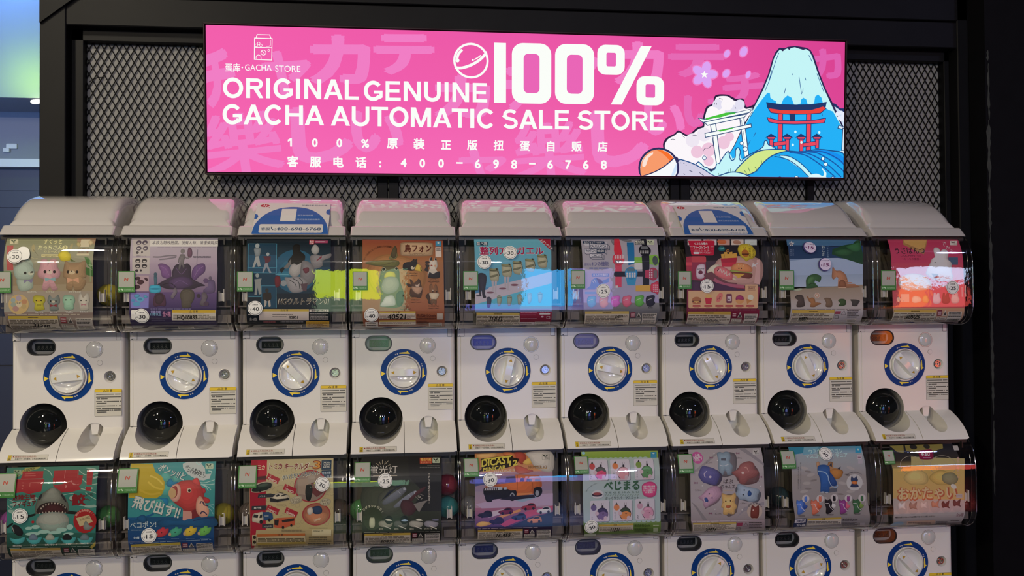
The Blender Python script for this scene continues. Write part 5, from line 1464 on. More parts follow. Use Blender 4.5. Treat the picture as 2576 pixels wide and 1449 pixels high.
CARDS[1,0] = [
('G','2c6a5a','2f7468',[-1264,-61,1117,-70,1117,-993,-1158,-923]),
('G','3a7a6e','2c6e66',[-1159,-914,1117,-984,1101,-1889,-1155,-1811]),
('G','22564c','123c30',[-1155,-1802,1107,-1881,1083,-2281,-1164,-2182]),
('G','16352c','101c18',[-1163,-2171,1084,-2269,988,-2743,-1171,-2743]),
('S','93ab9c',18,[605,-186,803,-327,1118,-298]),
('S','93ab9c',18,[728,-436,920,-587,1130,-575]),
('S','93ab9c',18,[716,-690,912,-750,1108,-828]),
('S','93ab9c',17,[231,-856,493,-810,616,-868]),
('S','93ab9c',18,[-307,-119,-150,-203,-57,-340]),
('S','93ab9c',17,[-1124,-924,-951,-1020,-1020,-1145]),
('S','93ab9c',17,[-1141,-1068,-1020,-1181,-812,-1170]),
('S','93ab9c',18,[494,-1083,757,-1147,1074,-1138]),
('S','93ab9c',18,[826,-783,985,-916,1109,-993]),
('S','93ab9c',17,[-362,-911,-501,-943,-570,-1086]),
('E','8aa498',919,-155,143,24,-10),
('E','8aa498',1061,-408,71,26,20),
('E','8aa498',926,-678,106,29,-10),
('E','8aa498',-899,-1040,190,44,10),
('E','8aa498',-1019,-1254,121,47,-20),
('E','8aa498',-501,-943,104,40,30),
('E','8aa498',511,-938,88,73),
('E','8aa498',968,-1171,158,37),
('P','8a8a4a',[-1024,-349,-772,-76,-390,-57,-448,-115,-679,-188,-824,-251,-962,-360]),
('T','2c2c16','⚠CAUTION',-798,-204,104,15.0,0.03,275,0),
('Y','7c9474','2c4030',[-1076,-127,-882,-132,-850,-298,-1042,-293]),
('P','8e1420',[-837,-183,-302,-189,-287,-389,-852,-395,-818,-280]),
('P','8e1420',[-964,-406,-248,-417,-296,-732,-606,-795,-782,-736,-971,-766]),
('L','b4625c',12,[-973,-399,-258,-404]),
('L','b4625c',10,[-752,-263,-492,-251]),
('L','b4625c',10,[-760,-316,-481,-314]),
('L','b4625c',12,[-593,-598,-595,-499,-248,-491]),
('P','b4625c',[-796,-488,-767,-488,-765,-507,-794,-506]),
('P','b4625c',[-788,-566,-758,-566,-756,-585,-785,-584]),
('P','b4625c',[-797,-643,-763,-644,-761,-661,-796,-660]),
('P','8e1420',[-30,-187,603,-176,617,-321,735,-343,731,-546,659,-634,717,-708,492,-773,230,-784,9,-616,-32,-396,-8,-378]),
('P','2c6a5a',[3,-543,174,-512,284,-551,24,-576]),
('L','b4706c',11,[260,-185,267,-405]),
('L','b4706c',11,[587,-185,617,-414]),
('P','b4706c',[366,-499,459,-465,493,-539,621,-588,680,-563,516,-594,454,-501]),
('P','b4706c',[321,-570,362,-644,310,-660]),
('P','8e1420',[816,-182,984,-173,991,-599,853,-586]),
('P','8e1420',[836,-643,978,-658,975,-766,833,-747]),
('T','6c1a20','危険生物',-1012,-942,153,1.4,0.04,571,0),
('T','5c1a1e','フィギュア',-1002,-1118,175,1.3,0.03,580,0),
('T','74181e','鮫',503,-1102,320,0.3,0.05,324,0),
('T','5c1c20','〜',380,-1025,127,-12.1,0.03,0,0),
('T','5c1c20','〜',845,-1021,127,-12.1,0.03,0,0),
('T','3c3430','さめ',853,-884,91,-1.7,0.02,185,0),
('P','161a16',[-638,-1357,-430,-1309,-430,-1364,-638,-1430]),
('P','161a16',[336,-1252,1109,-1387,1109,-1432,337,-1343]),
('B','5e6258',[-448,-1199,-414,-1019,-327,-839,-158,-718,-6,-642,156,-710,283,-858,389,-1044,406,-1263,302,-1333,-13,-1286,-291,-1314,-430,-1327]),
('B','767a70',[-292,-986,-155,-754,-5,-651,141,-745,231,-929,126,-1035,-118,-1028]),
('B','24262a',[-362,-947,-327,-839,-258,-805,-309,-949]),
('B','24262a',[213,-838,283,-858,354,-1042,284,-967]),
('B','2c1c1c',[-413,-1273,-326,-1112,-187,-1044,22,-1032,231,-1075,354,-1189,380,-1308,232,-1303,-13,-1286,-291,-1323]),
('B','3c1c1e',[-257,-1278,-118,-1101,162,-1109,284,-1278,57,-1279]),
('P','b4a898',[-309,-1167,-271,-1169,-290,-1223]),
('P','b4a898',[-257,-1115,-219,-1116,-238,-1170]),
('P','b4a898',[-187,-1077,-149,-1078,-168,-1132]),
('P','b4a898',[-118,-1053,-79,-1055,-98,-1109]),
('P','b4a898',[-39,-1039,-1,-1041,-20,-1095]),
('P','b4a898',[39,-1042,78,-1043,59,-1097]),
('P','b4a898',[118,-1050,156,-1051,137,-1105]),
('P','b4a898',[188,-1074,226,-1075,207,-1129]),
('P','b4a898',[249,-1112,287,-1113,268,-1168]),
('P','b4a898',[301,-1169,340,-1170,321,-1224]),
('P','b4a898',[-343,-1330,-305,-1331,-324,-1284]),
('P','b4a898',[-265,-1315,-227,-1316,-246,-1268]),
('P','b4a898',[-187,-1303,-149,-1304,-168,-1256]),
('P','b4a898',[-109,-1298,-70,-1299,-89,-1251]),
('P','b4a898',[-30,-1295,8,-1296,-11,-1248]),
('P','b4a898',[57,-1294,95,-1295,76,-1247]),
('P','b4a898',[144,-1301,183,-1302,163,-1254]),
('P','b4a898',[232,-1312,270,-1314,251,-1266]),
('P','b4a898',[302,-1333,340,-1334,321,-1286]),
('B','8c9086',[-378,-1420,-256,-1333,-13,-1295,232,-1322,363,-1390,425,-1538,373,-1700,93,-1763,-220,-1716,-412,-1582]),
('B','7a8a80',[-360,-1566,-116,-1629,233,-1622,407,-1555,338,-1735,59,-1798,-255,-1751]),
('E','8cb0a4',-429,-1673,104,54),
('E','8cb0a4',233,-1768,140,55),
('E','8cb0a4',-220,-1807,157,47),
('E','8cb0a4',443,-1702,88,73),
('E','8cb0a4',-602,-1703,87,44),
('E','8cb0a4',59,-1835,174,44),
('E','8cb0a4',-498,-1852,191,44),
('E','8cb0a4',408,-1884,140,37),
('E','9a2026',-499,-1538,36,38),
('E','941e20',828,-1551,295,325),
('P','b0a078',[600,-1471,933,-1390,1030,-1585,697,-1702]),
('T','3c3020','たったいま誕生',705,-1547,74,14.9,0.02,262,0),
('B','6c7470',[785,-1714,845,-1552,934,-1664,1022,-1722,934,-1792,829,-1789]),
('T','c8a08c','船',626,-1398,64,55.6,0.02,0,1),
('T','c8a08c','か',665,-1353,64,41.4,0.02,0,1),
('T','c8a08c','ら',714,-1320,65,27.0,0.02,0,1),
('T','c8a08c','身',769,-1301,65,12.6,0.02,0,1),
('T','c8a08c','を',827,-1295,65,-1.8,0.02,0,1),
('T','c8a08c','隠',886,-1304,64,-16.0,0.02,0,1),
('T','c8a08c','せ',941,-1328,63,-29.9,0.02,0,1),
('T','c8a08c','!',990,-1364,62,-43.4,0.02,0,1),
('T','c8a08c','!',1029,-1411,62,-56.6,0.02,0,1),
('B','16181c',[-1018,-1725,-992,-1599,-880,-1621,-758,-1752,-758,-1861,-844,-1894,-965,-1817]),
('S','8c8c88',21,[-1027,-1634,-992,-1726,-965,-1799]),
('S','0f1210',45,[-1147,-1666,-1087,-1614,-1001,-1554]),
('B','3f9090',[-1078,-1940,-983,-1980,-879,-1966,-775,-1969,-680,-1918,-724,-2044,-829,-2105,-950,-2101,-1035,-2033]),
('B','3f9090',[-663,-1955,-567,-1995,-463,-1980,-359,-1984,-263,-1933,-308,-2059,-413,-2121,-535,-2116,-620,-2048]),
('B','3f9090',[-237,-1970,-142,-2010,-37,-1996,67,-1999,163,-1948,119,-2075,11,-2137,-110,-2133,-195,-2063]),
('B','3f9090',[207,-1986,303,-2026,408,-2012,513,-2015,609,-1964,564,-2091,455,-2155,333,-2150,250,-2080]),
('B','3f9090',[635,-2001,732,-2042,837,-2027,942,-2031,1039,-1979,994,-2107,883,-2173,761,-2168,678,-2095]),
('B','5c6c7c',[-602,-1994,-567,-1886,-481,-1852,-394,-1910,-377,-2002,-481,-2016]),
('B','8a9084',[-177,-2009,-142,-1901,-55,-1867,33,-1925,50,-2017,-55,-2032]),
('B','141618',[259,-2025,294,-1916,382,-1883,469,-1941,486,-2033,381,-2047]),
('B','5a6c70',[705,-2041,741,-1932,829,-1898,916,-1956,933,-2049,828,-2064]),
('T','c8d0c0','ホホジロザメ',-1008,-2178,58,-1.2,0.02,216,0),
('T','c8d0c0','アオザメ',-567,-2176,59,-1.2,0.02,147,0),
('T','c8d0c0','コブシメシャーク',-193,-2177,59,-1.2,0.02,296,0),
('T','c8d0c0','ラブカ',340,-2174,59,-1.2,0.02,114,0),
('T','c8d0c0','シュモクザメ',717,-2168,59,-1.2,0.02,219,0),
('P','9a8a3c',[934,-2274,1100,-2102,1091,-2214,988,-2326]),
('M','8aa498',[-1099,-2210,921,-2232,919,-2252,-1101,-2229],1),
('W',[-1087,-2227,190,-2258,178,-2743,-1118,-2743],'a88c48'),
('V',[243,-2254,603,-2247,542,-2743,204,-2743],'5c1c24'),
('K',[634,-2333,1049,-2329,979,-2743,569,-2743]),
('T','15130f','20916',-741,-2743,209,0.0,0.025,396,0,0.15),
]
CARDS[1,1] = [
('G','3f8488','3c8884',[-1212,-37,1056,-30,1071,-832,-1182,-766]),
('G','3c8684','2f7c80',[-1200,-756,1071,-823,1058,-1612,-1207,-1537]),
('G','15486c','10386a',[-1207,-1500,1058,-1537,1041,-2264,-1203,-2168]),
('G','0f386a','0e305a',[-1202,-2158,1042,-2253,1015,-2619,-1218,-2743]),
('B','4c9088',[-355,-330,-215,-295,-94,-431,-121,-560,-263,-574,-377,-497]),
('B','4c9088',[-58,-432,103,-418,130,-548,-13,-563]),
('B','489088',[-277,-647,-116,-633,-56,-799,-146,-944,-325,-938,-361,-790]),
('B','489088',[-504,-1043,-289,-1032,-235,-1181,-361,-1269,-539,-1227]),
('B','489088',[-200,-1164,-38,-1113,87,-1247,69,-1394,-146,-1387]),
('B','1d6a8c',[-208,-594,-108,-486,-10,-599,97,-584,-41,-708,-186,-686]),
('B','236c90',[-432,-1009,-182,-1016,-146,-1128,-200,-1201,-325,-1049]),
('P','a89428',[-1203,-37,-633,-54,-520,-306,-347,-424,-263,-574,-255,-756,-325,-920,-468,-1008,-896,-991,-1189,-967,-1182,-766]),
('S','c0ac4a',39,[-654,-397,-449,-495,-295,-646]),
('S','bca63c',47,[-694,-562,-507,-713,-290,-773]),
('S','b49c34',53,[-897,-774,-629,-892,-361,-863]),
('P','a8b0ae',[167,-77,297,-29,626,-35,774,-226,808,-400,952,-385,924,-515,764,-566,581,-543,335,-387,191,-209]),
('T','24282c','ボールをはめて',253,-191,106,-25.6,0.03,576,0),
('T','24282c','コイを押すと…?',301,-300,99,-23.4,0.03,521,0),
('Y','a8b8a0','3c5048',[775,-88,984,-94,1000,-256,791,-250]),
('S','9cc0bc',26,[517,-36,599,-120,665,-60]),
('S','a8c4bc',22,[873,-307,966,-329,952,-385]),
('S','9cbcb4',16,[676,-619,821,-623,1053,-556]),
('S','9cbcb4',16,[696,-656,877,-679,1058,-666]),
('S','9cbcb4',16,[714,-675,879,-734,971,-829]),
('S','9cbcb4',16,[696,-674,825,-733,899,-845]),
('T','1f5a6c','ポンッ!!と',-482,-239,242,-23.5,0.05,795,0),
('T','b4b8b0','ポンッ!!と',-474,-235,228,-23.5,0.03,768,0),
('T','1d5468','飛び出す!!',-1109,-1209,374,-16.2,0.05,1281,0),
('T','b8bab0','飛び出す!!',-1099,-1202,356,-16.2,0.03,1254,0),
('B','a43a38',[-128,-944,-41,-726,133,-585,347,-545,565,-579,716,-730,790,-935,736,-1193,573,-1336,357,-1385,141,-1248,-38,-1095]),
('B','aa3c3c',[457,-576,525,-504,615,-507,677,-655,661,-710,515,-651]),
('B','983034',[736,-785,808,-787,830,-880,754,-915]),
('B','983034',[772,-1008,899,-1049,944,-1125,881,-1179,754,-1138]),
('P','8c3434',[231,-1325,465,-1370,483,-1593,357,-1635,222,-1621]),
('P','b48478',[231,-1362,447,-1388,501,-1556,375,-1644,222,-1621]),
('P','6c2428',[465,-1370,628,-1301,718,-1508,465,-1592]),
('B','c08e78',[610,-1041,700,-988,826,-1196,917,-1366,880,-1532,718,-1563,591,-1411,570,-1225]),
('S','2c2a48',29,[682,-1191,700,-1136,754,-1147,772,-1194,808,-1232,899,-1254]),
('S','2c2a48',29,[700,-1470,718,-1415,790,-1417,862,-1494]),
('E','c4ac94',393,-821,61,63),
('E','2a1818',400,-823,36,37),
('B','c49484',[-146,-907,-60,-689,82,-639,167,-750,168,-953,88,-1099,-38,-1095]),
('B','8e3c38',[-110,-871,-41,-726,48,-692,87,-784,70,-950,-20,-1021,-101,-982]),
('E','b4966c',-47,-882,104,133),
('S','16507c',46,[-1198,-1518,-1038,-1542,-842,-1475,-753,-1496,-593,-1446,-539,-1411]),
('S','2a7c90',18,[-949,-1527,-896,-1492,-825,-1457,-753,-1515]),
('B','16486e',[-967,-1544,-914,-1473,-807,-1439,-736,-1497,-718,-1608,-824,-1660]),
('S','2c8090',14,[-378,-1675,-289,-1641,-182,-1663,-199,-1736,-325,-1750]),
('B','14466c',[-468,-1672,-325,-1584,-182,-1626,34,-1651,285,-1641,537,-1650,718,-1563,1061,-1575,1058,-1816,-2,-1761,-325,-1787]),
('S','1c2c58',22,[501,-1649,718,-1600,1061,-1575]),
('S','8ab0b0',11,[899,-1235,989,-1275,1052,-1352]),
('S','8ab0b0',11,[917,-1199,1025,-1221,1053,-1277]),
('S','8ab0b0',11,[880,-1309,953,-1348,1025,-1481]),
('T','a4b4b4','ベコポン!',-1144,-1787,193,1.1,0.01,676,0),
('T','8aa4b0','BEKOPON',-1109,-1852,37,-2.0,0,285,0),
('T','a4b4bc','全4種',-1060,-2075,71,-2.1,0.03,151,0),
('B','a4303a',[-486,-1966,-423,-1857,-334,-1824,-316,-1787,-244,-1799,-226,-1846,-146,-1830,-155,-1922,-209,-1994,-316,-2046,-424,-2052]),
('E','a88c6c',-462,-1985,36,48),
('E','241a1c',-325,-1935,14,15),
('B','3c8c70',[-137,-1969,-74,-1860,16,-1826,34,-1790,105,-1802,123,-1848,204,-1833,195,-1925,141,-1997,33,-2049,-75,-2055]),
('E','a88c6c',-114,-1988,36,48),
('E','241a1c',25,-1938,14,15),
('B','b49c34',[249,-1964,312,-1855,402,-1821,420,-1785,492,-1796,510,-1843,591,-1827,582,-1920,528,-1992,419,-2044,311,-2050]),
('E','a88c6c',272,-1983,36,48),
('E','241a1c',411,-1932,14,15),
('B','5c9a48',[627,-1968,691,-1859,781,-1825,799,-1788,871,-1800,889,-1847,971,-1831,961,-1924,907,-1996,798,-2048,690,-2054]),
('E','a88c6c',651,-1987,36,48),
('E','241a1c',790,-1936,14,15),
('M','8aa4b8',[-424,-2089,-192,-2097,-192,-2111,-424,-2102],1),
('M','8aa4b8',[-75,-2102,158,-2110,157,-2124,-76,-2115],1),
('M','8aa4b8',[310,-2116,544,-2125,543,-2139,310,-2130],1),
('M','8aa4b8',[688,-2130,923,-2139,922,-2154,687,-2145],1),
('M','8aa4b8',[-1152,-2192,967,-2162,966,-2181,-1154,-2211],1),
('W',[-1147,-2235,160,-2214,160,-2743,-1173,-2743],'a8943c'),
('V',[187,-2215,539,-2209,508,-2743,151,-2743],'6c2838'),
('K',[570,-2266,996,-2262,980,-2660,535,-2743]),
('T','15130f','31202',-783,-2661,190,-0.4,0.025,324,0,0.15),
]
CARDS[1,2] = [
('G','a49a78','a2966e',[-1113,-16,1123,-25,1139,-1043,-1122,-975]),
('G','a2966e','9c8e62',[-1122,-965,1139,-1033,1136,-2023,-1106,-1945]),
('G','968660','8e7e58',[-1105,-1936,1136,-2013,1119,-2550,-1114,-2683]),
('P','8a1428',[-1113,-16,-686,-28,-683,-988,-1113,-975]),
('P','8a1428',[-1113,-975,-683,-988,-685,-1960,-1102,-1945]),
('P','981830',[-940,-46,-690,-53,-664,-468,-913,-461]),
('P','8a1428',[-1102,-1936,-941,-1941,-1051,-2702,-1114,-2683]),
('O','8c8060',43,-355,63,65,9),
('O','8c8060',16,-710,48,48,9),
('O','8c8060',-94,-1062,48,49,9),
('O','8c8060',164,-1314,63,64,9),
('O','8c8060',34,-1291,41,41,9),
('O','8c8060',533,-1739,56,56,9),
('O','8c8060',1093,-1023,52,53,9),
('O','8c8060',292,-1768,48,49,9),
('O','8c8060',181,-1858,63,64,9),
('O','8c8060',960,-1847,56,56,9),
('O','8c8060',888,-1073,45,45,9),
('O','8c8060',-180,-349,48,50,9),
('O','8c8060',-327,-383,56,57,9),
('O','8c8060',-628,-1158,40,41,9),
('O','8c8060',760,-115,49,54,9),
('O','8c8060',1091,-1418,37,38,9),
('O','8c8060',1072,-1756,41,41,9),
('S','8c8060',13,[-335,-1597,-243,-1582]),
('S','8c8060',13,[-243,-1526,-169,-1547]),
('S','8c8060',13,[925,-1036,1018,-1058]),
('S','8c8060',13,[-58,-1251,53,-1235]),
('S','8c8060',13,[-536,-880,-444,-808]),
('S','8c8060',13,[-389,-773,-242,-758,-223,-815]),
('T','847858','TOMICA',-408,-1318,75,-3.8,0.015,277,0),
('T','847858','TO',-416,-921,74,-26.8,0.015,112,0),
('T','c4b090','三カ',-931,-305,155,-1.6,0.03,194,0),
('T','d8ccac','トミカ キーホルダー',-617,-302,214,-1.6,0.06,1209,0),
('T','6c2024','トミカ キーホルダー',-608,-296,199,-1.6,0.03,1181,0),
('T','6c2024','3',581,-322,322,-1.6,0.05,187,0),
('T','b4803c','3',590,-316,303,-1.6,0.02,168,0),
('F','24384c',802,-361,1074,-89,8),
('T','b4b4a8','TAKARA',823,-179,78,-1.6,0.02,226,0),
('T','b4b4a8','TOMY',825,-252,85,-1.6,0.02,210,0),
('T','b4b4a8','ARTS',839,-315,70,-1.6,0.02,187,0),
('F','24384c',809,-588,1080,-380,6),
('T','9caab0','対象年齢',825,-487,83,2.5,0.02,238,0),
('T','9caab0','以上',961,-588,82,2.4,0.02,130,0),
('E','8a2c34',518,-799,449,443),
('E','7c6c60',518,-800,412,409),
('P','8c7c6c',[162,-622,495,-575,461,-1060,183,-995]),
('P','8a7e70',[455,-462,660,-448,627,-691,442,-722]),
('P','5c2c2c',[535,-707,795,-695,907,-960,683,-1104,517,-949]),
('B','181a16',[387,-832,424,-759,535,-762,572,-913,516,-1174,423,-1190,377,-1020]),
('E','8a2c30',673,-1574,386,312),
('E','8c5440',673,-1574,356,282),
('B','a06a4c',[348,-1582,608,-1497,979,-1565,885,-1769,570,-1815]),
('B','20304c',[571,-1383,757,-1351,831,-1448,793,-1559,607,-1553]),
('B','a8a094',[441,-1416,552,-1382,580,-1515,496,-1587,431,-1529]),
('T','c8b8a0','TOMICA',607,-1779,76,18.5,0.02,203,0),
('B','9c947c',[-39,-1176,53,-1085,238,-1053,294,-1130,256,-1223,145,-1257,34,-1272]),
('B','9c947c',[766,-1276,832,-1165,981,-1151,1064,-1210,1036,-1304,905,-1356]),
('T','2c2820','おでかけに',25,-1182,71,4.3,0.02,221,0),
('T','2c2820','ぴったり!!',35,-1238,71,2.3,0.02,203,0),
('T','2c2820','手のひら',822,-1250,64,8.4,0.02,185,0),
('T','2c2820','サイズ!',850,-1317,68,6.3,0.02,158,0),
('P','8e1a28',[-629,-422,-310,-572,-371,-718,-679,-571]),
('T','d0b4a4','TOMICA',-651,-581,87,-25.2,0.03,273,0),
('O','d0b4a4',-568,-490,18,21,7),
('P','8e1a28',[-169,-714,146,-863,81,-1011,-223,-861]),
('T','d0b4a4','TOMICA',-195,-872,89,-25.7,0.03,271,0),
('O','d0b4a4',-109,-781,18,20,7),
('P','8e1a28',[-628,-1261,-316,-1411,-381,-1559,-684,-1409]),
('T','d0b4a4','TOMICA',-656,-1419,88,-25.9,0.03,270,0),
('O','d0b4a4',-570,-1328,18,21,7),
('P','8e1a28',[-132,-1351,182,-1502,117,-1650,-187,-1499]),
('T','d0b4a4','TOMICA',-160,-1510,89,-25.9,0.03,271,0),
('O','d0b4a4',-73,-1419,18,21,7),
('T','d0c8a8','クルマたちといつもいっしょ!',-244,-620,161,8.6,0.05,1021,0),
('T','24405c','クルマたちといつもいっしょ!',-235,-611,150,8.6,0.02,1003,0),
('B','b0a48c',[-1076,-901,-1049,-791,-905,-684,-686,-644,-519,-677,-517,-787,-627,-877,-811,-928,-976,-932]),
('B','16221a',[-1058,-883,-1031,-810,-895,-712,-685,-663,-541,-695,-536,-778,-637,-855,-811,-900,-976,-908]),
('B','2c3c30',[-885,-740,-721,-689,-610,-711,-683,-764,-866,-796]),
('E','101010',-838,-881,33,37),
('E','101010',-572,-790,29,37),
('B','a8a08c',[-582,-1159,-554,-1067,-425,-977,-278,-953,-112,-1005,-48,-1082,-57,-1157,-242,-1189,-389,-1212,-536,-1208]),
('P','1c1c1c',[-573,-1085,-389,-1128,-150,-1116,-57,-1100,-67,-1156,-389,-1203,-564,-1188]),
('P','242424',[-444,-1033,-333,-989,-315,-1036,-389,-1062]),
('P','242424',[-278,-1028,-168,-994,-112,-1014,-278,-1060]),
('E','101010',-371,-1175,33,37),
('E','101010',-104,-1127,30,38),
('P','18181c',[-333,-939,-205,-961,-214,-980,-324,-958]),
('B','a8a08c',[-1050,-1704,-1023,-1519,-885,-1477,-757,-1472,-748,-1659,-812,-1768,-959,-1745]),
('P','1f3c60',[-775,-1471,-610,-1467,-509,-1517,-491,-1648,-537,-1694,-739,-1696]),
('P','1c1c1c',[-1004,-1520,-885,-1542,-904,-1625,-1023,-1603]),
('P','1c1c1c',[-845,-1553,-779,-1527,-785,-1620,-858,-1627]),
('E','141414',-812,-1731,44,52),
('E','141414',-592,-1686,37,45),
('T','a4a89c','▬▬',-721,-1585,56,-1.9,0,110,0),
('P','a0482c',[-464,-1668,-390,-1642,89,-1630,92,-1846,-22,-1870,-244,-1928,-464,-1892]),
('P','1c1412',[-455,-1696,-335,-1682,-354,-1849,-455,-1827]),
('P','241814',[-261,-1703,80,-1658,74,-1733,-243,-1769]),
('P','a05a30',[-455,-1668,70,-1633,80,-1652,-390,-1680]),
('E','141414',-225,-1904,33,41),
('E','141414',-4,-1855,30,37),
('P','26282e',[-884,-982,-554,-964,-425,-996,-499,-1068,-903,-1075]),
('P','26282e',[-1059,-1294,-656,-1292,-684,-1409,-1068,-1402]),
('P','26282e',[-785,-1797,-492,-1794,-492,-1910,-785,-1904]),
('P','3c1018',[-929,-508,-673,-487,-687,-589,-953,-591]),
('T','b4b4ac','パトカー',-848,-1058,56,1.3,0.02,201,0),
('T','b4b4ac','塵芥車',-1004,-1370,56,1.2,0.02,201,0),
('T','b4b4ac','ハイウェイバス',-739,-1883,56,1.1,0.02,202,0),
('M','5c5440',[-262,-1959,384,-1981,383,-2053,-263,-2031],3),
('M','5c5440',[477,-1934,1071,-1954,1071,-1979,476,-1958],1),
('P','b0a684',[560,-1984,1074,-2002,1072,-2179,558,-2158]),
('T','3c3828','0570-041173',578,-2053,57,-2.0,0.03,279,0),
('M','4c4634',[464,-2176,1077,-2201,1070,-2402,456,-2368],3),
('M','4c4634',[427,-2395,1059,-2432,1047,-2643,415,-2559],2),
('P','a89a78',[-920,-2064,365,-2081,380,-2392,-934,-2407]),
('P','985428',[-920,-2064,365,-2081,367,-2151,-917,-2132]),
('T','3c2418','注 意',-300,-2125,68,-1.1,0.02,0,1),
('M','4c4634',[-899,-2168,333,-2218,326,-2361,-906,-2299],3),
('P','94803c',[-926,-2323,364,-2349,369,-2428,-932,-2407]),
('M','6a5c40',[-917,-2423,326,-2505,306,-2743,-944,-2663],3),
('P','a89a78',[-1052,-2078,-938,-2082,-960,-2436,-1073,-2429]),
('E','28241c',-989,-2145,40,49),
('E','28241c',-998,-2298,40,59),
]
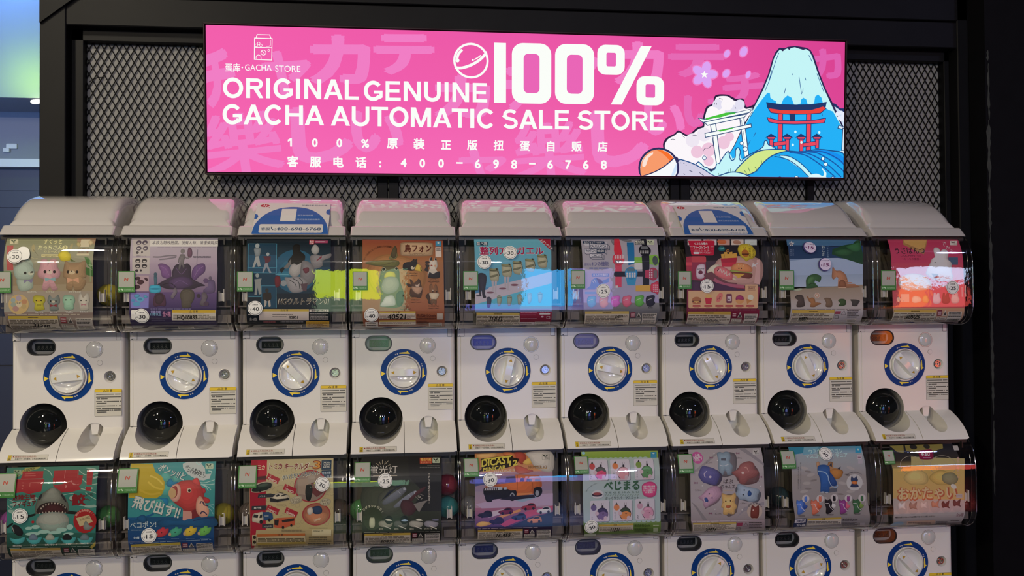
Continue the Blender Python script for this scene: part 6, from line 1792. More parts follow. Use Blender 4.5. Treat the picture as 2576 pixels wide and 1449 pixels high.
CARDS[1,3] = [
('G','1e1e1c','242622',[-1191,-16,1030,-46,1023,-831,-1177,-768]),
('G','2c3028','30342a',[-1177,-759,1023,-821,1019,-1595,-1180,-1524]),
('G','2a2e22','1c1e16',[-1180,-1514,1019,-1585,1007,-2152,-1176,-2073]),
('G','181816','161616',[-1176,-2063,1007,-2142,1006,-2599,-1195,-2628]),
('B','383c30',[-1168,-957,-753,-818,-187,-910,96,-1185,-1,-1676,-569,-1733,-1133,-1525]),
('B','43463c',[-698,-1084,-338,-905,-36,-1066,-114,-1482,-455,-1661,-719,-1463]),
('E','2c3422',-889,-1742,263,322),
('P','1c1c1c',[105,-20,1040,-47,1019,-1595,189,-1568,478,-1006,118,-617]),
('B','5c6068',[-605,-1277,-301,-1058,-73,-913,22,-916,40,-1012,-188,-1214,-530,-1374]),
('B','646872',[-303,-1419,1,-1182,249,-1018,344,-1040,325,-1153,58,-1317,-209,-1460]),
('S','8c9098',19,[-187,-1005,-112,-1083]),
('S','8c9098',19,[97,-1108,191,-1187]),
('E','8c9098',-1,-950,38,42),
('E','8c9098',297,-1057,42,46),
('B','1e2430',[-661,-1275,-377,-1056,-73,-799,41,-765,-377,-1018,-623,-1238]),
('B','3c2226',[-113,-1368,-37,-1257,153,-1281,304,-1419,342,-1497,189,-1682,-1,-1676,-95,-1521]),
('B','402428',[96,-1261,248,-1170,382,-1003,593,-895,535,-1007,305,-1172,191,-1302]),
('P','6c6864',[247,-1380,419,-1328,648,-1278,533,-1389,398,-1613,342,-1535]),
('T','b4b0a8','蛍光灯',-961,-483,247,-1.6,0,758,0),
('L','b4a890',10,[-613,-116,-612,-250]),
('L','b4a890',10,[-698,-166,-660,-259]),
('L','b4a890',10,[-527,-170,-555,-262]),
('L','b4a890',9,[-793,-214,-698,-288]),
('L','b4a890',10,[-451,-152,-527,-242]),
('L','b4a890',10,[-394,-266,-489,-313]),
('L','b4a890',9,[-867,-571,-204,-580]),
('F','8c3420',429,-268,766,-87,8),
('T','d8904c','電池内蔵',448,-173,92,-1.6,0.03,298,0),
('T','c87858','電池交換不可',447,-247,61,-1.6,0.02,298,0),
('Y','9ca48c','2c3024',[787,-92,990,-98,985,-258,783,-252]),
('M','5c5c58',[638,-305,984,-314,983,-338,638,-328],1),
('M','5c5c58',[426,-354,983,-369,982,-396,426,-381],1),
('T','b4aea4','パ',681,-594,77,-1.6,0.01,0,1),
('T','b4aea4','チ',680,-672,77,-1.6,0.01,0,1),
('T','b4aea4','ッ',680,-748,77,-1.6,0.01,0,1),
('T','b4aea4','と',679,-826,78,-1.6,0.01,0,1),
('T','b4aea4','は',679,-904,78,-1.7,0.01,0,1),
('T','b4aea4','め',678,-982,78,-1.7,0.01,0,1),
('T','b4aea4','た',678,-1060,78,-1.7,0.01,0,1),
('T','b4aea4','ら',677,-1138,78,-1.7,0.01,0,1),
('T','b4aea4','光',677,-1216,78,-1.8,0.01,0,1),
('T','b4aea4','る',676,-1294,78,-1.8,0.01,0,1),
('T','b4aea4','!',676,-1372,78,-1.8,0.01,0,1),
('T','b4aea4','パチッ',334,-1173,79,-33.4,0.01,164,0),
('L','8c8880',8,[296,-1172,400,-1270]),
('L','8c8880',8,[420,-1109,525,-1150]),
('T','b4b498','マ',-1104,-1510,83,43.1,0.02,0,1),
('T','b4b498','グ',-1042,-1465,83,28.4,0.02,0,1),
('T','b4b498','ネ',-971,-1438,82,13.8,0.02,0,1),
('T','b4b498','ッ',-894,-1429,82,-0.7,0.02,0,1),
('T','b4b498','ト',-817,-1440,81,-14.9,0.02,0,1),
('T','b4b498','付',-745,-1469,81,-29.0,0.02,0,1),
('T','b4b498','き',-682,-1515,81,-42.9,0.02,0,1),
('T','b4b498','!',-631,-1575,81,-56.8,0.02,0,1),
('B','9ca084',[-965,-1739,-889,-1713,-829,-1743,-834,-1970,-966,-1975]),
('B','7c7a6c',[-721,-1908,-683,-1824,-532,-1819,-343,-1873,-353,-1949,-419,-1994,-646,-1977]),
('L','a8a498',26,[-589,-1950,-382,-2043]),
('B','4c4c48',[-305,-1922,-267,-1838,-116,-1833,74,-1887,64,-1963,-3,-2008,-230,-1991]),
('L','a8a498',27,[-173,-1964,35,-2058]),
('B','85837a',[121,-1936,159,-1852,311,-1847,501,-1901,492,-1977,425,-2023,197,-2006]),
('L','a8a498',27,[254,-1979,463,-2072]),
('B','75737a',[539,-1950,578,-1866,730,-1861,921,-1916,911,-1992,844,-2037,615,-2020]),
('L','a8a498',27,[673,-1993,882,-2087]),
('E','161616',-437,-1794,113,118),
('E','0e1014',-11,-1808,114,118),
('B','b4b4a4',[-541,-1791,-456,-1765,-343,-1816,-456,-1822]),
('B','8ca0b4',[-97,-1824,-2,-1790,93,-1831,-2,-1846]),
('B','b4b4a4',[302,-1819,397,-1784,502,-1844,378,-1850]),
('B','5c5c70',[759,-1824,912,-1810,931,-1859,778,-1854]),
('T','a09c8c','電球色',-712,-2055,50,-2.0,0.01,113,0),
('T','a09c8c','昼光色',-287,-2069,50,-2.0,0.01,114,0),
('T','a09c8c','昼白色',134,-2084,50,-2.0,0.01,114,0),
('T','a09c8c','UVランプ色',548,-2087,51,-2.0,0.01,210,0),
('M','7c7c74',[-1126,-2113,968,-2155,969,-2175,-1126,-2131],1),
('W',[-1117,-2151,164,-2167,170,-2655,-1125,-2639],'a0883c'),
('V',[186,-2168,529,-2173,535,-2625,188,-2621],'5c2028'),
('K',[558,-2211,969,-2217,969,-2634,558,-2628]),
('T','15130f','30926',-689,-2525,205,-5.2,0.025,372,0,0.15),
]
CARDS[1,4] = [
('G','a0683c','a87858',[-1074,0,1128,-6,1112,-580,-1094,-558]),
('G','8c6a78','7c7088',[-1094,-548,1117,-570,1111,-1119,-1097,-1092]),
('G','857888','94788a',[-1097,-1082,1111,-1109,1113,-1584,-1095,-1552]),
('G','8c5a70','3a2c50',[-1094,-1543,1113,-1574,1104,-2128,-1098,-2090]),
('G','241c30','1a1620',[-1098,-2080,1104,-2118,1100,-2639,-1006,-2656]),
('B','b08a58',[-993,-16,-679,0,-444,-10,-531,-135,-826,-169,-1018,-122]),
('B','8a3c30',[29,-1,305,0,391,-161,279,-362,146,-279,57,-152]),
('B','a4603c',[-286,0,29,-1,93,-195,-66,-232]),
('B','c0904c',[282,-303,490,-164,557,-310,395,-385]),
('B','a09c94',[424,0,1128,-6,1112,-580,664,-490,486,-206]),
('B','94483c',[82,-377,390,-483,562,-565,187,-631,36,-512]),
('P','3c4470',[-1096,-634,-668,-570,-713,-873,-1092,-939]),
('P','9a88a0',[-250,-1271,453,-1216,1116,-1197,1114,-1526,255,-1557,-911,-1558,-1084,-1438]),
('P','7c90a4',[-133,-1313,453,-1158,648,-1299,256,-1422]),
('P','241c14',[-913,-167,-15,-64,18,-150,191,-198,82,-377,-196,-448,-314,-473,-977,-532,-897,-448,-913,-369]),
('T','c8a848','DICAST',-895,-399,292,6.5,0.03,831,0,0.2),
('T','c8a848','MINICAR',-861,-536,153,5.4,0.03,642,0,0.2),
('T','c8a848','12',-106,-401,215,6.5,0.03,226,0,0.2),
('P','c8a848',[-826,-169,-16,-75,-9,-107,-798,-195]),
('T','c8b4a4','ダイキャストミニカー12',-572,-595,88,5.3,0.02,614,0,0.2),
('T','6c4c20','HUMMER H2',439,-480,116,-1.5,0.03,521,0),
('L','a88440',10,[408,-503,959,-498]),
('Y',None,'3c4038',[858,-63,1072,-69,1056,-246,843,-240]),
('B','a85a30',[-830,-985,-674,-893,-403,-901,-169,-889,-10,-683,109,-639,460,-658,714,-684,780,-800,798,-994,650,-1067,531,-1199,62,-1233,-248,-1040,-520,-955]),
('P','6c5c88',[-500,-898,-360,-673,49,-665,65,-857,-247,-886]),
('P','3c3450',[-247,-848,-205,-697,49,-684,65,-847]),
('P','2c2838',[163,-840,203,-746,291,-744,290,-844]),
('P','2c3448',[358,-846,379,-760,515,-774,515,-850]),
('P','3c4450',[593,-843,613,-786,750,-799,750,-847]),
('L','703c20',12,[108,-667,91,-1205]),
('L','703c20',12,[534,-870,551,-1180]),
('P','b87040',[63,-1165,532,-1160,531,-1208,62,-1238]),
('B','16161a',[-860,-1118,-820,-985,-520,-994,-170,-1043,-93,-1083,63,-1088,62,-1242,-133,-1294,-561,-1320,-639,-1384,-774,-1371,-831,-1215]),
('P','a09ca4',[-840,-1061,-811,-985,-481,-976,-325,-961,-326,-1048,-482,-1062]),
('P','242028',[-782,-982,-754,-979,-763,-1054,-790,-1059]),
('P','242028',[-731,-984,-704,-981,-712,-1055,-739,-1060]),
('P','242028',[-681,-985,-654,-982,-662,-1057,-689,-1062]),
('P','242028',[-630,-987,-603,-984,-612,-1058,-639,-1063]),
('P','242028',[-580,-988,-553,-985,-561,-1060,-588,-1065]),
('P','242028',[-530,-990,-502,-987,-511,-1061,-538,-1066]),
('P','242028',[-479,-991,-452,-988,-460,-1063,-487,-1068]),
('F','8c98a4',-433,-1046,-336,-982,16),
('F','8c98a4',-283,-1050,-199,-987,16),
('E','101014',-45,-1239,109,139),
('E','7c8088',-45,-1249,70,104),
('E','24242c',-45,-1249,43,69),
('E','101014',673,-1164,110,128),
('E','7c8088',669,-1183,59,85),
('B','101014',[571,-1064,650,-1009,787,-1032,806,-1168,727,-1262,590,-1220]),
('E','7c8088',665,-1179,55,81),
('P','1c1a24',[-406,-1324,-94,-1238,570,-1219,609,-1298,-17,-1356]),
('P','b87c44',[-1069,-2033,-681,-1930,-292,-1732,176,-1612,215,-1671,-254,-1810,-682,-2026,-914,-2067]),
('P','a0405c',[-410,-2016,-138,-1890,449,-1659,1113,-1545,1112,-1661,448,-1833,-255,-2100]),
('P','16283c',[-100,-2085,448,-1871,1112,-1719,1104,-2128]),
('B','b08838',[-1069,-2013,-933,-1922,-720,-1948,-682,-2007,-837,-2060,-991,-2064]),
('P','a89ca8',[-602,-1645,-252,-1598,-409,-1747,-720,-1833]),
('B','18181c',[-1019,-1765,-989,-1709,-873,-1684,-796,-1629,-679,-1633,-622,-1692,-613,-1779,-700,-1805,-894,-1817]),
('B','0e0e14',[-854,-1694,-792,-1648,-699,-1651,-680,-1690]),
('E','0c0c10',-903,-1788,35,42),
('E','0c0c10',-684,-1776,35,42),
('B','5c1c30',[-438,-1698,-408,-1641,-291,-1616,-213,-1561,-96,-1565,-38,-1624,-29,-1711,-117,-1737,-312,-1750]),
('B','0e0e14',[-272,-1627,-209,-1580,-116,-1583,-97,-1623]),
('E','0c0c10',-321,-1721,35,42),
('E','0c0c10',-101,-1709,35,42),
('B','7c2430',[215,-1594,245,-1537,363,-1512,441,-1457,559,-1460,617,-1520,626,-1607,538,-1633,342,-1646]),
('B','0e0e14',[382,-1522,445,-1476,539,-1479,558,-1518]),
('E','0c0c10',332,-1617,35,42),
('E','0c0c10',554,-1605,35,42),
('B','a8a8b0',[645,-1704,675,-1647,793,-1622,872,-1567,989,-1570,1048,-1630,1057,-1717,968,-1744,772,-1756]),
('B','0e0e14',[812,-1632,875,-1586,970,-1589,989,-1628]),
('E','0c0c10',762,-1727,35,42),
('E','0c0c10',984,-1715,35,43),
('B','1c3450',[-69,-1864,-40,-1807,77,-1782,156,-1727,273,-1731,331,-1790,340,-1877,252,-1903,57,-1916]),
('B','0e0e14',[97,-1792,160,-1746,253,-1749,272,-1788]),
('E','0c0c10',47,-1887,35,42),
('E','0c0c10',268,-1875,35,42),
('B','17171b',[-701,-1958,-672,-1902,-555,-1877,-477,-1822,-361,-1825,-303,-1885,-294,-1972,-381,-1998,-575,-2011]),
('B','0e0e14',[-536,-1887,-473,-1841,-380,-1844,-361,-1883]),
('E','0c0c10',-585,-1982,35,42),
('E','0c0c10',-366,-1970,35,42),
('B','a86c48',[379,-1966,408,-1909,526,-1884,605,-1828,722,-1832,780,-1892,790,-1980,701,-2006,505,-2018]),
('B','0e0e14',[545,-1894,608,-1848,702,-1851,722,-1890]),
('E','0c0c10',496,-1989,35,43),
('E','0c0c10',717,-1977,35,43),
('M','a08c94',[-1030,-2122,1055,-2137,1056,-2156,-1030,-2141],1),
('W',[-1029,-2165,253,-2178,274,-2599,-1022,-2575],'987c3c'),
('V',[273,-2172,605,-2178,627,-2576,292,-2581],'5c1c28'),
('K',[646,-2220,1049,-2225,1073,-2583,673,-2581]),
('T','15130f','16-455',-494,-2447,212,1.6,0.025,390,0,0.15),
]
CARDS[1,5] = [
('G','7c9044','6a8634',[-1089,-23,1171,-41,1153,-287,-1080,-258]),
('G','8c9a94','8e9ca0',[-1087,-237,1160,-267,1153,-1212,-1099,-1145]),
('G','8a9a9a','87989a',[-1099,-1135,1153,-1202,1165,-2076,-1086,-2040]),
('G','5c7638','4c6030',[-1096,-2020,1165,-2056,1223,-2664,-1044,-2486]),
('E','8c9a94',-821,-263,72,45),
('E','8c9a94',-677,-264,72,45),
('E','8c9a94',-532,-265,72,45),
('E','8c9a94',-388,-266,72,45),
('E','8c9a94',-244,-267,72,45),
('E','8c9a94',-99,-268,72,45),
('E','8c9a94',46,-269,72,45),
('E','8c9a94',191,-270,72,45),
('E','8c9a94',336,-271,72,45),
('E','8c9a94',482,-272,73,45),
('E','8c9a94',627,-273,73,45),
('E','8c9a94',773,-274,73,45),
('E','87989a',-1007,-2038,67,35),
('E','87989a',-868,-2040,68,35),
('E','87989a',-729,-2042,68,35),
('E','87989a',-590,-2044,68,35),
('E','87989a',-450,-2046,68,35),
('E','87989a',-311,-2048,68,35),
('E','87989a',-171,-2050,68,35),
('E','87989a',-31,-2052,68,36),
('E','87989a',109,-2054,68,36),
('E','87989a',249,-2056,68,36),
('E','87989a',390,-2058,68,36),
('E','87989a',530,-2060,68,36),
('E','87989a',671,-2062,68,36),
('E','87989a',812,-2064,69,36),
('E','87989a',953,-2066,69,36),
('E','87989a',1095,-2068,69,36),
('E','7ca4ac',-1022,-68,52,47),
('P','2c7494',[960,-86,1132,-90,1105,-269,932,-265]),
('E','9cc4d0',1034,-135,32,22),
('M','a4ccd8',[965,-209,1087,-212,1083,-235,962,-232],1),
('F','5c646c',-907,-892,-339,-291,48),
('F','a8a4ac',-916,-876,-353,-281,48),
('F','5c646c',-269,-904,301,-302,48),
('F','a8a4ac',-278,-888,288,-292,48),
('F','5c646c',433,-905,1007,-301,49),
('F','a8a4ac',424,-889,994,-291,49),
('F','5c646c',-886,-2052,-319,-1452,48),
('F','a8a4ac',-896,-2036,-333,-1442,48),
('F','5c646c',-229,-2054,342,-1453,48),
('F','a8a4ac',-239,-2038,328,-1443,48),
('F','5c646c',432,-2047,1006,-1444,48),
('F','a8a4ac',422,-2031,992,-1434,48),
('E','3c2c34',-577,-671,171,185),
('E','b03c5c',-573,-675,155,170),
('B','3c4038',[-719,-633,-685,-537,-562,-497,-445,-543,-424,-641,-529,-599,-630,-616]),
('E','a8949c',-732,-652,56,58),
('E','a8949c',-488,-784,52,54),
('E','a8949c',-639,-843,56,27),
('E','a8949c',-529,-846,56,27),
('S','3c2c30',12,[-576,-660,-554,-680,-524,-657]),
('L','242024',18,[-562,-501,-552,-433]),
('L','4c484c',8,[-576,-432,-573,-353]),
('L','4c484c',8,[-533,-433,-521,-354]),
('E','201c20',-555,-462,30,39),
('E','3c2c34',82,-689,172,186),
('E','b47c84',86,-693,156,170),
('B','a87c80',[-60,-651,-26,-555,98,-515,215,-561,236,-659,130,-617,29,-634]),
('E','a8949c',-73,-669,56,58),
('E','a8949c',171,-802,52,54),
('E','a8949c',20,-862,56,27),
('E','a8949c',130,-865,56,27),
('S','3c2c30',12,[82,-678,105,-697,135,-675]),
('L','242024',18,[98,-519,108,-450]),
('L','4c484c',8,[84,-450,87,-370]),
('L','4c484c',8,[128,-451,139,-372]),
('E','201c20',105,-480,30,39),
('E','3c2c34',776,-679,173,187),
('E','4a7448',780,-683,157,171),
('B','4a7448',[634,-640,669,-544,794,-504,911,-550,932,-648,826,-607,723,-623]),
('E','a8949c',620,-659,56,58),
('E','a8949c',865,-792,52,54),
('E','a8949c',713,-852,56,27),
('E','a8949c',824,-855,56,27),
('S','3c2c30',12,[777,-667,800,-687,830,-665]),
('L','242024',18,[794,-508,804,-439]),
('L','4c484c',8,[780,-439,785,-359]),
('L','4c484c',8,[825,-440,837,-360]),
('E','201c20',801,-469,30,39),
('E','3c2c34',-543,-1830,171,187),
('E','5c4a6c',-539,-1834,155,171),
('B','28203c',[-686,-1790,-657,-1693,-537,-1654,-418,-1701,-391,-1799,-498,-1757,-598,-1773]),
('E','a8949c',-698,-1809,56,58),
('E','a8949c',-450,-1944,52,55),
('E','a8949c',-600,-2003,56,27),
('E','a8949c',-490,-2007,56,27),
('S','3c2c30',12,[-543,-1818,-519,-1838,-491,-1815]),
('L','242024',18,[-537,-1658,-532,-1590]),
('L','4c484c',8,[-556,-1590,-559,-1512]),
('L','4c484c',8,[-512,-1591,-508,-1513]),
('E','201c20',-533,-1620,30,39),
('E','3c2c34',126,-1842,172,188),
('E','b8703c',130,-1846,156,172),
('B','2c3828',[-17,-1802,12,-1705,132,-1666,252,-1713,279,-1811,171,-1769,71,-1785]),
('E','a8949c',-30,-1821,56,59),
('E','a8949c',220,-1956,52,55),
('E','a8949c',69,-2016,56,28),
('E','a8949c',179,-2019,56,28),
('S','3c2c30',12,[126,-1830,150,-1850,179,-1827]),
('L','242024',18,[132,-1670,137,-1602]),
('L','4c484c',8,[113,-1601,110,-1523]),
('L','4c484c',8,[157,-1602,162,-1524]),
('E','201c20',137,-1631,30,39),
('E','3c2c34',789,-1834,173,188),
('E','a87c90',793,-1838,157,172),
('B','a87c90',[645,-1794,674,-1697,795,-1658,916,-1704,943,-1803,834,-1761,733,-1777]),
('E','a8949c',632,-1813,56,59),
('E','a8949c',883,-1948,52,55),
('E','a8949c',732,-2008,56,28),
('E','a8949c',842,-2012,56,28),
('S','3c2c30',12,[789,-1822,813,-1842,842,-1820]),
('L','242024',18,[795,-1662,800,-1593]),
('L','4c484c',8,[776,-1592,773,-1514]),
('L','4c484c',8,[820,-1594,825,-1516]),
('E','201c20',800,-1623,30,39),
('E','9c3c3c',-810,-474,84,90),
('E','b4683c',-140,-483,84,90),
('E','647c38',550,-462,84,91),
('E','54486c',-790,-1641,83,89),
('E','b06c40',-124,-1652,84,90),
('E','a08090',558,-1634,84,90),
('P','2c3028',[-839,-395,-797,-327,-771,-397]),
('P','2c3028',[-169,-403,-126,-334,-101,-405]),
('P','2c3028',[521,-382,566,-312,590,-384]),
('P','2c3028',[-825,-1562,-788,-1495,-757,-1564]),
('P','2c3028',[-159,-1573,-122,-1506,-91,-1575]),
('P','2c3028',[523,-1555,560,-1488,591,-1557]),
('T','3c3c40','ト',-859,-730,51,-1.6,0.01,0,1),
('T','3c3c40','マ',-861,-781,51,-1.6,0.01,0,1),
('T','3c3c40','ト',-861,-833,52,-1.6,0.01,0,1),
('T','3c3c40','か',-188,-710,58,-1.6,0.01,0,1),
('T','3c3c40','ぶ',-191,-806,58,-1.6,0.01,0,1),
('T','3c3c40','き',489,-662,53,-1.6,0.01,0,1),
('T','3c3c40','ゃ',486,-715,53,-1.6,0.01,0,1),
('T','3c3c40','べ',483,-768,53,-1.6,0.01,0,1),
('T','3c3c40','つ',482,-822,54,-1.6,0.01,0,1),
('T','3c3c40','ナ',-838,-1935,51,-1.9,0.01,0,1),
('T','3c3c40','ス',-838,-1985,51,-1.9,0.01,0,1),
('T','3c3c40','に',-170,-1823,54,-1.9,0.01,0,1),
('T','3c3c40','ん',-170,-1876,54,-1.9,0.01,0,1),
('T','3c3c40','じ',-171,-1930,54,-1.9,0.01,0,1),
('T','3c3c40','ん',-171,-1984,54,-1.9,0.01,0,1),
('T','3c3c40','も',495,-1932,54,-1.9,0.01,0,1),
('T','3c3c40','も',494,-1986,54,-1.9,0.01,0,1),
('T','2f5038','べじまる',-482,-1134,293,-0.7,0.04,1021,0),
('T','4c5c54','V E G E M A R U',-463,-1246,70,-0.7,0.01,991,0),
('L','708078',18,[-464,-1316,-408,-1255]),
('L','708078',18,[-392,-1318,-336,-1257]),
('L','708078',18,[-320,-1320,-264,-1260]),
('L','708078',18,[-248,-1322,-192,-1262]),
('L','708078',18,[-177,-1325,-120,-1264]),
('L','708078',18,[-105,-1327,-48,-1266]),
('L','708078',18,[-33,-1329,24,-1268]),
('L','708078',18,[39,-1331,96,-1270]),
('L','708078',18,[112,-1333,168,-1273]),
('L','708078',18,[184,-1336,240,-1275]),
('L','708078',18,[256,-1338,313,-1277]),
('L','708078',18,[328,-1340,385,-1279]),
('L','708078',18,[400,-1342,457,-1281]),
('L','708078',18,[473,-1344,530,-1283]),
('T','3c4444','ぷっくりラバーマスコット',-465,-1413,90,-0.8,0.015,991,0),
('T','60686c','食',-993,-1177,31,58.7,0.02,0,1),
('T','60686c','卓',-977,-1153,31,55.2,0.02,0,1),
('T','60686c','に',-960,-1130,31,51.7,0.02,0,1),
('T','60686c','な',-941,-1107,31,48.1,0.02,0,1),
('T','60686c','ら',-921,-1086,31,44.6,0.02,0,1),
('T','60686c','べ',-900,-1067,31,41.1,0.02,0,1),
('T','60686c','て',-877,-1048,31,37.6,0.02,0,1),
('T','60686c','楽',-853,-1031,31,34.1,0.02,0,1),
('T','60686c','し',-829,-1015,31,30.7,0.02,0,1),
('T','60686c','い',-803,-1001,31,27.2,0.02,0,1),
('T','60686c','お',-777,-988,31,23.8,0.02,0,1),
('T','60686c','や',-749,-977,31,20.3,0.02,0,1),
('T','60686c','さ',-721,-968,31,16.9,0.02,0,1),
('T','60686c','い',-693,-960,31,13.5,0.02,0,1),
('T','60686c','!',-664,-954,31,10.1,0.02,0,1),
('E','a8a8ac',-672,-1265,175,121),
('E','2c2428',-687,-1274,151,55),
('E','7c3c38',-692,-1247,115,39),
('B','b03c6c',[619,-1157,630,-1040,722,-974,843,-944,964,-971,1054,-1071,1052,-1189,1021,-1326,919,-1391,778,-1387,658,-1315]),
('T','d8bcc8','見習い野菜の妖精',660,-1103,55,-0.7,0.03,343,0),
('T','d8bcc8','がぬいぐるみに',660,-1158,55,-0.7,0.03,343,0),
('T','d8bcc8','なって登場した',659,-1213,55,-0.7,0.03,343,0),
('T','d8bcc8','お宝楽!!',719,-1269,55,-0.7,0.03,222,0),
('P','9c9484',[-649,-2124,360,-2119,372,-2331,-632,-2379]),
('P','a08838',[-649,-2124,360,-2119,363,-2173,-646,-2183]),
('T','2c2814','注意',-168,-2166,54,-1.1,0.02,0,1),
('M','6c6458',[-615,-2202,339,-2241,356,-2387,-603,-2338],3),
('T','15130f','11231',-294,-2362,174,-3.0,0.025,242,0,0.15),
('T','2c3c1c','株式会社Qualia',393,-2224,84,-1.2,0.02,474,0),
('M','30401c',[400,-2255,886,-2276,908,-2433,419,-2405],4),
('P','8a9478',[957,-2279,1100,-2285,1123,-2445,980,-2437]),
('M','a4ac94',[942,-2184,1117,-2191,1119,-2225,945,-2218],1),
('F','8c9480',-1034,-2602,-691,-2428,10),
]
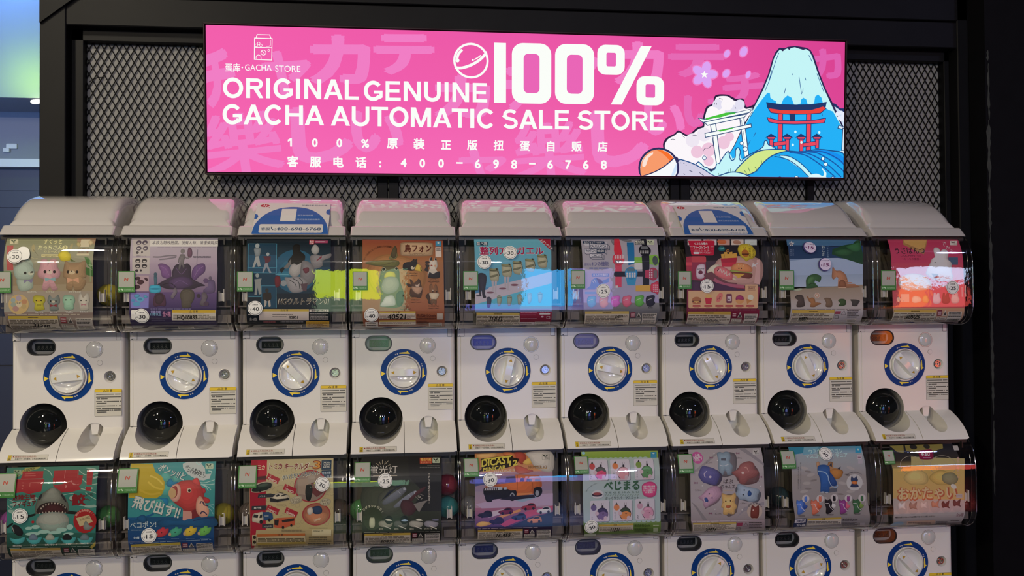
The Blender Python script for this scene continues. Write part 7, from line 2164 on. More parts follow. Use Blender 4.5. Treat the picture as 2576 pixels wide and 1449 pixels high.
CARDS[1,6] = [
('G','8a8486','8c8688',[-1018,-42,1189,-42,1164,-831,-1043,-809]),
('G','8c8688','8a8488',[-1043,-799,1164,-821,1184,-1667,-1040,-1597]),
('G','8a8486','7c7476',[-1040,-1587,1184,-1657,1176,-2170,-1036,-2111]),
('G','8a7c80','726a6c',[-1036,-2101,1174,-2159,1292,-2743,-888,-2743]),
('P','747074',[479,-34,688,-35,1192,-516,1182,-595]),
('P','6e6a6c',[-1025,-1558,-874,-1681,-550,-2107,-672,-2113,-835,-1840]),
('P','7a7678',[-939,-695,-168,-148,-85,-151,-817,-698]),
('P','78747a',[312,-2076,561,-1766,1164,-1626,1162,-1725,560,-1885]),
('E','9c4c7c',-782,-297,164,182),
('T','d8b4c4','全6種',-775,-256,85,0.5,0.03,144,1),
('T','d8b4c4','300円',-789,-347,110,0.5,0.03,267,1),
('T','d8b4c4','(税込)',-796,-395,61,0.4,0.02,154,1),
('Y','9c9a98','403c3c',[930,-95,1123,-100,1087,-264,894,-259]),
('B','585458',[-102,-236,360,-206,334,-690,244,-825,-127,-835]),
('B','6c7c88',[-176,-192,-83,-140,-5,-164,105,-134,201,-169,220,-287,174,-449,242,-570,210,-687,161,-823,59,-820,43,-722,-39,-719,-65,-817,-147,-814,-197,-637,-175,-440]),
('P','4a4c54',[-79,-341,66,-341,55,-416,-88,-406]),
('S','a8b4b8',14,[-145,-530,-25,-563,124,-517]),
('B','403c4c',[-685,-585,-241,-675,-86,-875,-212,-1109,-417,-1103,-743,-936]),
('B','4a4874',[-801,-777,-683,-565,-499,-570,-281,-654,-167,-814,-253,-1068,-335,-1105,-499,-1061,-662,-1017,-763,-896]),
('S','a8a0b4',18,[-551,-696,-627,-762,-619,-841,-578,-871]),
('E','a8a0b0',-449,-865,37,35),
('B','5c4444',[310,-729,731,-464,1012,-748,943,-1063,467,-1089]),
('B','784a48',[206,-746,377,-672,496,-517,755,-444,889,-528,894,-666,1011,-767,904,-903,696,-976,591,-1093,446,-1088,386,-928,244,-825]),
('E','b49a94',528,-774,41,39),
('S','a8847c',16,[587,-628,650,-620,702,-739]),
('B','6a5a62',[-172,-1150,-92,-1310,-218,-1583,-507,-1732,-609,-1729]),
('B','94788a',[-810,-1447,-707,-1371,-521,-1199,-336,-1125,-213,-1149,-132,-1270,-113,-1389,-259,-1543,-465,-1674,-589,-1749,-670,-1668,-668,-1569]),
('E','2c2228',-486,-1350,20,20),
('E','2c2228',-401,-1471,20,20),
('E','aa8c94',-451,-1404,41,36),
('B','2c3c6c',[-630,-1472,-565,-1454,-515,-1554,-566,-1592,-617,-1551]),
('S','c4a8b4',12,[-646,-1452,-637,-1551,-556,-1602]),
('B','50545c',[363,-1146,1023,-1304,977,-1620,688,-1611,359,-1482]),
('B','7c8a98',[298,-1401,362,-1245,343,-1125,446,-1088,652,-1174,941,-1242,1023,-1304,959,-1461,936,-1580,729,-1613,565,-1548,420,-1544]),
('E','20242c',564,-1274,23,22),
('E','20242c',529,-1408,23,22),
('B','1f3c6c',[681,-1314,733,-1295,784,-1376,762,-1435,690,-1453,660,-1392]),
('B','605450',[-52,-1430,360,-1443,355,-1799,271,-1955,24,-1987]),
('B','b48c58',[-123,-1369,-51,-1351,31,-1393,195,-1398,278,-1341,318,-1442,275,-1599,335,-1739,272,-1856,250,-1954,147,-1951,86,-1929,24,-1967,-79,-1944,-77,-1785,-138,-1744,-95,-1587]),
('E','2c1c14',4,-1576,21,20),
('E','2c1c14',148,-1571,21,20),
('E','c09c70',78,-1589,41,32),
('B','8a4a2c',[-4,-1709,150,-1704,129,-1772,26,-1769]),
('S','c8a88c',12,[-14,-1698,15,-1788,128,-1788,166,-1704]),
('S','6c4424',14,[-75,-1608,-44,-1589]),
('S','6c4424',14,[193,-1596,230,-1593]),
('T','3c3436','ばぶ',-58,-1058,142,-1.6,0.02,288,0),
('T','3c3436','ちゃんズ',-127,-1201,131,-1.7,0.02,411,0),
('T','a89060','Babychans',-60,-1276,47,-1.7,0,288,0),
('T','5c5456','ねこちゃん',-549,-474,60,-0.5,0.02,195,0),
('T','5c5456','くまちゃん',348,-363,61,-0.5,0.02,197,0),
('T','5c5456','うさちゃん',-910,-1256,59,-0.7,0.02,194,0),
('T','5c5456','くまちゃん',829,-1040,60,-0.7,0.02,197,0),
('T','5c5456','ねこちゃん',-325,-1947,59,-0.9,0.02,195,0),
('T','5c5456','くまちゃん',439,-1673,59,-0.8,0.02,196,0),
('E','988a80',870,-1896,232,215),
('B','5c2c24',[779,-1733,892,-1767,996,-1740,983,-2058,870,-2095,745,-2050]),
('E','b0988c',825,-1860,21,20),
('T','3c3032','ぷ',713,-1750,77,39.5,0.02,0,1),
('T','3c3032','り',775,-1713,76,21.4,0.02,0,1),
('T','3c3032','ん',848,-1697,75,4.0,0.02,0,1),
('T','3c3032','ボ',922,-1703,75,-13.3,0.02,0,1),
('T','3c3032','デ',991,-1731,76,-30.5,0.02,0,1),
('T','3c3032','ィ',1048,-1778,76,-48.0,0.02,0,1),
('P','6c4c5c',[-420,-285,-372,-307,-317,-287,-327,-349,-375,-327,-430,-346]),
('P','6c4c5c',[404,-164,451,-187,507,-167,494,-231,446,-209,391,-228]),
('P','6c4c5c',[-927,-992,-876,-1013,-825,-995,-826,-1054,-877,-1033,-928,-1051]),
('P','6c4c5c',[1002,-876,1053,-897,1105,-879,1104,-938,1053,-917,1001,-935]),
('P','6c4c5c',[-509,-1880,-458,-1902,-406,-1883,-407,-1943,-458,-1921,-509,-1939]),
('E','b8b0b0',-262,-185,17,17),
('E','b8b0b0',-201,-403,16,16),
('E','b8b0b0',-870,-603,16,16),
('E','b8b0b0',-694,-1111,16,16),
('E','b8b0b0',1045,-1175,17,16),
('E','b8b0b0',-323,-1797,16,16),
('E','b8b0b0',488,-1843,16,16),
('E','b8b0b0',209,-1923,16,16),
('E','b8b0b0',-381,-2179,16,18),
('M','c0b4b8',[-1008,-2129,1152,-2147,1155,-2167,-1007,-2148],1),
('W',[-984,-2174,330,-2195,365,-2533,-943,-2500],'a08a48'),
('F','7c3048',350,-2336,517,-2221,6),
('Lc','5c5052',10,[615,-2217,700,-2354,562,-2359]),
('M','4c4446',[702,-2198,1098,-2213,1149,-2467,747,-2442],4),
('Lc','3c3436',11,[377,-2397,466,-2395,491,-2499,402,-2501]),
('T','15130f','30924',-574,-2540,217,-0.1,0.025,320,0,0.15),
]
CARDS[1,7] = [
('G','3c7084','788894',[-1045,-45,1221,-61,1199,-291,-1052,-295]),
('G','7c868c','807c7c',[-1050,-285,1207,-281,1222,-940,-1068,-876]),
('G','7e7a78','7a7676',[-1068,-866,1222,-929,1252,-1706,-1048,-1635]),
('G','7a7676','706c6c',[-1047,-1625,1252,-1696,1438,-2743,-888,-2710]),
('P','2c6a80',[-1045,-45,-389,-47,-609,-243,-1021,-296]),
('P','5c8494',[-561,-51,-92,-48,-320,-273,-665,-306]),
('E','8a8684',-681,-688,126,43,-10),
('E','8a8684',-481,-892,126,44,10),
('E','8a8684',751,-726,127,44,-20),
('E','8a8684',-611,-1129,126,44),
('E','8a8684',736,-1409,127,44),
('E','8a8684',485,-1160,127,44,-10),
('E','8a8684',-698,-1366,126,44,8),
('E','8a8684',1037,-1176,128,44,-12),
('E','8a8684',-113,-1584,126,44),
('E','6a6664',-563,-790,105,28,-8),
('E','6a6664',-400,-1055,105,28,8),
('E','6a6664',658,-924,106,28,-14),
('E','6a6664',-571,-1290,105,28,-4),
('E','6a6664',950,-1335,106,28,6),
('E','6a6664',417,-1480,106,28,-6),
('T','8cb0c0','ウミウシドラゴン',-448,-259,157,-0.5,0.03,1038,0),
('T','8cb0c0','マスコットフィギュア',-578,-401,148,0.4,0.03,1294,0),
('P','2c7c9c',[1017,-116,1203,-121,1157,-286,972,-281]),
('E','8cbccc',1090,-176,32,31),
('P','9c949c',[1024,-350,1156,-353,1132,-476,1000,-472]),
('P','8c8890',[1016,-477,1158,-480,1138,-607,995,-603]),
('M','5c3c4c',[1033,-371,1139,-373,1125,-445,1018,-442],2),
('T','3c3c40','美',-767,-561,40,-1.5,0.01,0,1),
('T','3c3c40','し',-772,-601,40,-1.5,0.01,0,1),
('T','3c3c40','い',-777,-640,40,-1.5,0.01,0,1),
('T','3c3c40','宝',-781,-680,40,-1.5,0.01,0,1),
('T','3c3c40','石',-785,-719,40,-1.5,0.01,0,1),
('T','3c3c40','の',-788,-758,40,-1.5,0.01,0,1),
('T','3c3c40','よ',-790,-798,40,-1.6,0.01,0,1),
('T','3c3c40','う',-791,-838,40,-1.6,0.01,0,1),
('T','3c3c40','な',-792,-878,40,-1.6,0.01,0,1),
('T','3c3c40','カ',-793,-918,40,-1.6,0.01,0,1),
('T','3c3c40','ラ',-793,-958,40,-1.6,0.01,0,1),
('T','3c3c40','フ',-794,-997,40,-1.6,0.01,0,1),
('T','3c3c40','ル',-794,-1037,40,-1.6,0.01,0,1),
('T','3c3c40','な',-795,-1077,40,-1.6,0.01,0,1),
('T','3c3c40','ド',-796,-1117,40,-1.6,0.01,0,1),
('T','3c3c40','ラ',-796,-1157,40,-1.7,0.01,0,1),
('T','3c3c40','ゴ',-797,-1197,40,-1.7,0.01,0,1),
('T','3c3c40','ン',-797,-1237,40,-1.7,0.01,0,1),
('T','3c3c40','に',-798,-1277,40,-1.7,0.01,0,1),
('T','3c3c40','!',-798,-1317,40,-1.7,0.01,0,1),
('T','3c3c40','海',-850,-695,59,-1.5,0.01,0,1),
('T','3c3c40','牛',-855,-754,59,-1.5,0.01,0,1),
('T','3c3c40','ラ',-858,-813,60,-1.6,0.01,0,1),
('T','3c3c40','ブ',-859,-873,60,-1.6,0.01,0,1),
('T','3c3c40','リ',-860,-933,60,-1.6,0.01,0,1),
('T','3c3c40','ー',-861,-993,60,-1.6,0.01,0,1),
('T','3c3c40','な',-862,-1053,60,-1.6,0.01,0,1),
('T','3c3c40','ド',-863,-1112,60,-1.6,0.01,0,1),
('T','3c3c40','ラ',-863,-1172,60,-1.7,0.01,0,1),
('T','3c3c40','ゴ',-864,-1232,60,-1.7,0.01,0,1),
('T','3c3c40','ン',-865,-1292,60,-1.7,0.01,0,1),
('P','4a4e58',[-109,-1344,314,-1276,312,-1396,-68,-1445]),
('B','7c5c3c',[-57,-764,42,-628,98,-530,221,-553,223,-712,390,-737,512,-819,446,-958,275,-1034,107,-949]),
('P','2c2c34',[92,-649,178,-532,183,-681]),
('P','2c2c34',[303,-754,450,-669,395,-816]),
('B','8c6030',[89,-808,221,-732,409,-757,501,-839,424,-998,275,-1024,150,-930]),
('B','8c6c50',[-284,-540,-197,-522,-215,-661,-281,-679]),
('B','24487c',[-272,-699,-211,-621,-40,-606,100,-669,110,-829,233,-992,316,-1155,272,-1235,103,-1250,80,-1369,37,-1428,-47,-1406,-110,-1404,-194,-1401,-191,-1141,-230,-939,-271,-858]),
('S','7c94a8',29,[-269,-788,-59,-824,44,-947,63,-1068,167,-1231,293,-1275,336,-1216]),
('B','1f3c6c',[89,-828,233,-992,294,-1175,167,-1231,84,-1068]),
('E','8c949c',-131,-1403,63,20),
('E','8c949c',-5,-1417,51,20),
('E','9c9c9c',857,-1147,251,241),
('B','24304c',[741,-1067,764,-967,785,-948,805,-1008,890,-1011,913,-951,933,-1012,964,-1073,941,-1173,982,-1275,844,-1291,727,-1268,771,-1169]),
('B','9c5c30',[772,-1128,847,-1100,942,-1133,930,-1193,856,-1201,782,-1179]),
('T','3c3c44','後',640,-933,47,39.1,0.02,0,1),
('T','3c3c44','ろ',676,-907,47,31.1,0.02,0,1),
('T','3c3c44','す',716,-887,46,23.3,0.02,0,1),
('T','3c3c44','が',759,-872,46,15.5,0.02,0,1),
('T','3c3c44','た',804,-862,46,7.9,0.02,0,1),
('T','3c3c44','も',850,-859,46,0.3,0.02,0,1),
('T','3c3c44','か',896,-862,46,-7.2,0.02,0,1),
('T','3c3c44','わ',941,-871,46,-14.8,0.02,0,1),
('T','3c3c44','い',984,-885,46,-22.4,0.02,0,1),
('T','3c3c44','い',1025,-905,46,-30.1,0.02,0,1),
('T','3c3c44','!',1063,-931,47,-37.8,0.02,0,1),
('B','24407c',[-755,-1664,-650,-1627,-693,-1746,-600,-1789,-653,-1867,-737,-1844]),
('B','3c5c9c',[-944,-1718,-922,-1599,-859,-1641,-775,-1604,-714,-1705,-737,-1824,-664,-1927,-717,-1965,-801,-2022,-906,-2019,-905,-1859]),
('S','a8a8b0',15,[-934,-1728,-819,-1732,-779,-1843,-675,-1946]),
('E','a09c9c',-653,-1577,113,112),
('B','3c5c9c',[-695,-1566,-679,-1497,-652,-1527,-622,-1498,-611,-1569,-612,-1649,-654,-1667,-692,-1646]),
('B','a0482c',[-314,-1678,-209,-1641,-253,-1760,-158,-1803,-212,-1881,-296,-1858]),
('B','a85c48',[-504,-1732,-481,-1613,-419,-1655,-334,-1617,-273,-1719,-296,-1838,-223,-1941,-276,-1979,-360,-2037,-466,-2033,-464,-1873]),
('S','a8a8b0',15,[-494,-1742,-379,-1746,-338,-1857,-234,-1961]),
('E','a09c9c',-212,-1591,114,112),
('B','a85c48',[-254,-1580,-238,-1510,-211,-1541,-181,-1512,-170,-1582,-171,-1662,-213,-1681,-251,-1660]),
('B','a8a4a4',[118,-1671,224,-1634,180,-1753,274,-1796,220,-1875,136,-1852]),
('B','141418',[-73,-1725,-50,-1606,13,-1648,98,-1610,159,-1712,136,-1832,209,-1935,156,-1973,71,-2031,-34,-2027,-33,-1867]),
('S','a8a8b0',15,[-63,-1736,53,-1739,94,-1851,198,-1954]),
('E','a09c9c',221,-1584,114,112),
('B','141418',[179,-1573,194,-1503,221,-1534,252,-1505,263,-1575,262,-1656,219,-1674,181,-1653]),
('B','a84c64',[551,-1695,658,-1658,613,-1777,708,-1820,654,-1899,569,-1876]),
('B','6c3068',[359,-1749,383,-1629,445,-1671,531,-1634,593,-1736,570,-1856,643,-1959,589,-1997,505,-2055,399,-2052,400,-1891]),
('S','a8a8b0',15,[370,-1759,486,-1763,527,-1874,632,-1979]),
('E','a09c9c',654,-1607,114,112),
('B','6c3068',[612,-1596,628,-1526,655,-1557,685,-1528,697,-1599,695,-1679,653,-1698,615,-1676]),
('B','5c7438',[975,-1698,1082,-1661,1038,-1780,1133,-1823,1079,-1902,994,-1879]),
('B','2c5034',[783,-1752,807,-1632,870,-1674,955,-1637,1017,-1739,994,-1859,1067,-1962,1014,-2001,929,-2059,823,-2056,824,-1894]),
('S','a8a8b0',15,[794,-1762,910,-1766,951,-1878,1057,-1982]),
('E','a09c9c',1079,-1610,115,113),
('B','2c5034',[1037,-1599,1053,-1529,1080,-1560,1110,-1531,1122,-1602,1120,-1682,1077,-1701,1040,-1680]),
('M','4c4848',[-885,-2040,-675,-2047,-675,-2095,-885,-2088],2),
('M','4c4848',[-444,-2044,-234,-2051,-233,-2100,-444,-2093],2),
('M','4c4848',[-13,-2038,198,-2045,199,-2094,-13,-2087],2),
('M','4c4848',[420,-2042,632,-2049,633,-2098,420,-2091],2),
('M','4c4848',[844,-2046,1057,-2053,1057,-2102,845,-2095],2),
('F','1c2440',-994,-2470,-617,-2145,34),
('F','a8a4a8',-978,-2293,-649,-2172,13),
('T','1c2440','300円',-938,-2267,117,-2.5,0.03,271,0),
('T','b4b0b4','全6種',-903,-2421,121,-3.1,0.02,267,0),
('P','9c968c',[-601,-2153,436,-2151,476,-2399,-564,-2414]),
('P','988238',[-597,-2154,436,-2151,444,-2211,-593,-2218]),
('M','5c5650',[-565,-2236,424,-2276,461,-2421,-537,-2369],3),
('T','2c281c','注意',-106,-2209,57,-1.1,0.02,0,1),
('T','3c383c','株式会社Qualia',486,-2271,94,-1.2,0.02,470,0),
('M','4c484c',[494,-2305,978,-2327,1034,-2510,543,-2477],4),
('P','847e82',[1053,-2368,1205,-2375,1246,-2503,1092,-2493]),
('M','6c6668',[-934,-2496,-664,-2516,-631,-2607,-907,-2576],1),
]
CARDS[1,8] = [
('G','16161a','28241e',[-1048,-64,949,-77,1065,-554,-1144,-569]),
('G','2a251d','8a7a4c',[-1141,-551,1080,-537,1184,-844,-1095,-801]),
('G','a08a50','9c8454',[-1094,-776,1173,-826,1155,-1782,-1103,-1676]),
('G','8a847e','8e8886',[-1103,-1659,1155,-1764,1174,-2230,-1078,-2228]),
('G','8c8684','7c7676',[-1082,-2207,1169,-2209,1193,-2743,-942,-2743]),
('P','6c6430',[-1043,-84,-599,-76,-674,-327,-874,-284]),
('P','6a6230',[-561,-77,-57,-70,329,-73,641,-69,612,-208,213,-312,-150,-377,-578,-254]),
('E','1c1a16',-313,-143,115,79),
('E','24221a',114,-134,100,79),
('L','1c1a16',23,[-599,-76,-656,-327]),
('F','8c8a86',942,-287,1104,-132,12),
('P','8c8458',[-471,-442,1211,-540,1173,-844,-524,-805]),
('O','7c7668',-475,-693,381,278,15),
('O','7c7668',497,-737,422,308,15),
('B','a8905c',[-758,-1042,-410,-801,-31,-955,-36,-1242,-533,-1264]),
('B','a0884c',[44,-1065,393,-859,775,-1013,809,-1267,309,-1288]),
('B','6c6a50',[467,-1005,776,-941,966,-1127,809,-1303,502,-1222]),
('T','8c4a34','おかたゃい',-940,-1699,422,0.1,0.09,1856,0),
('T','c49470','おかたゃい',-921,-1675,400,0.1,0.03,1799,0),
('E','b8a49c',816,-1357,100,65,-30),
('B','6c1434',[-192,-272,40,-243,232,-248,247,-424,162,-531,-181,-522,-208,-394]),
('T','d4a4b4','¥30',-143,-432,170,0.4,0.03,277,0),
('M','c48ca4',[-95,-474,153,-480,147,-513,-102,-506],1),
('T','b4847c','猫',1006,-560,80,-1.5,0.02,0,1),
('T','b4847c','が',990,-651,79,-1.5,0.02,0,1),
('T','b4847c','お',978,-743,79,-1.5,0.02,0,1),
('T','b4847c','か',972,-835,79,-1.5,0.02,0,1),
('T','b4847c','た',970,-927,79,-1.6,0.02,0,1),
('T','b4847c','づ',968,-1020,79,-1.6,0.02,0,1),
('T','b4847c','け',966,-1113,79,-1.6,0.02,0,1),
('E','84807e',-826,-1973,167,166),
('E','84807e',-476,-1985,168,167),
('E','84807e',-136,-1981,168,167),
('E','84807e',220,-1963,169,167),
('E','84807e',574,-1963,169,167),
('E','84807e',921,-1949,170,167),
('B','a49c98',[-954,-1842,-900,-1772,-825,-1846,-709,-1760,-731,-1921,-697,-1994,-826,-1953,-921,-1968]),
('B','5c5654',[-604,-1853,-550,-1783,-475,-1857,-359,-1771,-380,-1932,-347,-2005,-476,-1965,-571,-1980]),
('B','94908c',[-265,-1846,-210,-1776,-135,-1850,-18,-1764,-40,-1925,-6,-1998,-136,-1958,-232,-1972]),
('B','8a6450',[92,-1828,147,-1758,222,-1832,339,-1746,317,-1907,351,-1980,220,-1940,124,-1955]),
('B','24201e',[417,-1849,473,-1779,548,-1853,665,-1767,643,-1928,677,-2002,547,-1961,451,-1976]),
('B','2c2826',[776,-1813,831,-1743,907,-1818,1024,-1731,1002,-1893,1036,-1966,905,-1926,809,-1941]),
('T','3c3838','※開封口は見せません。このまま破損させないようにお楽しみください。',-1023,-2256,64,-0.0,0.02,1261,0),
('T','6c5458','全6種',898,-2272,125,1.2,0.02,238,0),
('E','6a8090',-856,-2571,205,172),
('P','988070',[-615,-2392,287,-2394,393,-2704,-498,-2743]),
('M','5c4c48',[-556,-2453,253,-2503,367,-2729,-502,-2582],2),
('M','4c4848',[336,-2442,700,-2463,842,-2743,476,-2729],3),
('M','4c4848',[775,-2408,1071,-2423,1098,-2487,800,-2469],1),
('F','8c8884',887,-1705,1080,-1578,12),
('T','5c5856','CAPSULE',903,-1652,40,-1.7,0.02,162,0),
]
QR_DATA = [(0, 0, -149.9, -111.1, 45.2), (0, 1, -146.1, -111.0, 44.9), (0, 2, -143.9, -112.9, 43.4), (0, 3, -140.4, -113.8, 41.2), (0, 4, -139.6, -113.5, 42.2), (0, 5, -140.1, -112.1, 41.0), (0, 6, -136.7, -115.3, 40.2), (0, 7, -139.1, -113.8, 45.4), (0, 8, -140.1, -114.6, 46.5), (1, 0, -145.1, -33.6, 51.8), (1, 1, -148.1, -28.9, 52.7), (1, 2, -142.6, -29.4, 49.5), (1, 3, -137.9, -28.3, 44.1), (1, 4, -140.2, -24.7, 41.8), (1, 5, -132.9, -27.4, 40.5), (1, 6, -139.1, -29.6, 44.4), (1, 7, -136.2, -26.8, 42.7), (1, 8, -135.7, -34.0, 33.6)]
PRICE_DATA = [(0, 0, -96.6, -70.1, '30', 'round', 0.02, 2), (0, 1, -84.5, -232.8, '30', 'round', -0.05, 1), (0, 2, -95.5, -213.5, '40', 'round', 0, 0), (0, 3, -89.6, -235.9, '40', 'round', 0.05, 0), (0, 4, -79.4, -87.6, '30', 'round', 0, 0), (0, 4, -5.6, -59.8, '30', 'round', -0.1, 0), (0, 5, -46.3, -171.1, '25', 'round', 0.05, 0), (0, 6, -50.1, -158.2, '15', 'round', 0.03, 0), (0, 7, -38.9, -43.5, '15', 'purple', -0.2, 0), (0, 7, 1.9, -96.5, '15', 'purple', 0, 0), (0, 8, 85.4, -166.4, '25', 'round', 0, 0), (1, 0, -80.6, -148.0, '15', 'round', 0.1, 0), (1, 1, -64.8, -211.6, '15', 'round', 0.03, 0), (1, 2, 83.7, -86.8, '30', 'round', -0.55, 0), (1, 3, -53.5, -82.0, '25', 'round', 0, 0), (1, 4, -66.8, -87.2, '30', 'round', 0.1, 0), (1, 5, -86.5, -230.5, '30', 'round', 0.35, 0), (1, 7, 2.3, -39.2, '30', 'round', -0.95, 0)]

# ------------------------------------------------------------------ drawing the artwork lists (tenths of a millimetre, y up)
def pairs(l): return [(l[i] / 10, l[i + 1] / 10) for i in range(0, len(l), 2)]
def lerp(a, b, t): return (a[0] + (b[0] - a[0]) * t, a[1] + (b[1] - a[1]) * t)
class Quad:
    def __init__(self, p): self.p = p          # TL TR BR BL
    def __call__(self, u, v): return lerp(lerp(self.p[0], self.p[1], u), lerp(self.p[3], self.p[2], u), v)
    def rect(self, ik, c, u0, v0, u1, v1): ik.poly(c, [self(u0, v0), self(u1, v0), self(u1, v1), self(u0, v1)])
tiny = random.Random(3)
def dashes(ik, Q, c, u0, v0, u1, v1, n, ragged=True):
    for k in range(n):
        a = v0 + (v1 - v0) * (k + 0.12) / n; b = v0 + (v1 - v0) * (k + 0.72) / n
        end = u1 - (tiny.random() * 0.25 * (u1 - u0) if ragged and tiny.random() < .6 else 0); u = u0
        while u < end - 0.004:
            l = min(end - u, (u1 - u0) * (0.03 + 0.16 * tiny.random())); Q.rect(ik, c, u, a, u + l, b); u += l + (u1 - u0) * 0.014
def arc_pts(cx, cy, rx, ry, a0, a1, n=24): return [(cx + rx * math.cos(math.radians(a0 + (a1 - a0) * k / n)), cy + ry * math.sin(math.radians(a0 + (a1 - a0) * k / n))) for k in range(n + 1)]
def letter(ik, col, ch, F):
    """bold grotesque capital in the frame F: bottom-left, bottom-right, top-left"""
    O_, X_, Y_ = F; ux = (X_[0] - O_[0], X_[1] - O_[1]); uy = (Y_[0] - O_[0], Y_[1] - O_[1])
    wd = math.hypot(*ux); ht = math.hypot(*uy); a = wd / ht; s = 0.195
    def T(p): return (O_[0] + ux[0] * p[0] / a + uy[0] * p[1], O_[1] + ux[1] * p[0] / a + uy[1] * p[1])
    def st(pts, w_=s, closed=False): ik.line(col, w_ * ht, [T(p) for p in pts], closed)
    def pg(pts): ik.poly(col, [T(p) for p in pts])
    h = s / 2
    if ch == 'O': st(arc_pts(a / 2, .5, a / 2 - h, .52 - h, 0, 360, 40)[:-1], s, True)
    elif ch == 'I': pg([(0, 0), (a, 0), (a, 1), (0, 1)])
    elif ch == 'L': pg([(0, 0), (a, 0), (a, .165), (s, .165), (s, 1), (0, 1)])
    elif ch == 'E':
        pg([(0, 0), (s, 0), (s, 1), (0, 1)])
        for y0, y1, e in ((0, .165, 0), (.43, .585, .07), (.835, 1, .03)): pg([(s, y0), (a - e, y0), (a - e, y1), (s, y1)])
    elif ch == 'T': pg([(0, .835), (a, .835), (a, 1), (0, 1)]); pg([(a / 2 - h, 0), (a / 2 + h, 0), (a / 2 + h, .84), (a / 2 - h, .84)])
    elif ch == 'H':
        pg([(0, 0), (s, 0), (s, 1), (0, 1)]); pg([(a - s, 0), (a, 0), (a, 1), (a - s, 1)]); pg([(s, .43), (a - s, .43), (a - s, .6), (s, .6)])
    elif ch == 'N':
        pg([(0, 0), (s, 0), (s, 1), (0, 1)]); pg([(a - s, 0), (a, 0), (a, 1), (a - s, 1)]); pg([(0, 1), (s * 1.08, 1), (a, 0), (a - s * 1.08, 0)])
    elif ch == 'M':
        pg([(0, 0), (s, 0), (s, 1), (0, 1)]); pg([(a - s, 0), (a, 0), (a, 1), (a - s, 1)]); pg([(0, 1), (s * 1.3, 1), (a / 2 + h * .8, 0), (a / 2 - h * .8, 0)]); pg([(a, 1), (a - s * 1.3, 1), (a / 2 - h * .8, 0), (a / 2 + h * .8, 0)])
    elif ch == 'A':
        pg([(0, 0), (s * 1.08, 0), (a / 2 + h * 1.1, 1), (a / 2 - h * 1.1, 1)]); pg([(a, 0), (a - s * 1.08, 0), (a / 2 - h * 1.1, 1), (a / 2 + h * 1.1, 1)]); pg([(a * .22, .22), (a * .78, .22), (a * .72, .37), (a * .28, .37)])
    elif ch == 'U': st([(h, 1), (h, .36)] + arc_pts(a / 2, .36, a / 2 - h, .38 - h, 180, 360, 18) + [(a - h, .36), (a - h, 1)])
    elif ch == 'C': st(arc_pts(a * .52, .5, a * .52 - h, .52 - h, 38, 322, 34))
    elif ch == 'G':
        st(arc_pts(a * .5, .5, a * .5 - h, .52 - h, 38, 325, 34)); pg([(a * .53, .36), (a, .36), (a, .515), (a * .53, .515)]); pg([(a - s * .85, .08), (a, .17), (a, .40), (a - s * .85, .40)])
    elif ch == 'R':
        pg([(0, 0), (s, 0), (s, 1), (0, 1)]); r = .285
        st([(s * .6, 1 - h), (a * .50, 1 - h)] + arc_pts(a * .60, 1 - r, a * .34 - h * .6, r - h, 90, -90, 16) + [(s * .6, 1 - 2 * r + h)], .17); pg([(a * .42, .46), (a * .70, .46), (a, 0), (a * .76, 0)])
    elif ch == 'S':
        r1 = .27
        st(arc_pts(a * .5, .74, a * .46 - h, .28 - h, 25, 200, 16) + cat_rom([(a * .10, .66), (a * .28, .555), (a * .5, .51), (a * .74, .45), (a * .88, .34)], False, 4)[1:-1] + arc_pts(a * .5, .27, a * .49 - h, .29 - h, 15, -160, 18), .175)
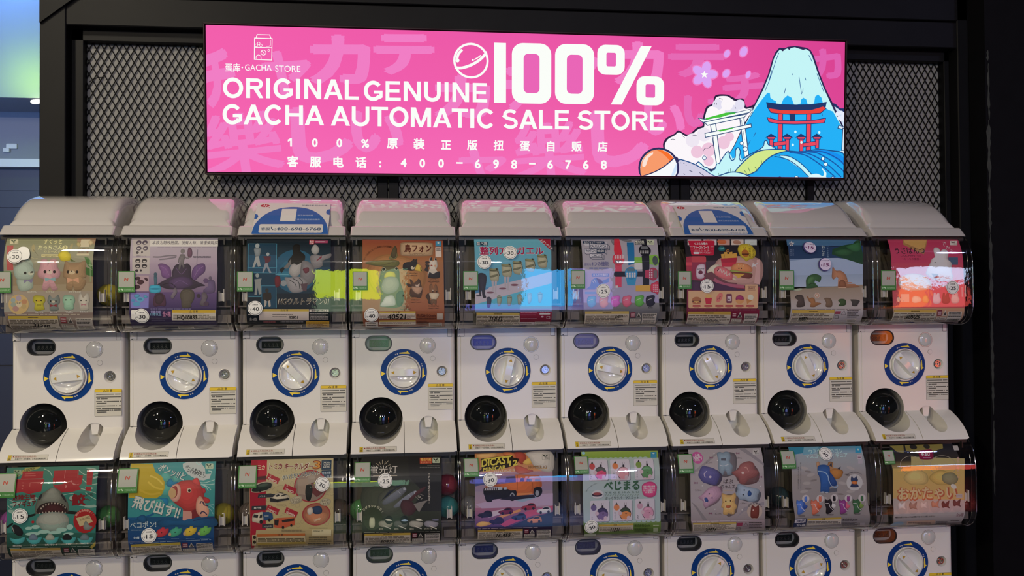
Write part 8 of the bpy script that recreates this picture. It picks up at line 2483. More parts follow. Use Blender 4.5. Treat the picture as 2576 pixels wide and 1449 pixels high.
def draw_list(ik, L):
    for o in L:
        op = o[0]
        if op == 'P': ik.poly(o[1], pairs(o[2]))
        elif op == 'B': ik.blob(o[1], pairs(o[2]))
        elif op in ('L', 'Lc'): ik.line(o[1], o[2] / 10, pairs(o[3]), op == 'Lc')
        elif op in ('S', 'Sc'): ik.line(o[1], o[2] / 10, cat_rom(pairs(o[3]), op == 'Sc', 4), op == 'Sc')
        elif op == 'E': ik.ell(o[1], o[2] / 10, o[3] / 10, o[4] / 10, o[5] / 10, math.radians(o[6]) if len(o) > 6 else 0)
        elif op == 'O': ik.ring(o[1], o[2] / 10, o[3] / 10, o[4] / 10, o[5] / 10, o[6] / 10)
        elif op == 'F': ik.poly(o[1], rrect(o[2] / 10, o[4] / 10, o[3] / 10, o[5] / 10, min(o[6] / 10, (o[4] - o[2]) / 20.1, (o[5] - o[3]) / 20.1), 6))
        elif op == 'G': ik.grad(o[1], o[2], pairs(o[3]))
        elif op == 'H': letter(ik, o[1], o[2], pairs(o[3]))
        elif op == 'T': ik.text(o[1], o[2], o[3] / 10, o[4] / 10, o[5] / 10, math.radians(o[6]), o[7], al=o[9], width=(o[8] / 10 or None), skew=o[10] if len(o) > 10 else 0)
        elif op == 'W':
            Q = Quad(pairs(o[1])); Q.rect(ik, '4a443a', 0, 0, 1, 1); Q.rect(ik, 'aaa294', .006, .012, .994, .988); Q.rect(ik, o[2], .006, .012, .994, .16)
            dashes(ik, Q, '5a4c22', .40, .05, .60, .14, 1, False); dashes(ik, Q, '5e564c', .025, .20, .975, .95, 8)
        elif op == 'V':
            Q = Quad(pairs(o[1])); Q.rect(ik, o[2], .05, .04, .45, .38); dashes(ik, Q, 'a88c90', .10, .10, .40, .34, 2, False)
            ik.poly('a8a29a', [Q(.72, .04), Q(.95, .38), Q(.52, .38)]); ik.poly('3c3a38', [Q(.72, .12), Q(.86, .34), Q(.60, .34)])
            Q.rect(ik, 'a09a90', .06, .45, .95, .72); Q.rect(ik, '8c867e', .06, .77, .95, .97); ik.line('2c2a28', 0.8, [Q(.18, .5), Q(.34, .5), Q(.34, .67), Q(.16, .67)], True); dashes(ik, Q, '7c766e', .45, .52, .85, .68, 2)
        elif op == 'K':
            Q = Quad(pairs(o[1])); Q.rect(ik, 'a8a29a', 0, 0, 1, 1); dashes(ik, Q, '3c3a38', .05, .04, .95, .42, 4); u = .10
            while u < .92:
                l = .008 + .02 * tiny.random(); Q.rect(ik, '3a3836', u, .56, u + l, .94); u += l + .008 + .018 * tiny.random()
        elif op == 'M': dashes(ik, Quad(pairs(o[2])), o[1], 0, 0, 1, 1, o[3])
        elif op == 'Y':
            Q = Quad(pairs(o[3]))
            if o[1]: ik.poly(o[1], [Q(.06, 0), Q(.94, 0), Q(1, .1), Q(1, .9), Q(.94, 1), Q(.06, 1), Q(0, .9), Q(0, .1)])
            else: ik.line(o[2], .5, [Q(.05, 0), Q(.95, 0), Q(1, .08), Q(1, .92), Q(.95, 1), Q(.05, 1), Q(0, .92), Q(0, .08)], True)
            ik.blob(o[2], [Q(.10, .20), Q(.28, .18), Q(.42, .40), Q(.40, .48), Q(.24, .46)]); ik.blob(o[2], [Q(.74, .16), Q(.56, .20), Q(.44, .40), Q(.46, .48), Q(.64, .42)])
            Q.rect(ik, o[2], .385, .44, .455, .86)
            for u in (.55, .70, .84): Q.rect(ik, o[2], u, .52, u + .03, .86); Q.rect(ik, o[2], u, .80, u + .09, .86)
            Q.rect(ik, o[2], .55, .52, .64, .57); Q.rect(ik, o[2], .55, .66, .63, .71)
draw_card = draw_list
def sign_art(ik):
    w_, h_ = SW * 1000, SH * 1000; e = 8
    C = [['f25cab', 'ee58a8', 'ea54a6', 'e24b9c', 'd83f90'], ['f360ae', 'f05cae', 'ee5caa', 'e8529f', 'dc4494'], ['f566b2', 'f568b4', 'f56cb6', 'f066ae', 'e458a2']]
    for r in range(2):
        for c in range(4):
            x0, x1 = e + (w_ - 2 * e) * c / 4, e + (w_ - 2 * e) * (c + 1) / 4; y0, y1 = h_ - e - (h_ - 2 * e) * r / 2, h_ - e - (h_ - 2 * e) * (r + 1) / 2
            ik.add([(x0, y0), (x1, y0), (x1, y1), (x0, y1)], [(0, 1, 2, 3)], None, [ik.col(C[r][c]), ik.col(C[r][c + 1]), ik.col(C[r + 1][c + 1]), ik.col(C[r + 1][c])])
    # keep every print inside the frame
    n0 = len(ik.v); draw_list(ik, SIGN_ART)
    for k in range(n0, len(ik.v)):
        x, y, l = ik.v[k]; ik.v[k] = (max(e, min(w_ - e, x)), max(e, min(h_ - e, y)), l)
CARDX = [[0] * 9, [0] * 9]
ROWN = ('top', 'lower')
SUBJ = [['three pastel plush animals', 'purple winged rock diorama', 'space hero figures on blue', 'bird griffins on brown paper', 'row of standing frogs', 'colourful calculator watches', 'fast food charms', 'bowing kangaroo by a lake', 'white bunny on pink'],
        ['roaring shark', 'popping red fish', 'toy car key holders', 'white clip lamp on black', 'orange off-road car', 'round vegetable mascots', 'pastel baby plush bears', 'blue sea slug dragon', 'orange cat lettering']]
CLABEL = [['card of three pastel plush animals with yellow flower, behind a clear cover', 'purple card of a winged rock diorama and eye sheets, behind a clear cover', 'dark blue card of silver hero figures, behind a clear cover',
           'brown paper card of bird griffins in two columns, behind a clear cover', 'pale blue card of standing frogs lined up, behind a clear cover', 'grey card of red, blue and black calculator watches, behind a clear cover',
           'red card of burger, fries and hot dog charms, behind a clear cover', 'blue lake card of bowing animals, behind a clear cover', 'pink card of a white bunny with two ears, behind a clear cover'],
          ['green sea card of a roaring shark with red characters, behind a clear cover', 'turquoise card of a big red fish spitting a ball, behind a clear cover', 'cream and red card of toy cars and a bus, behind a clear cover',
           'black card of small white clip lamps, behind a clear cover', 'card of an orange off-road car above seven small cars, behind a clear cover', 'white and green card of six round vegetable mascots, behind a clear cover',
           'pale mauve card of six baby animal plushes in a ring, behind a clear cover', 'grey sand card of a blue dragon and five small ones, behind a clear cover', 'card with big orange letters above six small cats, behind a clear cover']]
MLABEL = [['white capsule machine with arched lid showing the %s card' % s for s in SUBJ[0]], ['white capsule machine in the lower row showing the %s card' % s for s in SUBJ[1]]]
MLABEL[0][2] = 'white capsule machine with a service notice on its lid above the space hero card'
MLABEL[0][6] = 'white capsule machine with a service notice on its lid above the fast food card'
# payment stickers: row, column, left x, top y (along the cover), width
QR = QR_DATA
PRICES = PRICE_DATA
CAPS = [(1, 1, 0.118, -0.055, 0.229, (0.40, 0.33, 0.03), 'yellow capsule beside the red fish card'), (1, 0, 0.124, -0.055, 0.232, (0.06, 0.22, 0.06), 'green capsule right of the shark card'),
        (1, 3, -0.122, -0.06, 0.229, (0.10, 0.30, 0.10), 'green capsule left of the black clip lamp card'), (1, 3, 0.122, -0.06, 0.229, (0.03, 0.22, 0.22), 'teal capsule right of the black clip lamp card'),
        (1, 3, 0.121, -0.055, 0.292, (0.22, 0.02, 0.04), 'red capsule on top of the teal capsule'), (1, 4, -0.119, -0.06, 0.229, (0.16, 0.16, 0.16), 'grey capsule left of the orange off-road car card'),
        (0, 0, 0.124, -0.055, 0.229, (0.36, 0.30, 0.03), 'yellow capsule right of the plush animals card'), (1, 2, -0.122, -0.06, 0.229, (0.13, 0.10, 0.08), 'brown capsule left of the toy cars card'),
        (1, 2, 0.124, -0.05, 0.229, (0.14, 0.09, 0.07), 'brown capsule right of the toy cars card'), (1, 7, -0.122, -0.06, 0.229, (0.02, 0.05, 0.05), 'dark green capsule left of the blue dragon card'),
        (1, 0, -0.124, -0.06, 0.229, (0.30, 0.08, 0.30), 'magenta capsule left of the shark card')]

# ------------------------------------------------------------------ setting
WALLY = 0.3365
def struct(name, bm, m, smooth=None):
    o = bm_obj(name, bm, m, None, smooth); o['kind'] = 'structure'; return o
FLOORZ = -1.15
bm = bmesh.new(); box(bm, -6, 8, -9, 9, FLOORZ - 0.05, FLOORZ)
struct('floor', bm, mat('dark_floor_tile', (0.035, 0.036, 0.045), 0.25, noise=0.2, nscale=3))
bm = bmesh.new(); box(bm, -1.2, 8, -9, 0.10, 2.15, 2.2)
struct('ceiling', bm, mat('black_ceiling_paint', (0.012, 0.012, 0.014), 0.7))
bm = bmesh.new(); box(bm, -0.165, 2.88, WALLY, WALLY + 0.03, FLOORZ, 1.3)
struct('wall_back', bm, PLASTER)
# black wall right of the mesh partition, with plaster scuffs along its joint
bm = bmesh.new(); box(bm, 2.870, 6.0, 0.16, 0.40, FLOORZ, 2.15)
wr = struct('wall_right', bm, BLACKW)
rnd = random.Random(5)
SCUFF = mat('bare_plaster', (0.03, 0.034, 0.027), 0.8, noise=0.5, nscale=60)
bm = bmesh.new()
def scuff(x, z0, z1, wd):
    n = max(4, int((z1 - z0) / 0.012)); L, R = [], []
    for k in range(n + 1):
        z = z0 + (z1 - z0) * k / n; t = 1.7 * wd * (0.35 + 0.65 * rnd.random()) * min(1, 4 * min(k, n - k) / n + 0.25)
        xx = x + rnd.uniform(-0.001, 0.001)
        L.append(bm.verts.new((xx - t / 2, 0.1585, z))); R.append(bm.verts.new((xx + t / 2, 0.1585, z)))
    for k in range(n): bm.faces.new((L[k], R[k], R[k + 1], L[k + 1]))
for a in ((2.880, 0.80, 0.99, .006), (2.878, 0.60, 0.80, .010), (2.877, 0.42, 0.60, .008), (2.878, 0.15, 0.42, .009), (2.877, -0.18, 0.15, .007), (2.878, -0.45, -0.2, .006),
          (2.879, 1.0, 1.035, .006)): scuff(*a)
s = struct('trim_1', bm, SCUFF)
# black steel partition: posts, rails, mesh
def sbox(name, *b, m=FRAME, bev=0.003):
    bm = bmesh.new(); box(bm, *b, bev=bev, seg=1); return struct(name, bm, m)
sbox('trim_2', -0.169, -0.092, 0.25, 0.37, FLOORZ, 1.6)        # left post
sbox('trim_3', 2.828, 2.870, 0.25, 0.37, FLOORZ, 1.6)           # right post
bm = bmesh.new()
for bb in ((-0.092, -0.055, 0.30, 0.345, FLOORZ, 1.075), (2.808, 2.828, 0.30, 0.345, FLOORZ, 1.075), (-0.092, 2.828, 0.30, 0.345, 1.030, 1.08),
           (0.853, 0.886, 0.318, 0.345, FLOORZ, 1.04), (0.889, 0.922, 0.318, 0.345, FLOORZ, 1.04), (1.830, 1.863, 0.318, 0.345, FLOORZ, 1.04), (1.866, 1.899, 0.318, 0.345, FLOORZ, 1.04),
           (2.313, 2.338, 0.318, 0.345, FLOORZ, 1.04)):
    box(bm, *bb, bev=0.002, seg=1)
struct('trim_4', bm, FRAME)
bm = bmesh.new(); box(bm, -0.169, 2.868, 0.255, 0.37, 1.066, 1.156, bev=0.003, seg=1); box(bm, -0.169, 2.868, 0.25, 0.37, 1.159, 1.6, bev=0.003, seg=1)
# light-catching plate added at the corner of post and beam
prism(bm, [(-0.165, 1.066), (-0.165, 1.30), (0.10, 1.30), (-0.02, 1.18)], 'y', 0.238, 0.249)
struct('trim_5', bm, FRAME)
# expanded metal: two families of slanted strands
bm = bmesh.new()
X0, X1, Z0, Z1, CW, CH = -0.062, 2.815, 0.47, 1.036, 0.0228, 0.0398
dx = (Z1 - Z0) * CW / CH
def strand(xa, za, xb, zb, y, t=0.0031):
    if xa > xb: xa, za, xb, zb = xb, zb, xa, za
    if xb <= X0 or xa >= X1: return
    if xa < X0: za += (zb - za) * (X0 - xa) / (xb - xa); xa = X0
    if xb > X1: zb = za + (zb - za) * (X1 - xa) / (xb - xa); xb = X1
    d = Vector((xb - xa, 0, zb - za)).normalized(); n = Vector((-d.z, 0, d.x)) * t / 2
    q = [Vector((xa, y, za)) - n, Vector((xb, y, zb)) - n, Vector((xb, y, zb)) + n, Vector((xa, y, za)) + n]
    A = [bm.verts.new(p) for p in q]; B = [bm.verts.new(p + Vector((0, 0.002, 0))) for p in q]
    bm.faces.new(A); bm.faces.new(B[::-1])
    for k in range(4): bm.faces.new((A[k], B[k], B[(k + 1) % 4], A[(k + 1) % 4]))
k0 = int(-dx / CW) - 2
for k in range(k0, int((X1 - X0) / CW) + 3):
    x = X0 + k * CW
    strand(x, Z0, x + dx, Z1, 0.3300); strand(x, Z1, x + dx, Z0, 0.3315)
struct('wall_mesh_screen', bm, MESHM)
bm = bmesh.new(); add_tube(bm, [(-0.045, 0.326, 0.908), (-0.030, 0.322, 0.916), (-0.016, 0.321, 0.921), (-0.001, 0.326, 0.923)], 0.0012, 6)
tag(bm_obj('wire_tie', bm, MESHM, None, 60), 'thin black wire tie hooked through the mesh left of the pink sign', 'wire')

# corridor beyond the left post
CORW = mat('corridor_paint', (0.24, 0.26, 0.33), 0.6)
CORD = mat('corridor_panel', (0.065, 0.07, 0.10), 0.5)
def zat(py, y):          # height seen at a picture row, used only to lay out the distant hall
    return 0.188 + (y + 2.8121) * ((724.5 - py) / 2405.7 + 0.0198)
bm = bmesh.new(); box(bm, -3.4, -0.9, 3.4, 3.5, zat(258, 3.4), 2.9); struct('wall_corridor_upper', bm, CORW)
bm = bmesh.new()
prism(bm, [(3.4, zat(258, 3.4)), (3.4, zat(262, 3.4)), (3.9, zat(296, 3.9)), (3.9, zat(258, 3.4))], 'x', -3.4, -0.9)
struct('trim_6', bm, CORW)
bm = bmesh.new(); box(bm, -4, -0.8, 3.95, 4.05, zat(410, 3.95), zat(280, 3.95)); struct('wall_corridor_middle', bm, CORW)
bm = bmesh.new(); box(bm, -4, -0.8, 3.90, 4.06, zat(428, 3.9), zat(409, 3.9)); struct('trim_7', bm, mat('corridor_light_rail', (0.8, 0.83, 0.9), 0.4))
bm = bmesh.new(); box(bm, -4, -0.8, 4.0, 4.1, FLOORZ, zat(428, 4.0))
for py in (484, 524, 600, 900): box(bm, -4, -0.8, 3.992, 4.0, zat(py + 1.5, 4.0), zat(py - 1.5, 4.0))
struct('wall_corridor_lower', bm, CORD)
bm = bmesh.new(); lathe(bm, [(0, 0), (0.024, 0), (0.030, 0.008), (0.030, 0.014), (0, 0.014)], 0, 0, 24)
for v in bm.verts: v.co = Vector((v.co.x, v.co.z, v.co.y))
o = bm_obj('corridor_downlight', bm, [mat('downlight_diffuser', (0.9, 0.85, 0.7), 0.4, emit='fff0c8', estr=6)], None, 40)
o.location = (-1.300, 3.38, zat(274, 3.38)); o.rotation_euler = (0.5, 0, 0)
tag(o, 'bright round downlight on the corridor soffit beside the black left post', 'light')
bm = bmesh.new(); box(bm, -0.035, 0.035, -0.02, 0, 0, 0.035, bev=0.006); box(bm, -0.05, -0.01, -0.03, 0, -0.025, 0.004, bev=0.004)
o = bm_obj('ceiling_sensor', bm, [mat('sensor_white', (0.75, 0.78, 0.85), 0.4)]); o.location = (-1.655, 3.95, zat(386, 3.95))
tag(o, 'small white sensor box fixed to the corridor wall at the far left', 'sensor')
area('cove_blue_lamp', (-1.5, 2.95, 2.5), (-1.5, 3.4, 2.1), 0.3, 13, (0.16, 0.42, 1.0))
area('cove_green_lamp', (-1.32, 3.12, zat(195, 3.12)), (-1.34, 3.4, zat(200, 3.4)), 0.10, 1.7, (0.55, 1.0, 0.03))
area('corridor_lamp', (-1.8, 2.4, 1.1), (-1.7, 4.0, 0.9), 0.5, 11, (0.28, 0.48, 1.0))
# lamp that washes the plaster wall behind the mesh on the left
area('wall_washer_lamp', (-0.6, -1.6, 1.9), (0.3, 0.32, 0.7), 0.2, 24, (1.0, 0.90, 0.70))

# lit shop screens across the hall, seen mirrored in the clear covers
def screen(x0, x1, y, z0, z1, bands, label):
    t = empty('lit_shop_screen', ((x0 + x1) / 2, y, FLOORZ), label, 'screen', None)
    bm = bmesh.new(); box(bm, x0 - .04, x1 + .04, y - .10, y - .012, z0 - .04, z1 + .04, bev=0.01); box(bm, (x0 + x1) / 2 - .2, (x0 + x1) / 2 + .2, y - .1, y - .04, FLOORZ, z0 - .03)
    f = bm_obj('housing', bm, DARK, t); f.matrix_parent_inverse = Matrix.Translation(t.location).inverted()
    for i, (a, b, c, d, hexc, st) in enumerate(bands):
        bm = bmesh.new(); box(bm, x0 + (x1 - x0) * a, x0 + (x1 - x0) * b, y - .011, y, z0 + (z1 - z0) * c, z0 + (z1 - z0) * d)
        p = bm_obj('lit_panel', bm, mat('screen_glow', (0.02, 0.02, 0.02), 0.3, emit=hexc, estr=st), t); p.matrix_parent_inverse = Matrix.Translation(t.location).inverted()
SY = -4.6
screen(0.30, 0.98, SY, -0.95, 0.52, [(0, 0.70, 0.83, 1, 'c8e020', 7.5), (0, 0.70, 0, 0.83, 'a8c8a0', 2.2), (0.70, 1, 0, 1, '9fd8b0', 2.6)], 'tall lit yellow green screen across the hall')
screen(1.45, 2.55, SY, -0.95, 0.52, [(0, 0.37, 0, 0.70, '7c80ff', 3.0), (0.37, 0.72, 0.62, 1, '48b4ff', 7.5), (0.37, 0.72, 0, 0.62, '9cb0ff', 4), (0.72, 1, 0, 1, 'a89cf0', 3.2)], 'tall lit sky blue and lilac screen across the hall')
screen(4.84, 5.46, SY, -0.95, 0.55, [(0, 0.45, 0, 0.88, 'ff7a28', 7), (0.45, 1, 0, 0.88, 'e8504a', 5), (0, 1, 0.88, 1, 'c8dcff', 9)], 'tall lit orange screen with a white strip on top across the hall')

# ------------------------------------------------------------------ lit sign
SX0, SX1, SZ0, SZ1, SYB, TILT = 0.3245, 2.4125, 0.6062, 1.0728, 0.237, 0.0284
SW, SH = SX1 - SX0, math.hypot(SZ1 - SZ0, TILT)
sign = empty('light_box_sign', (SX0, SYB, SZ0), 'wide glowing pink light box sign hung on the black mesh above the machines', 'sign')
sign.rotation_euler = (math.atan2(TILT, SZ1 - SZ0), 0, 0)
bm = bmesh.new()
t = 0.005
for bb in ((0, SW, 0, .045, 0, t), (0, SW, 0, .045, SH - t, SH), (0, t, 0, .045, t, SH - t), (SW - t, SW, 0, .045, t, SH - t)): box(bm, *bb, bev=0.0012, seg=1)
box(bm, 0, SW, .038, .045, 0, SH)
bm_obj('frame', bm, ALU, sign)
bm = bmesh.new()
for x in (0.25, SW - 0.25): box(bm, x - .02, x + .02, .045, .075, SH * .15, SH * .85, bev=.002, seg=1)
bm_obj('bracket', bm, FRAME, sign)
bm = bmesh.new(); add_tube(bm, [(.02, .03, 0.001), (.026, .03, -.012), (.034, .03, -.014), (.036, .03, -.006)], .0015, 6)
bm_obj('hook', bm, METALD, sign, 60)
ink = Ink(1.0, 1.0)
sign_art(ink)
ink.mesh('face', lambda x, y, h: (x * .001, 0.003 - h, y * .001), mat_=SIGNINK, parent=sign, step=4e-6)

# ------------------------------------------------------------------ one capsule machine (origin: knob centre on the front face; floor of the unit at z = ZB)
ZB = -0.2203
HW = 0.149
def plan():
    """footprint of the body: small chamfer on the left, round corner on the right"""
    r = 0.012
    return ([(-HW, 0.004), (-HW + 0.003, 0.0006), (-HW + 0.0085, 0.0006), (-HW + 0.0095, 0.002), (-HW + 0.0105, 0.0)] +
            [(HW - r + r * math.sin(a), r - r * math.cos(a)) for a in [k * PI / 10 for k in range(6)]] + [(HW, 0.285), (-HW, 0.285)])
CHUTE = cat_rom([(0.0, -0.1425), (-0.0205, -0.1523), (-0.0417, -0.1628), (-0.0640, -0.1775), (-0.0800, -0.1915), (-0.0940, -0.2085), (-0.1010, -0.2188)], closed=False, n=4)
chute_outline = CHUTE + [(-0.1005, ZB), (0.0, ZB)]
BX, BZ, BR = -0.0667, -0.1345, 0.0628
POCK = stadium(0.0433, 0.097, -0.1995, -0.1286, 14)

root = empty('capsule_machine', (0, 0, 0), 'x', 'capsule machine')
def part(name, bm, mats, smooth=30, parent=None):
    return bm_obj(name, bm, mats, parent or root, smooth)

bm = bmesh.new(); prism(bm, plan(), 'z', ZB, 0.1248)
body = part('body', bm, [WHITE, GREYW], None)
boolean_cut(body, [cutter(circ(BX, BZ, BR, 64), -0.2, 0.11), cutter(POCK, -0.2, 0.045), cutter(stadium(-0.1108, -0.0342, 0.0625, 0.1071), -0.01, 0.034),
                   cutter(circ(0.1112, 0.0006, 0.0165, 40), -0.01, 0.012), cutter(circ(0, 0, 0.050, 64), -0.01, 0.006)])
body.data.shade_smooth(); body.data.set_sharp_from_angle(angle=math.radians(30))
bm = bmesh.new(); prism(bm, chute_outline, 'x', -HW, -0.0009); outl = part('outlet_panel', bm, [WHITE], None)
boolean_cut(outl, [cutter(circ(BX, BZ, BR, 64), -0.2, 0.11)])
bm = bmesh.new(); prism(bm, chute_outline, 'x', 0.0009, HW - 0.001)
es = [e for e in bm.edges if all(v.co.x > HW - 0.002 and v.co.y < 0.001 for v in e.verts) and not all(abs(v.co.z - ZB) < 1e-4 for v in e.verts)]
bmesh.ops.bevel(bm, geom=es, offset=0.007, segments=3, affect='EDGES')
tray = part('return_tray', bm, [WHITE], None)
boolean_cut(tray, [cutter(POCK, -0.2, 0.045)])
for o in (outl, tray): o.data.shade_smooth(); o.data.set_sharp_from_angle(angle=math.radians(30))
bm = bmesh.new(); prism(bm, [(0.0580, -0.1285), (0.0830, -0.1285), (0.0775, -0.1615), (0.0625, -0.1615)], 'y', 0.0035, 0.03); part('return_tongue', bm, WHITE, parent=tray, smooth=30)
# seam behind the two panels
bm = bmesh.new(); box(bm, -0.0012, 0.0012, -0.098, 0.0, -0.2205, -0.1435)
for v in bm.verts:
    if v.co.y < -0.05 and v.co.z > -0.2: v.co.y = -0.001
part('seam', bm, DARK, None, parent=outl)
bm = bmesh.new(); box(bm, -HW + .004, -HW + .010, -0.0018, 0.002, -0.1475, -0.1415); box(bm, -HW, BX - BR + .002, -0.0004, 0.002, -0.1432, -0.1418); part('outlet_hinge', bm, DARK, None, parent=outl)
# bowl and black dome of the capsule outlet
bm = bmesh.new(); lathe(bm, [(BR - .0004, 0.001), (BR - .0004, 0.06), (BR - .006, 0.085), (BR - .02, 0.1), (0, 0.105)], BX, BZ, 64); part('outlet_bowl', bm, [GREYW], 40)
DR, DY = 0.0602, 0.036
bm = bmesh.new(); bmesh.ops.create_uvsphere(bm, u_segments=64, v_segments=40, radius=DR)
for v in bm.verts: v.co = Vector((v.co.x + BX, v.co.y + DY, v.co.z + BZ))
dome = part('outlet_dome', bm, [DOME], 60)
bm = bmesh.new()
for k in range(-6, 7):
    pass
pt = []
for k in range(9):
    a = -0.20 + 0.05 * k; el = math.radians(-40)
    pt.append((BX + (DR + .0004) * math.cos(el) * math.sin(a), DY - (DR + .0004) * math.cos(el) * math.cos(a), BZ + (DR + .0004) * math.sin(el)))
add_tube(bm, pt, 0.0019, 8); part('finger_tab', bm, mat('dome_tab_plastic', (0.03, 0.03, 0.03), 0.25), 60, parent=dome)
bm = bmesh.new()
ra, rb = [], []
for k in range(49):
    a = PI + PI * k / 48
    ra.append(bm.verts.new((BX + (DR + .0012) * math.cos(a), DY - .004, BZ + (DR + .0012) * math.sin(a)))); rb.append(bm.verts.new((BX + (DR - .0015) * math.cos(a), DY - .006, BZ + (DR - .0015) * math.sin(a))))
for k in range(48): bm.faces.new((ra[k], ra[k + 1], rb[k + 1], rb[k]))
part('dome_rim', bm, mat('dome_rim_plastic', (0.30, 0.30, 0.29), 0.2), 60, parent=dome)
# display
bm = bmesh.new(); prism(bm, stadium(-0.1105, -0.0345, 0.0628, 0.1068), 'y', 0.0335, 0.031); disp = part('price_display', bm, LCDB, 30)
bm = bmesh.new(); box(bm, -0.0995, -0.0450, 0.0270, 0.0305, 0.0735, 0.0935, bev=0.0006, seg=1); part('display_panel', bm, LCD, 30, parent=disp)
ik = Ink(); ik.text('3a4442', '8.8.8.8.', -72.3, 76.4, 16, bold=0.0, al=1, skew=0.10, width=42)
g = ik.mesh('display_digits', lambda x, y, h: (x * .001, 0.0267, y * .001), parent=disp); g.data.materials.clear(); g.data.materials.append(SEG)
bm = bmesh.new()
o1, o2 = stadium(-0.1118, -0.0332, 0.0615, 0.1081), stadium(-0.1088, -0.0362, 0.0645, 0.1051)
def ring_prism(bm, A, B, y0, y1):
    a0 = [bm.verts.new((x, y0, z)) for x, z in A]; b0 = [bm.verts.new((x, y0, z)) for x, z in B]; b1 = [bm.verts.new((x, y1, z)) for x, z in B]; a1 = [bm.verts.new((x, y1, z)) for x, z in A]
    n = len(A)
    for k in range(n):
        j = (k + 1) % n
        bm.faces.new((a0[k], a0[j], b0[j], b0[k])); bm.faces.new((b0[k], b0[j], b1[j], b1[k])); bm.faces.new((a1[k], a1[j], a0[j], a0[k]))
ring_prism(bm, o1, o2, -0.0008, 0.031); part('display_gasket', bm, GASKET, 40, parent=disp)
bm = bmesh.new(); vs_ = [bm.verts.new((x, 0.0012, z)) for x, z in o2]; bm.faces.new(vs_); part('display_window', bm, GLASS, None, parent=disp)
# coin-return button (domed white) and small stud
bm = bmesh.new(); lathe(bm, [(0.0224, 0.001), (0.0224, -0.0006), (0.0210, -0.0006), (0.0205, 0.0004), (0.0203, -0.0002), (0.0195, -0.0026), (0.015, -0.0046), (0.008, -0.0056), (0, -0.006)], 0.0697, 0.0766, 48); part('reject_button', bm, mat('milky_plastic', (0.60, 0.59, 0.55), 0.16, coat=0.3), 40)
ik = Ink(); ik.ring('57524b', 69.7, 76.6, 23.2, 23.2, 1.0); ik.mesh('button_groove', lambda x, y, h: (x * .001, -0.0004, y * .001), parent=root)
bm = bmesh.new(); lathe(bm, [(0.0070, 0.001), (0.0070, -0.0012), (0, -0.0014)], 0.0843, 0.039, 28); part('stud', bm, WHITE, 40)
ik = Ink(); ik.ring('6b665e', 84.3, 39, 7.6, 7.6, 0.7); ik.mesh('stud_groove', lambda x, y, h: (x * .001, -0.0004, y * .001), parent=root)
# key lock
bm = bmesh.new(); lathe(bm, [(0.0172, -0.0005), (0.0160, -0.0008), (0.0125, 0.009), (0.0118, 0.0115)], 0.1112, 0.0006, 40); lock = part('key_lock', bm, WHITE, 40)
bm = bmesh.new(); lathe(bm, [(0.0112, 0.0118), (0.0112, 0.004), (0.0102, 0.003), (0.0080, 0.003), (0.0076, 0.006), (0.0052, 0.006), (0.0050, 0.0035), (0.0032, 0.0035), (0.0030, 0.008), (0, 0.008)], 0.1112, 0.0006, 32); part('lock_cylinder', bm, METAL, 30, parent=lock)
bm = bmesh.new(); box(bm, 0.1104, 0.1120, 0.0028, 0.006, 0.0055, 0.0095); box(bm, 0.1035, 0.1060, 0.0026, 0.0040, -0.0005, 0.0015); part('key_slot', bm, METALD, None, parent=lock)
# hinge tabs in the top corners
bm = bmesh.new()
def tabbox(x0, x1, z0, z1):
    box(bm, x0 - .0009, x1 + .0009, -0.0003, 0.0005, z0 - .0009, z1 + .0009, mi=1); box(bm, x0, x1, -0.0008, 0.0005, z0, z1, mi=0, bev=0.0004, seg=1)
tabbox(-0.1482, -0.1290, 0.1030, 0.1244)
box(bm, -0.1440, -0.1405, -0.0012, 0.0, 0.1222, 0.1246, mi=1); box(bm, -0.1440, -0.1405, -0.0012, 0.0, 0.1022, 0.1052, mi=1)
part('hinge_tab', bm, [WHITE, DARK], 30)
bm = bmesh.new(); tabbox(0.1285, 0.1405, 0.1030, 0.1244); part('hinge_tab', bm, [WHITE, DARK], 30)
# blue ring with arrows
ik = Ink()
n = 72; P = []
ik.ring('07397a', 0, 0, 67.5, 67.5, 18, n=72); ik.ring('dcd8cc', 0, 0, 68.6, 68.6, 1.1, n=72)
def arrow(deg):
    c, s_ = math.cos(math.radians(deg)), math.sin(math.radians(deg))
    R = lambda p: (p[0] * c - p[1] * s_, p[0] * s_ + p[1] * c)
    ik.poly('efd24a', [R(p) for p in ((-12.6, 56.8), (-13, 54.2), (18.8, 53.0), (9.3, 62.8), (8.2, 58.6), (0, 58.2))])
    for p in ((-17.8, 53.6), (-23.4, 51.6)):
        q = R(p); ik.ell('e8e4d2', q[0], q[1], 1.9, 1.9, n=12); ik.ell('07397a', q[0], q[1], 1.0, 1.0, n=10)
for d in (0, -90, 180): arrow(d)
ik.poly('efd24a', [(-65, 3.6), (-65, -10.4), (-52.6, -3.4)])
dialring = ik.mesh('dial_ring', lambda x, y, h: (x * .001, -0.0006 - h, y * .001), parent=root); dialring.data.materials.clear(); dialring.data.materials.append(ink_mat('ring_print', rough=0.35, spec=0.15))
bm = bmesh.new(); lathe(bm, [(0.0505, 0.0), (0.0505, -0.0035), (0.0492, -0.0050), (0.0475, -0.0050), (0.0463, -0.0035), (0.0460, 0.005), (0.0445, 0.0055)], 0, 0, 64); part('dial_collar', bm, WHITE, 40)
bm = bmesh.new()
lathe(bm, [(0.0447, 0.0055), (0.0447, -0.0085), (0.0437, -0.0105), (0.0422, -0.0112), (0.0405, -0.0105), (0.0370, -0.0070), (0.0300, -0.0030), (0.0200, -0.0005), (0.0, 0.0005)], 0, 0, 64)
dial = part('dial', bm, mat('dial_plastic', (0.72, 0.71, 0.66), 0.16, coat=0.3), 30)
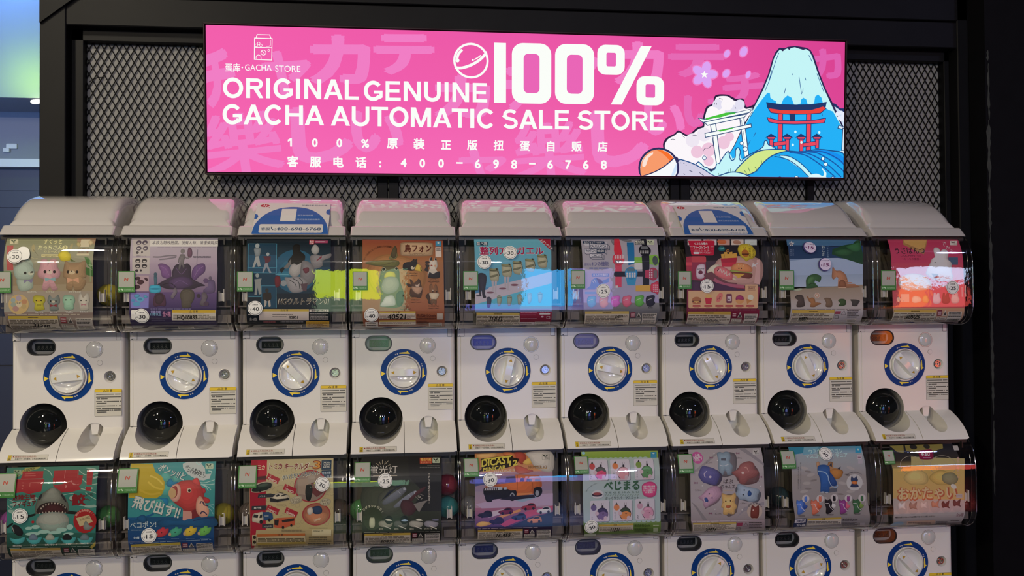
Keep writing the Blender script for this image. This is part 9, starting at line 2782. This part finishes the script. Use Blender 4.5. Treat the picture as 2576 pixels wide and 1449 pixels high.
# grip bar: waisted in plan, crowned along its length
bm = bmesh.new()
N = 20; top, bot, tb, bb_ = [], [], [], []
for k in range(N + 1):
    x = -0.0418 + 0.0836 * k / N; u = x / 0.0418
    wd = 0.0118 + 0.0022 * u * u; hh = -0.0128 - 0.0050 * (1 - u * u)
    
    top.append((bm.verts.new((x, hh, wd * 0.80)), bm.verts.new((x, hh, -wd * 0.80)), bm.verts.new((x, 0.0, -wd * 1.15)), bm.verts.new((x, 0.0, wd * 1.15))))
for A, B in zip(top, top[1:]):
    for k in range(4): bm.faces.new((A[k], A[(k + 1) % 4], B[(k + 1) % 4], B[k]))
bm.faces.new(top[0]); bm.faces.new(top[-1][::-1])
bmesh.ops.recalc_face_normals(bm, faces=bm.faces)
grip = part('grip', bm, dial.data.materials[0], 25, parent=dial)
for sg in (1, -1):
    ik = Ink(); ik.poly('b8912c', [(36.5 * sg, 0), (27.5 * sg, 5.4), (27.5 * sg, -5.4)])
    ik.mesh('grip_arrow', lambda x, y, h: (x * .001, -0.0128 - 0.0050 * (1 - (x / 41.8) ** 2) - 0.0005, y * .001), parent=dial)
# stickers on the front
def rows(ik, x0, x1, y0, n, dy, h, col, r, indent=0.0, gap=0.12):
    """rows of tiny print too small to read"""
    for i in range(n):
        x = x0 + (indent if i % 2 else 0); y = y0 - i * dy; end = x1 - (r.random() * (x1 - x0) * 0.25 if r.random() < .5 else 0)
        while x < end:
            l = min(end - x, (x1 - x0) * (0.04 + r.random() * 0.10)); ik.rect(col, x, y, x + l, y - h); x += l + (x1 - x0) * 0.012
r9 = random.Random(9)
ik = Ink()
ik.rect('35332f', 70, -34.9, 143.8, -111.3, 3); ik.rect('cbc6b6', 70.6, -35.5, 143.2, -110.7, 2.6); ik.rect('e2bf2f', 70.6, -35.5, 143.2, -43.6)
ik.rect('35332f', 70.6, -43.4, 143.2, -44.0)
ik.text('2a281c', '注 意', 110, -42.2, 7.2, bold=.02, al=1); ik.line('2a281c', .8, [(93, -42), (96.5, -36.6), (100, -42)], True); ik.line('2a281c', .8, [(96.5, -38.5), (96.5, -40.8)])
yy = -48.4
for nrow, ind in ((1, 0), (2, 3), (2, 3), (1, 3), (3, 3)):
    for i in range(nrow):
        if i == 0 and ind: ik.ell('1c1b19', 75.0, yy - 1.2, 1.1, 1.1, n=10)
        a = 74.5 if not ind else 77.5; e = 139 if not (nrow > 1 and i == nrow - 1) else a + (24 if nrow == 2 else 18) + r9.random() * 12
        x = a
        while x < e:
            if r9.random() < .92: ik.rect('1c1b19', x, yy, x + 2.0, yy - 2.5)
            x += 2.55
        yy -= 4.9
    yy -= 2.6
ik.mesh('caution_label', lambda x, y, h: (x * .001, -0.0004 - h, y * .001), parent=root)
ch = Sheet(CHUTE)
ik = Ink()
NY0, NY1 = -108, -124.5       # arc length (mm) along the sloping panel, measured below
ik.rect('6a6658', -125, NY0, -21.5, NY1); ik.rect('c9c3b4', -124.4, NY0 - .6, -22.1, NY1 + .6); ik.rect('d9b92e', -124.4, NY0 - .6, -115.6, NY1 + .6); ik.rect('6a6658', -115.8, NY0 - .6, -115.2, NY1 + .6)
ik.text('3a3216', '注', -119.9, NY0 - 8.0, 6.4, al=1, bold=.02); ik.text('3a3216', '意', -119.9, NY0 - 14.8, 6.4, al=1, bold=.02)
ik.ell('8a2a20', -110.5, NY0 - 4.9, 1.9, 1.9, n=14)
ik.text('8a3a2c', '請務必先取出商品後，', -107, NY0 - 7.4, 6.0, bold=.012, width=56); ik.text('2c2a26', '再進行下一次的購買，以免造成機器故障。', -105.5, NY0 - 14.2, 5.2, bold=.015, width=80)
ik.mesh('notice_label', ch.place(0, 0.0004), ch.cuts(), parent=outl)
# clear cover with side walls, card clips, QR-less payment sticker
def cover_bm():
    bm = bmesh.new(); W2 = 0.1505
    L = [bm.verts.new((-W2, y, z)) for y, z in COVPROF]; R = [bm.verts.new((W2, y, z)) for y, z in COVPROF]
    for k in range(len(L) - 1): bm.faces.new((L[k], R[k], R[k + 1], L[k + 1]))
    for V, x in ((L, -W2), (R, W2)):
        bk = [bm.verts.new((x, 0.03, 0.392)), bm.verts.new((x, 0.03, 0.1255))]
        bm.faces.new([*V, bk[1], bk[0]])
    return bm
cover = part('clear_cover', cover_bm(), COVER, 40)
bm = bmesh.new()
for x in (-0.1505, 0.1505):
    add_tube(bm, [(x, y, z) for y, z in COVPROF], 0.0016, 6)
    add_tube(bm, [(x * 0.925, y + .006, z) for y, z in COVPROF[8:-8]], 0.0007, 5)
add_tube(bm, [(-0.1505, -0.004, 0.1262), (0.1505, -0.004, 0.1262)], 0.0016, 6)
add_tube(bm, [(-0.148, -0.075, 0.1285), (0.148, -0.075, 0.1285)], 0.0009, 5)
part('cover_edge', bm, COVEDGE, 60, parent=cover)
bm = bmesh.new(); box(bm, -0.148, 0.148, -0.086, -0.076, 0.380, 0.3905)
for x in (-.131, .128): box(bm, x - .002, x + .002, -0.096, -0.082, 0.366, 0.384)
part('top_rail', bm, DARK, None, parent=cover)
for sx in (-1, 1):
    bm = bmesh.new()
    x = sx * 0.1185
    box(bm, min(x, x + sx * .0145), max(x, x + sx * .0145), -0.112, -0.1105, 0.2095, 0.2325, bev=.0004, seg=1)
    box(bm, x - .001, x + .001, -0.122, -0.108, 0.2085, 0.2375); box(bm, x + sx * .0125 - .001, x + sx * .0125 + .001, -0.120, -0.108, 0.2085, 0.2425)
    part('card_clip', bm, WHITE, None, parent=cover)
# bin behind the card
bm = bmesh.new()
for bb in ((-0.146, 0.146, -0.010, 0.0, 0.126, 0.390), (-0.146, 0.146, -0.075, 0.0, 0.386, 0.3905)): box(bm, *bb)
box(bm, -0.146, 0.146, -0.055, -0.010, 0.126, 0.195, mi=1); box(bm, -.146, -.110, -.092, -.055, .150, .172, mi=1); box(bm, .110, .146, -.092, -.055, .150, .172, mi=1)
box(bm, -0.146, 0.146, -0.088, -0.010, 0.193, 0.197, mi=1)
part('capsule_bin', bm, [BIN, BINF], None)
bm = bmesh.new(); box(bm, -0.1485, 0.1485, 0.001, 0.285, 0.1252, 0.391); part('rear_case', bm, [DARK], None)

# lid and lip, only the upper machines carry them
def lid_bm():
    bm = bmesh.new()
    ridge = cat_rom([(-0.0610, 0.4190), (-0.0520, 0.4315), (-0.0400, 0.4440), (-0.0260, 0.4575), (-0.0100, 0.4708), (0.0190, 0.4905), (0.0450, 0.5035), (0.0690, 0.5120), (0.1100, 0.5215), (0.1600, 0.5275), (0.2100, 0.5305), (0.262, 0.5310)], closed=False, n=3)
    W2 = 0.1388; st = []
    for y, z in ridge:
        h = z - 0.415; r = min(0.026, h * 0.9); pr = [(-W2, 0.395)]
        pr += [(-W2 + r - r * math.cos(a), z - r + r * math.sin(a)) for a in [k * PI / 16 for k in range(9)]]
        pr += [(W2 - r + r * math.sin(a), z - r + r * math.cos(a)) for a in [k * PI / 16 for k in range(9)]] + [(W2, 0.395)]
        st.append([bm.verts.new((x, y, zz)) for x, zz in pr])
    for A, B in zip(st, st[1:]):
        for k in range(len(A) - 1): bm.faces.new((A[k], A[k + 1], B[k + 1], B[k]))
    bm.faces.new(st[0]); bm.faces.new(st[-1][::-1])
    return bm
lid = part('lid', lid_bm(), LIDW, 50)
bm = bmesh.new()
def lip_plan(xw, y0, y1, r): return [(-xw, y1), (-xw, y0 + r)] + [(-xw + r - r * math.cos(a), y0 + r - r * math.sin(a)) for a in [k * PI / 12 for k in range(1, 7)]] + \
    [(xw - r + r * math.sin(a), y0 + r - r * math.cos(a)) for a in [k * PI / 12 for k in range(0, 6)]] + [(xw, y0 + r), (xw, y1)]
lv = []
for z, xw, y0 in ((0.3917, 0.1476, -0.1062), (0.4170, 0.1471, -0.0790), (0.4190, 0.1462, -0.0765), (0.4200, 0.1445, -0.0735)):
    lv.append([bm.verts.new((x, y, z)) for x, y in lip_plan(xw, y0, 0.265, 0.008)])
for A, B in zip(lv, lv[1:]):
    for k in range(len(A)): bm.faces.new((A[k], A[(k + 1) % len(A)], B[(k + 1) % len(A)], B[k]))
bm.faces.new(lv[0]); bm.faces.new(lv[-1][::-1])
lip = part('lid_rim', bm, LIDW, 30)

# ------------------------------------------------------------------ copies
def copy_tree(o, parent=None, skip=()):
    c = o.copy(); COL.objects.link(c); c.parent = parent
    for ch_ in list(o.children):
        if ch_.name.split('.')[0] not in skip: copy_tree(ch_, c, skip)
    return c
DC = [0, .0036, .0046, .0036, -.0003, -.0025, -.0027, -.0053, 0]
PX = [0.31 * i + DC[i] for i in range(9)]
LDZ = -0.6123
UP_ANG = [6, -24, -47, 0, 77, -13, -62, -66, -47]
LO_ANG = [10, 30, -35, -65, -40, -8, 55, 20, -47]
plinth = bmesh.new(); box(plinth, -0.15, 8 * .31 + .15, -0.02, 0.285, FLOORZ, ZB + LDZ)
struct('trim_8', plinth, FRAME)
machines = {}
for row in (0, 1):
    for i in range(9):
        first = row == 0 and i == 0
        if first: mroot = root
        else: mroot = copy_tree(root, None, ('lid', 'lid_rim') if row else ())
        machines[row, i] = mroot
for (row, i), mr in machines.items():
    mr.location = (PX[i], 0, row * LDZ)
    for c in mr.children:
        if c.name.split('.')[0] == 'dial': c.rotation_euler = (0, -math.radians((LO_ANG if row else UP_ANG)[i]), 0)
    mr['label'] = MLABEL[row][i]
    mr['group'] = 'stacked white capsule machines'
root_off = {}

# stickers on covers
def price_sticker(row, i, x, y, val, st='round', rot=0.0, back=0, col='e4e2da'):
    ik = Ink(1.0)
    R = 20.0
    if back == 1: ik.rect('dcd9cf', x - 27, y + 17, x - 3, y - 10, 4)
    if back == 2: ik.blob('e6e4dc', [(x + 8, y + 24), (x + 26, y + 26), (x + 36, y + 12), (x + 36, y - 4), (x + 24, y - 10), (x, y - 6)])
    if st == 'round':
        ik.ell(col, x, y, R, R); ik.ring('33333a', x, y, R - 2.2, R - 2.2, 1.0)
        c, s_ = math.cos(rot), math.sin(rot); Q = lambda a, b: (x + a * c - b * s_, y + a * s_ + b * c)
        ik.text('4a4a4c', '正版扭蛋', *Q(0, 8.5), 3.8, rot=rot, al=1, bold=.03); ik.text('2e2e33', val, *Q(1.5, -7.2), 14.5, rot=rot, al=1, bold=.022, width=17)
        ik.text('4a4a4c', '¥', *Q(-13.8, -6.5), 8, rot=rot); ik.text('8a8a88', '元', *Q(11.0, -7.0), 4.2, rot=rot)
    else:
        ik.ell('41386a', x - 1.2, y - .6, R, R); ik.ell('d2c6d8', x + 1.2, y + .4, R - 2, R - 2)
        c, s_ = math.cos(rot), math.sin(rot); Q = lambda a, b: (x + a * c - b * s_, y + a * s_ + b * c)
        ik.text('4a3a5a', '100%正版扭蛋', *Q(1, 9.5), 3.6, rot=rot, al=1, bold=.02, width=24); ik.text('6a2a5c', val, *Q(2.5, -6.2), 14, rot=rot, al=1, bold=.03, width=16, skew=.12)
        ik.text('6a3a6a', '¥', *Q(-13.5, -5.5), 9, rot=rot, bold=.01); ik.text('6a3a6a', '元', *Q(13.0, -7.0), 5, rot=rot)
    o = ik.mesh('price_sticker', COVS.place(0, 0.0006), COVS.cuts(), parent=machines[row, i]); return o

def qr_sticker(row, i, x, y, wd, dark=0):
    """green payment sticker with a white field"""
    ik = Ink(1.0); h = wd * 1.27
    ik.rect('3f7a38', x, y, x + wd, y - h, 1.5); ik.rect('a4a598', x + wd * .06, y - wd * .05, x + wd * .94, y - wd * 0.97, 1.0)
    ik.line('b04434', wd * .05, cat_rom([(x + wd * .40, y - wd * .60), (x + wd * .42, y - wd * .44), (x + wd * .50, y - wd * .50), (x + wd * .56, y - wd * .58), (x + wd * .60, y - wd * .42)], False, 4))
    ik.ell('b9d4ae', x + wd * .1, y - h * .87, 2.3, 2.3, n=14); ik.ell('3f7a38', x + wd * .1, y - h * .865, 1.1, 1.1, n=10)
    ik.ell('b9d4ae', x + wd * .23, y - h * .86, 2.4, 2.0, n=14); ik.ell('b9d4ae', x + wd * .29, y - h * .89, 2.2, 1.8, n=14)
    ik.text('a6c89c', '扫码购买', x + wd * .38, y - h * .92, 6.2, width=wd * .55)
    ik.mesh('payment_sticker', COVS.place(0, 0.0003), COVS.cuts(), parent=machines[row, i])
for a in QR: qr_sticker(*a)
for a in PRICES: price_sticker(*a)

# service notices on two lids
SERV = Sheet([(-0.1078, 0.3930), (-0.0800, 0.4205), (-0.0580, 0.4370), (-0.0400, 0.4525), (-0.0100, 0.4745), (0.0190, 0.4930)][::-1])
def service_sticker(i):
    ik = Ink(0.85); L = SERV.L * 1000
    Y = lambda t: -L * t
    ik.rect('d8d5d0', -108, Y(0), 100, Y(1), 2)
    seg = [(-108 + 0, Y(1))]
    arc = [(-4 + 104 * math.cos(a), Y(.985) + 0.84 * L * math.sin(a)) for a in [PI * k / 32 for k in range(33)]]
    ik.poly('2f62a8', arc)
    ik.poly('2f62a8', [(100, Y(.22)), (92, Y(.24)), (89, Y(.32)), (92, Y(.40)), (100, Y(.42))]); ik.poly('2f62a8', [(-108, Y(.40)), (-101, Y(.42)), (-98, Y(.48)), (-101, Y(.55)), (-108, Y(.57))])
    ik.rect('d8d5d0', -90, Y(.72), 85, Y(.96), 5)
    ik.rect('dcdad4', -36, Y(.22), 6, Y(.62), 1)
    ik.ell('b52d2d', -86, Y(.10), 13, 9); ik.line('e8e2da', 2.2, [(-91, Y(.13)), (-88, Y(.06)), (-84, Y(.14)), (-81, Y(.07))]); ik.ell('b52d2d', -73, Y(.17), 2, 1.5, n=12)
    ik.text('4a5a78', '扭蛋扭蛋·扭出乐趣', 54, Y(.10), 8.5, al=1, bold=.015, width=72)
    ik.text('c8d4e6', '非工作时间段', 10, Y(.46), 8, width=44); ik.text('c8d4e6', '请关注微信自助服务', 10, Y(.58), 8, width=64)
    ik.text('33506e', '客服', -84, Y(.88), 12, bold=.02, width=24); ik.line('33506e', 2.4, [(-57, Y(.79)), (-56, Y(.84)), (-51, Y(.88))])
    ik.text('33506e', ':400-698-6768', -47, Y(.885), 16, bold=.016, width=126); ik.text('5a7290', '工作时间9:00—23:00', 84, Y(.955), 6, al=2, width=60)
    ik.mesh('service_sticker', SERV.place(0, 0.0008), SERV.cuts(), parent=machines[0, i])
service_sticker(2); service_sticker(6)

# ------------------------------------------------------------------ product cards behind the covers
for row in (0, 1):
    for i in range(9):
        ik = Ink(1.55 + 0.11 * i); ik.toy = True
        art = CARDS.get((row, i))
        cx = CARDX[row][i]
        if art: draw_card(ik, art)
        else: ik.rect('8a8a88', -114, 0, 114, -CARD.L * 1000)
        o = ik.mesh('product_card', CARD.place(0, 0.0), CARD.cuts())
        bpy.context.view_layer.update()
        o.location = (PX[i], 0, row * LDZ)
        tag(o, CLABEL[row][i], 'product card', 'product cards behind the covers')

# ------------------------------------------------------------------ capsules lying in the bins
def capsule_pair(R=0.031):
    t = empty('toy_capsule', (0, 0, 0), 'x', 'capsule', 'toy capsules in the bins')
    bm = bmesh.new(); bmesh.ops.create_uvsphere(bm, u_segments=24, v_segments=16, radius=R)
    bmesh.ops.bisect_plane(bm, geom=bm.verts[:] + bm.edges[:] + bm.faces[:], plane_co=(0, 0, 0), plane_no=(0, 0, 1), clear_outer=True)
    return t, bm
def capsule(row, i, x, y, z, colr, label, tilt=0.4):
    t, bm = capsule_pair()
    cm = mat('capsule_shell', colr, 0.12, coat=0.3)
    lo = bm_obj('lower_shell', bm, cm, t, 60)
    up_ = lo.copy(); up_.data = lo.data.copy(); COL.objects.link(up_); up_.parent = t; up_.name = 'upper_shell'; up_.rotation_euler = (PI, 0, 0)
    up_.data.materials.clear(); up_.data.materials.append(mat('capsule_cap', tuple(min(1, c * 1.3 + .02) for c in colr), 0.1, coat=0.3))
    bm = bmesh.new(); lathe(bm, [(0.0312, -0.003), (0.0322, -0.003), (0.0322, 0.003), (0.0312, 0.003)], 0, 0, 32)
    for v in bm.verts: v.co = Vector((v.co.x, v.co.z, v.co.y))
    bm_obj('seam_band', bm, cm, t, 40)
    t.location = (PX[i] + x, y, row * LDZ + z); t.rotation_euler = (tilt, 0.3, 0.5); t['label'] = label
for a in CAPS: capsule(*a)
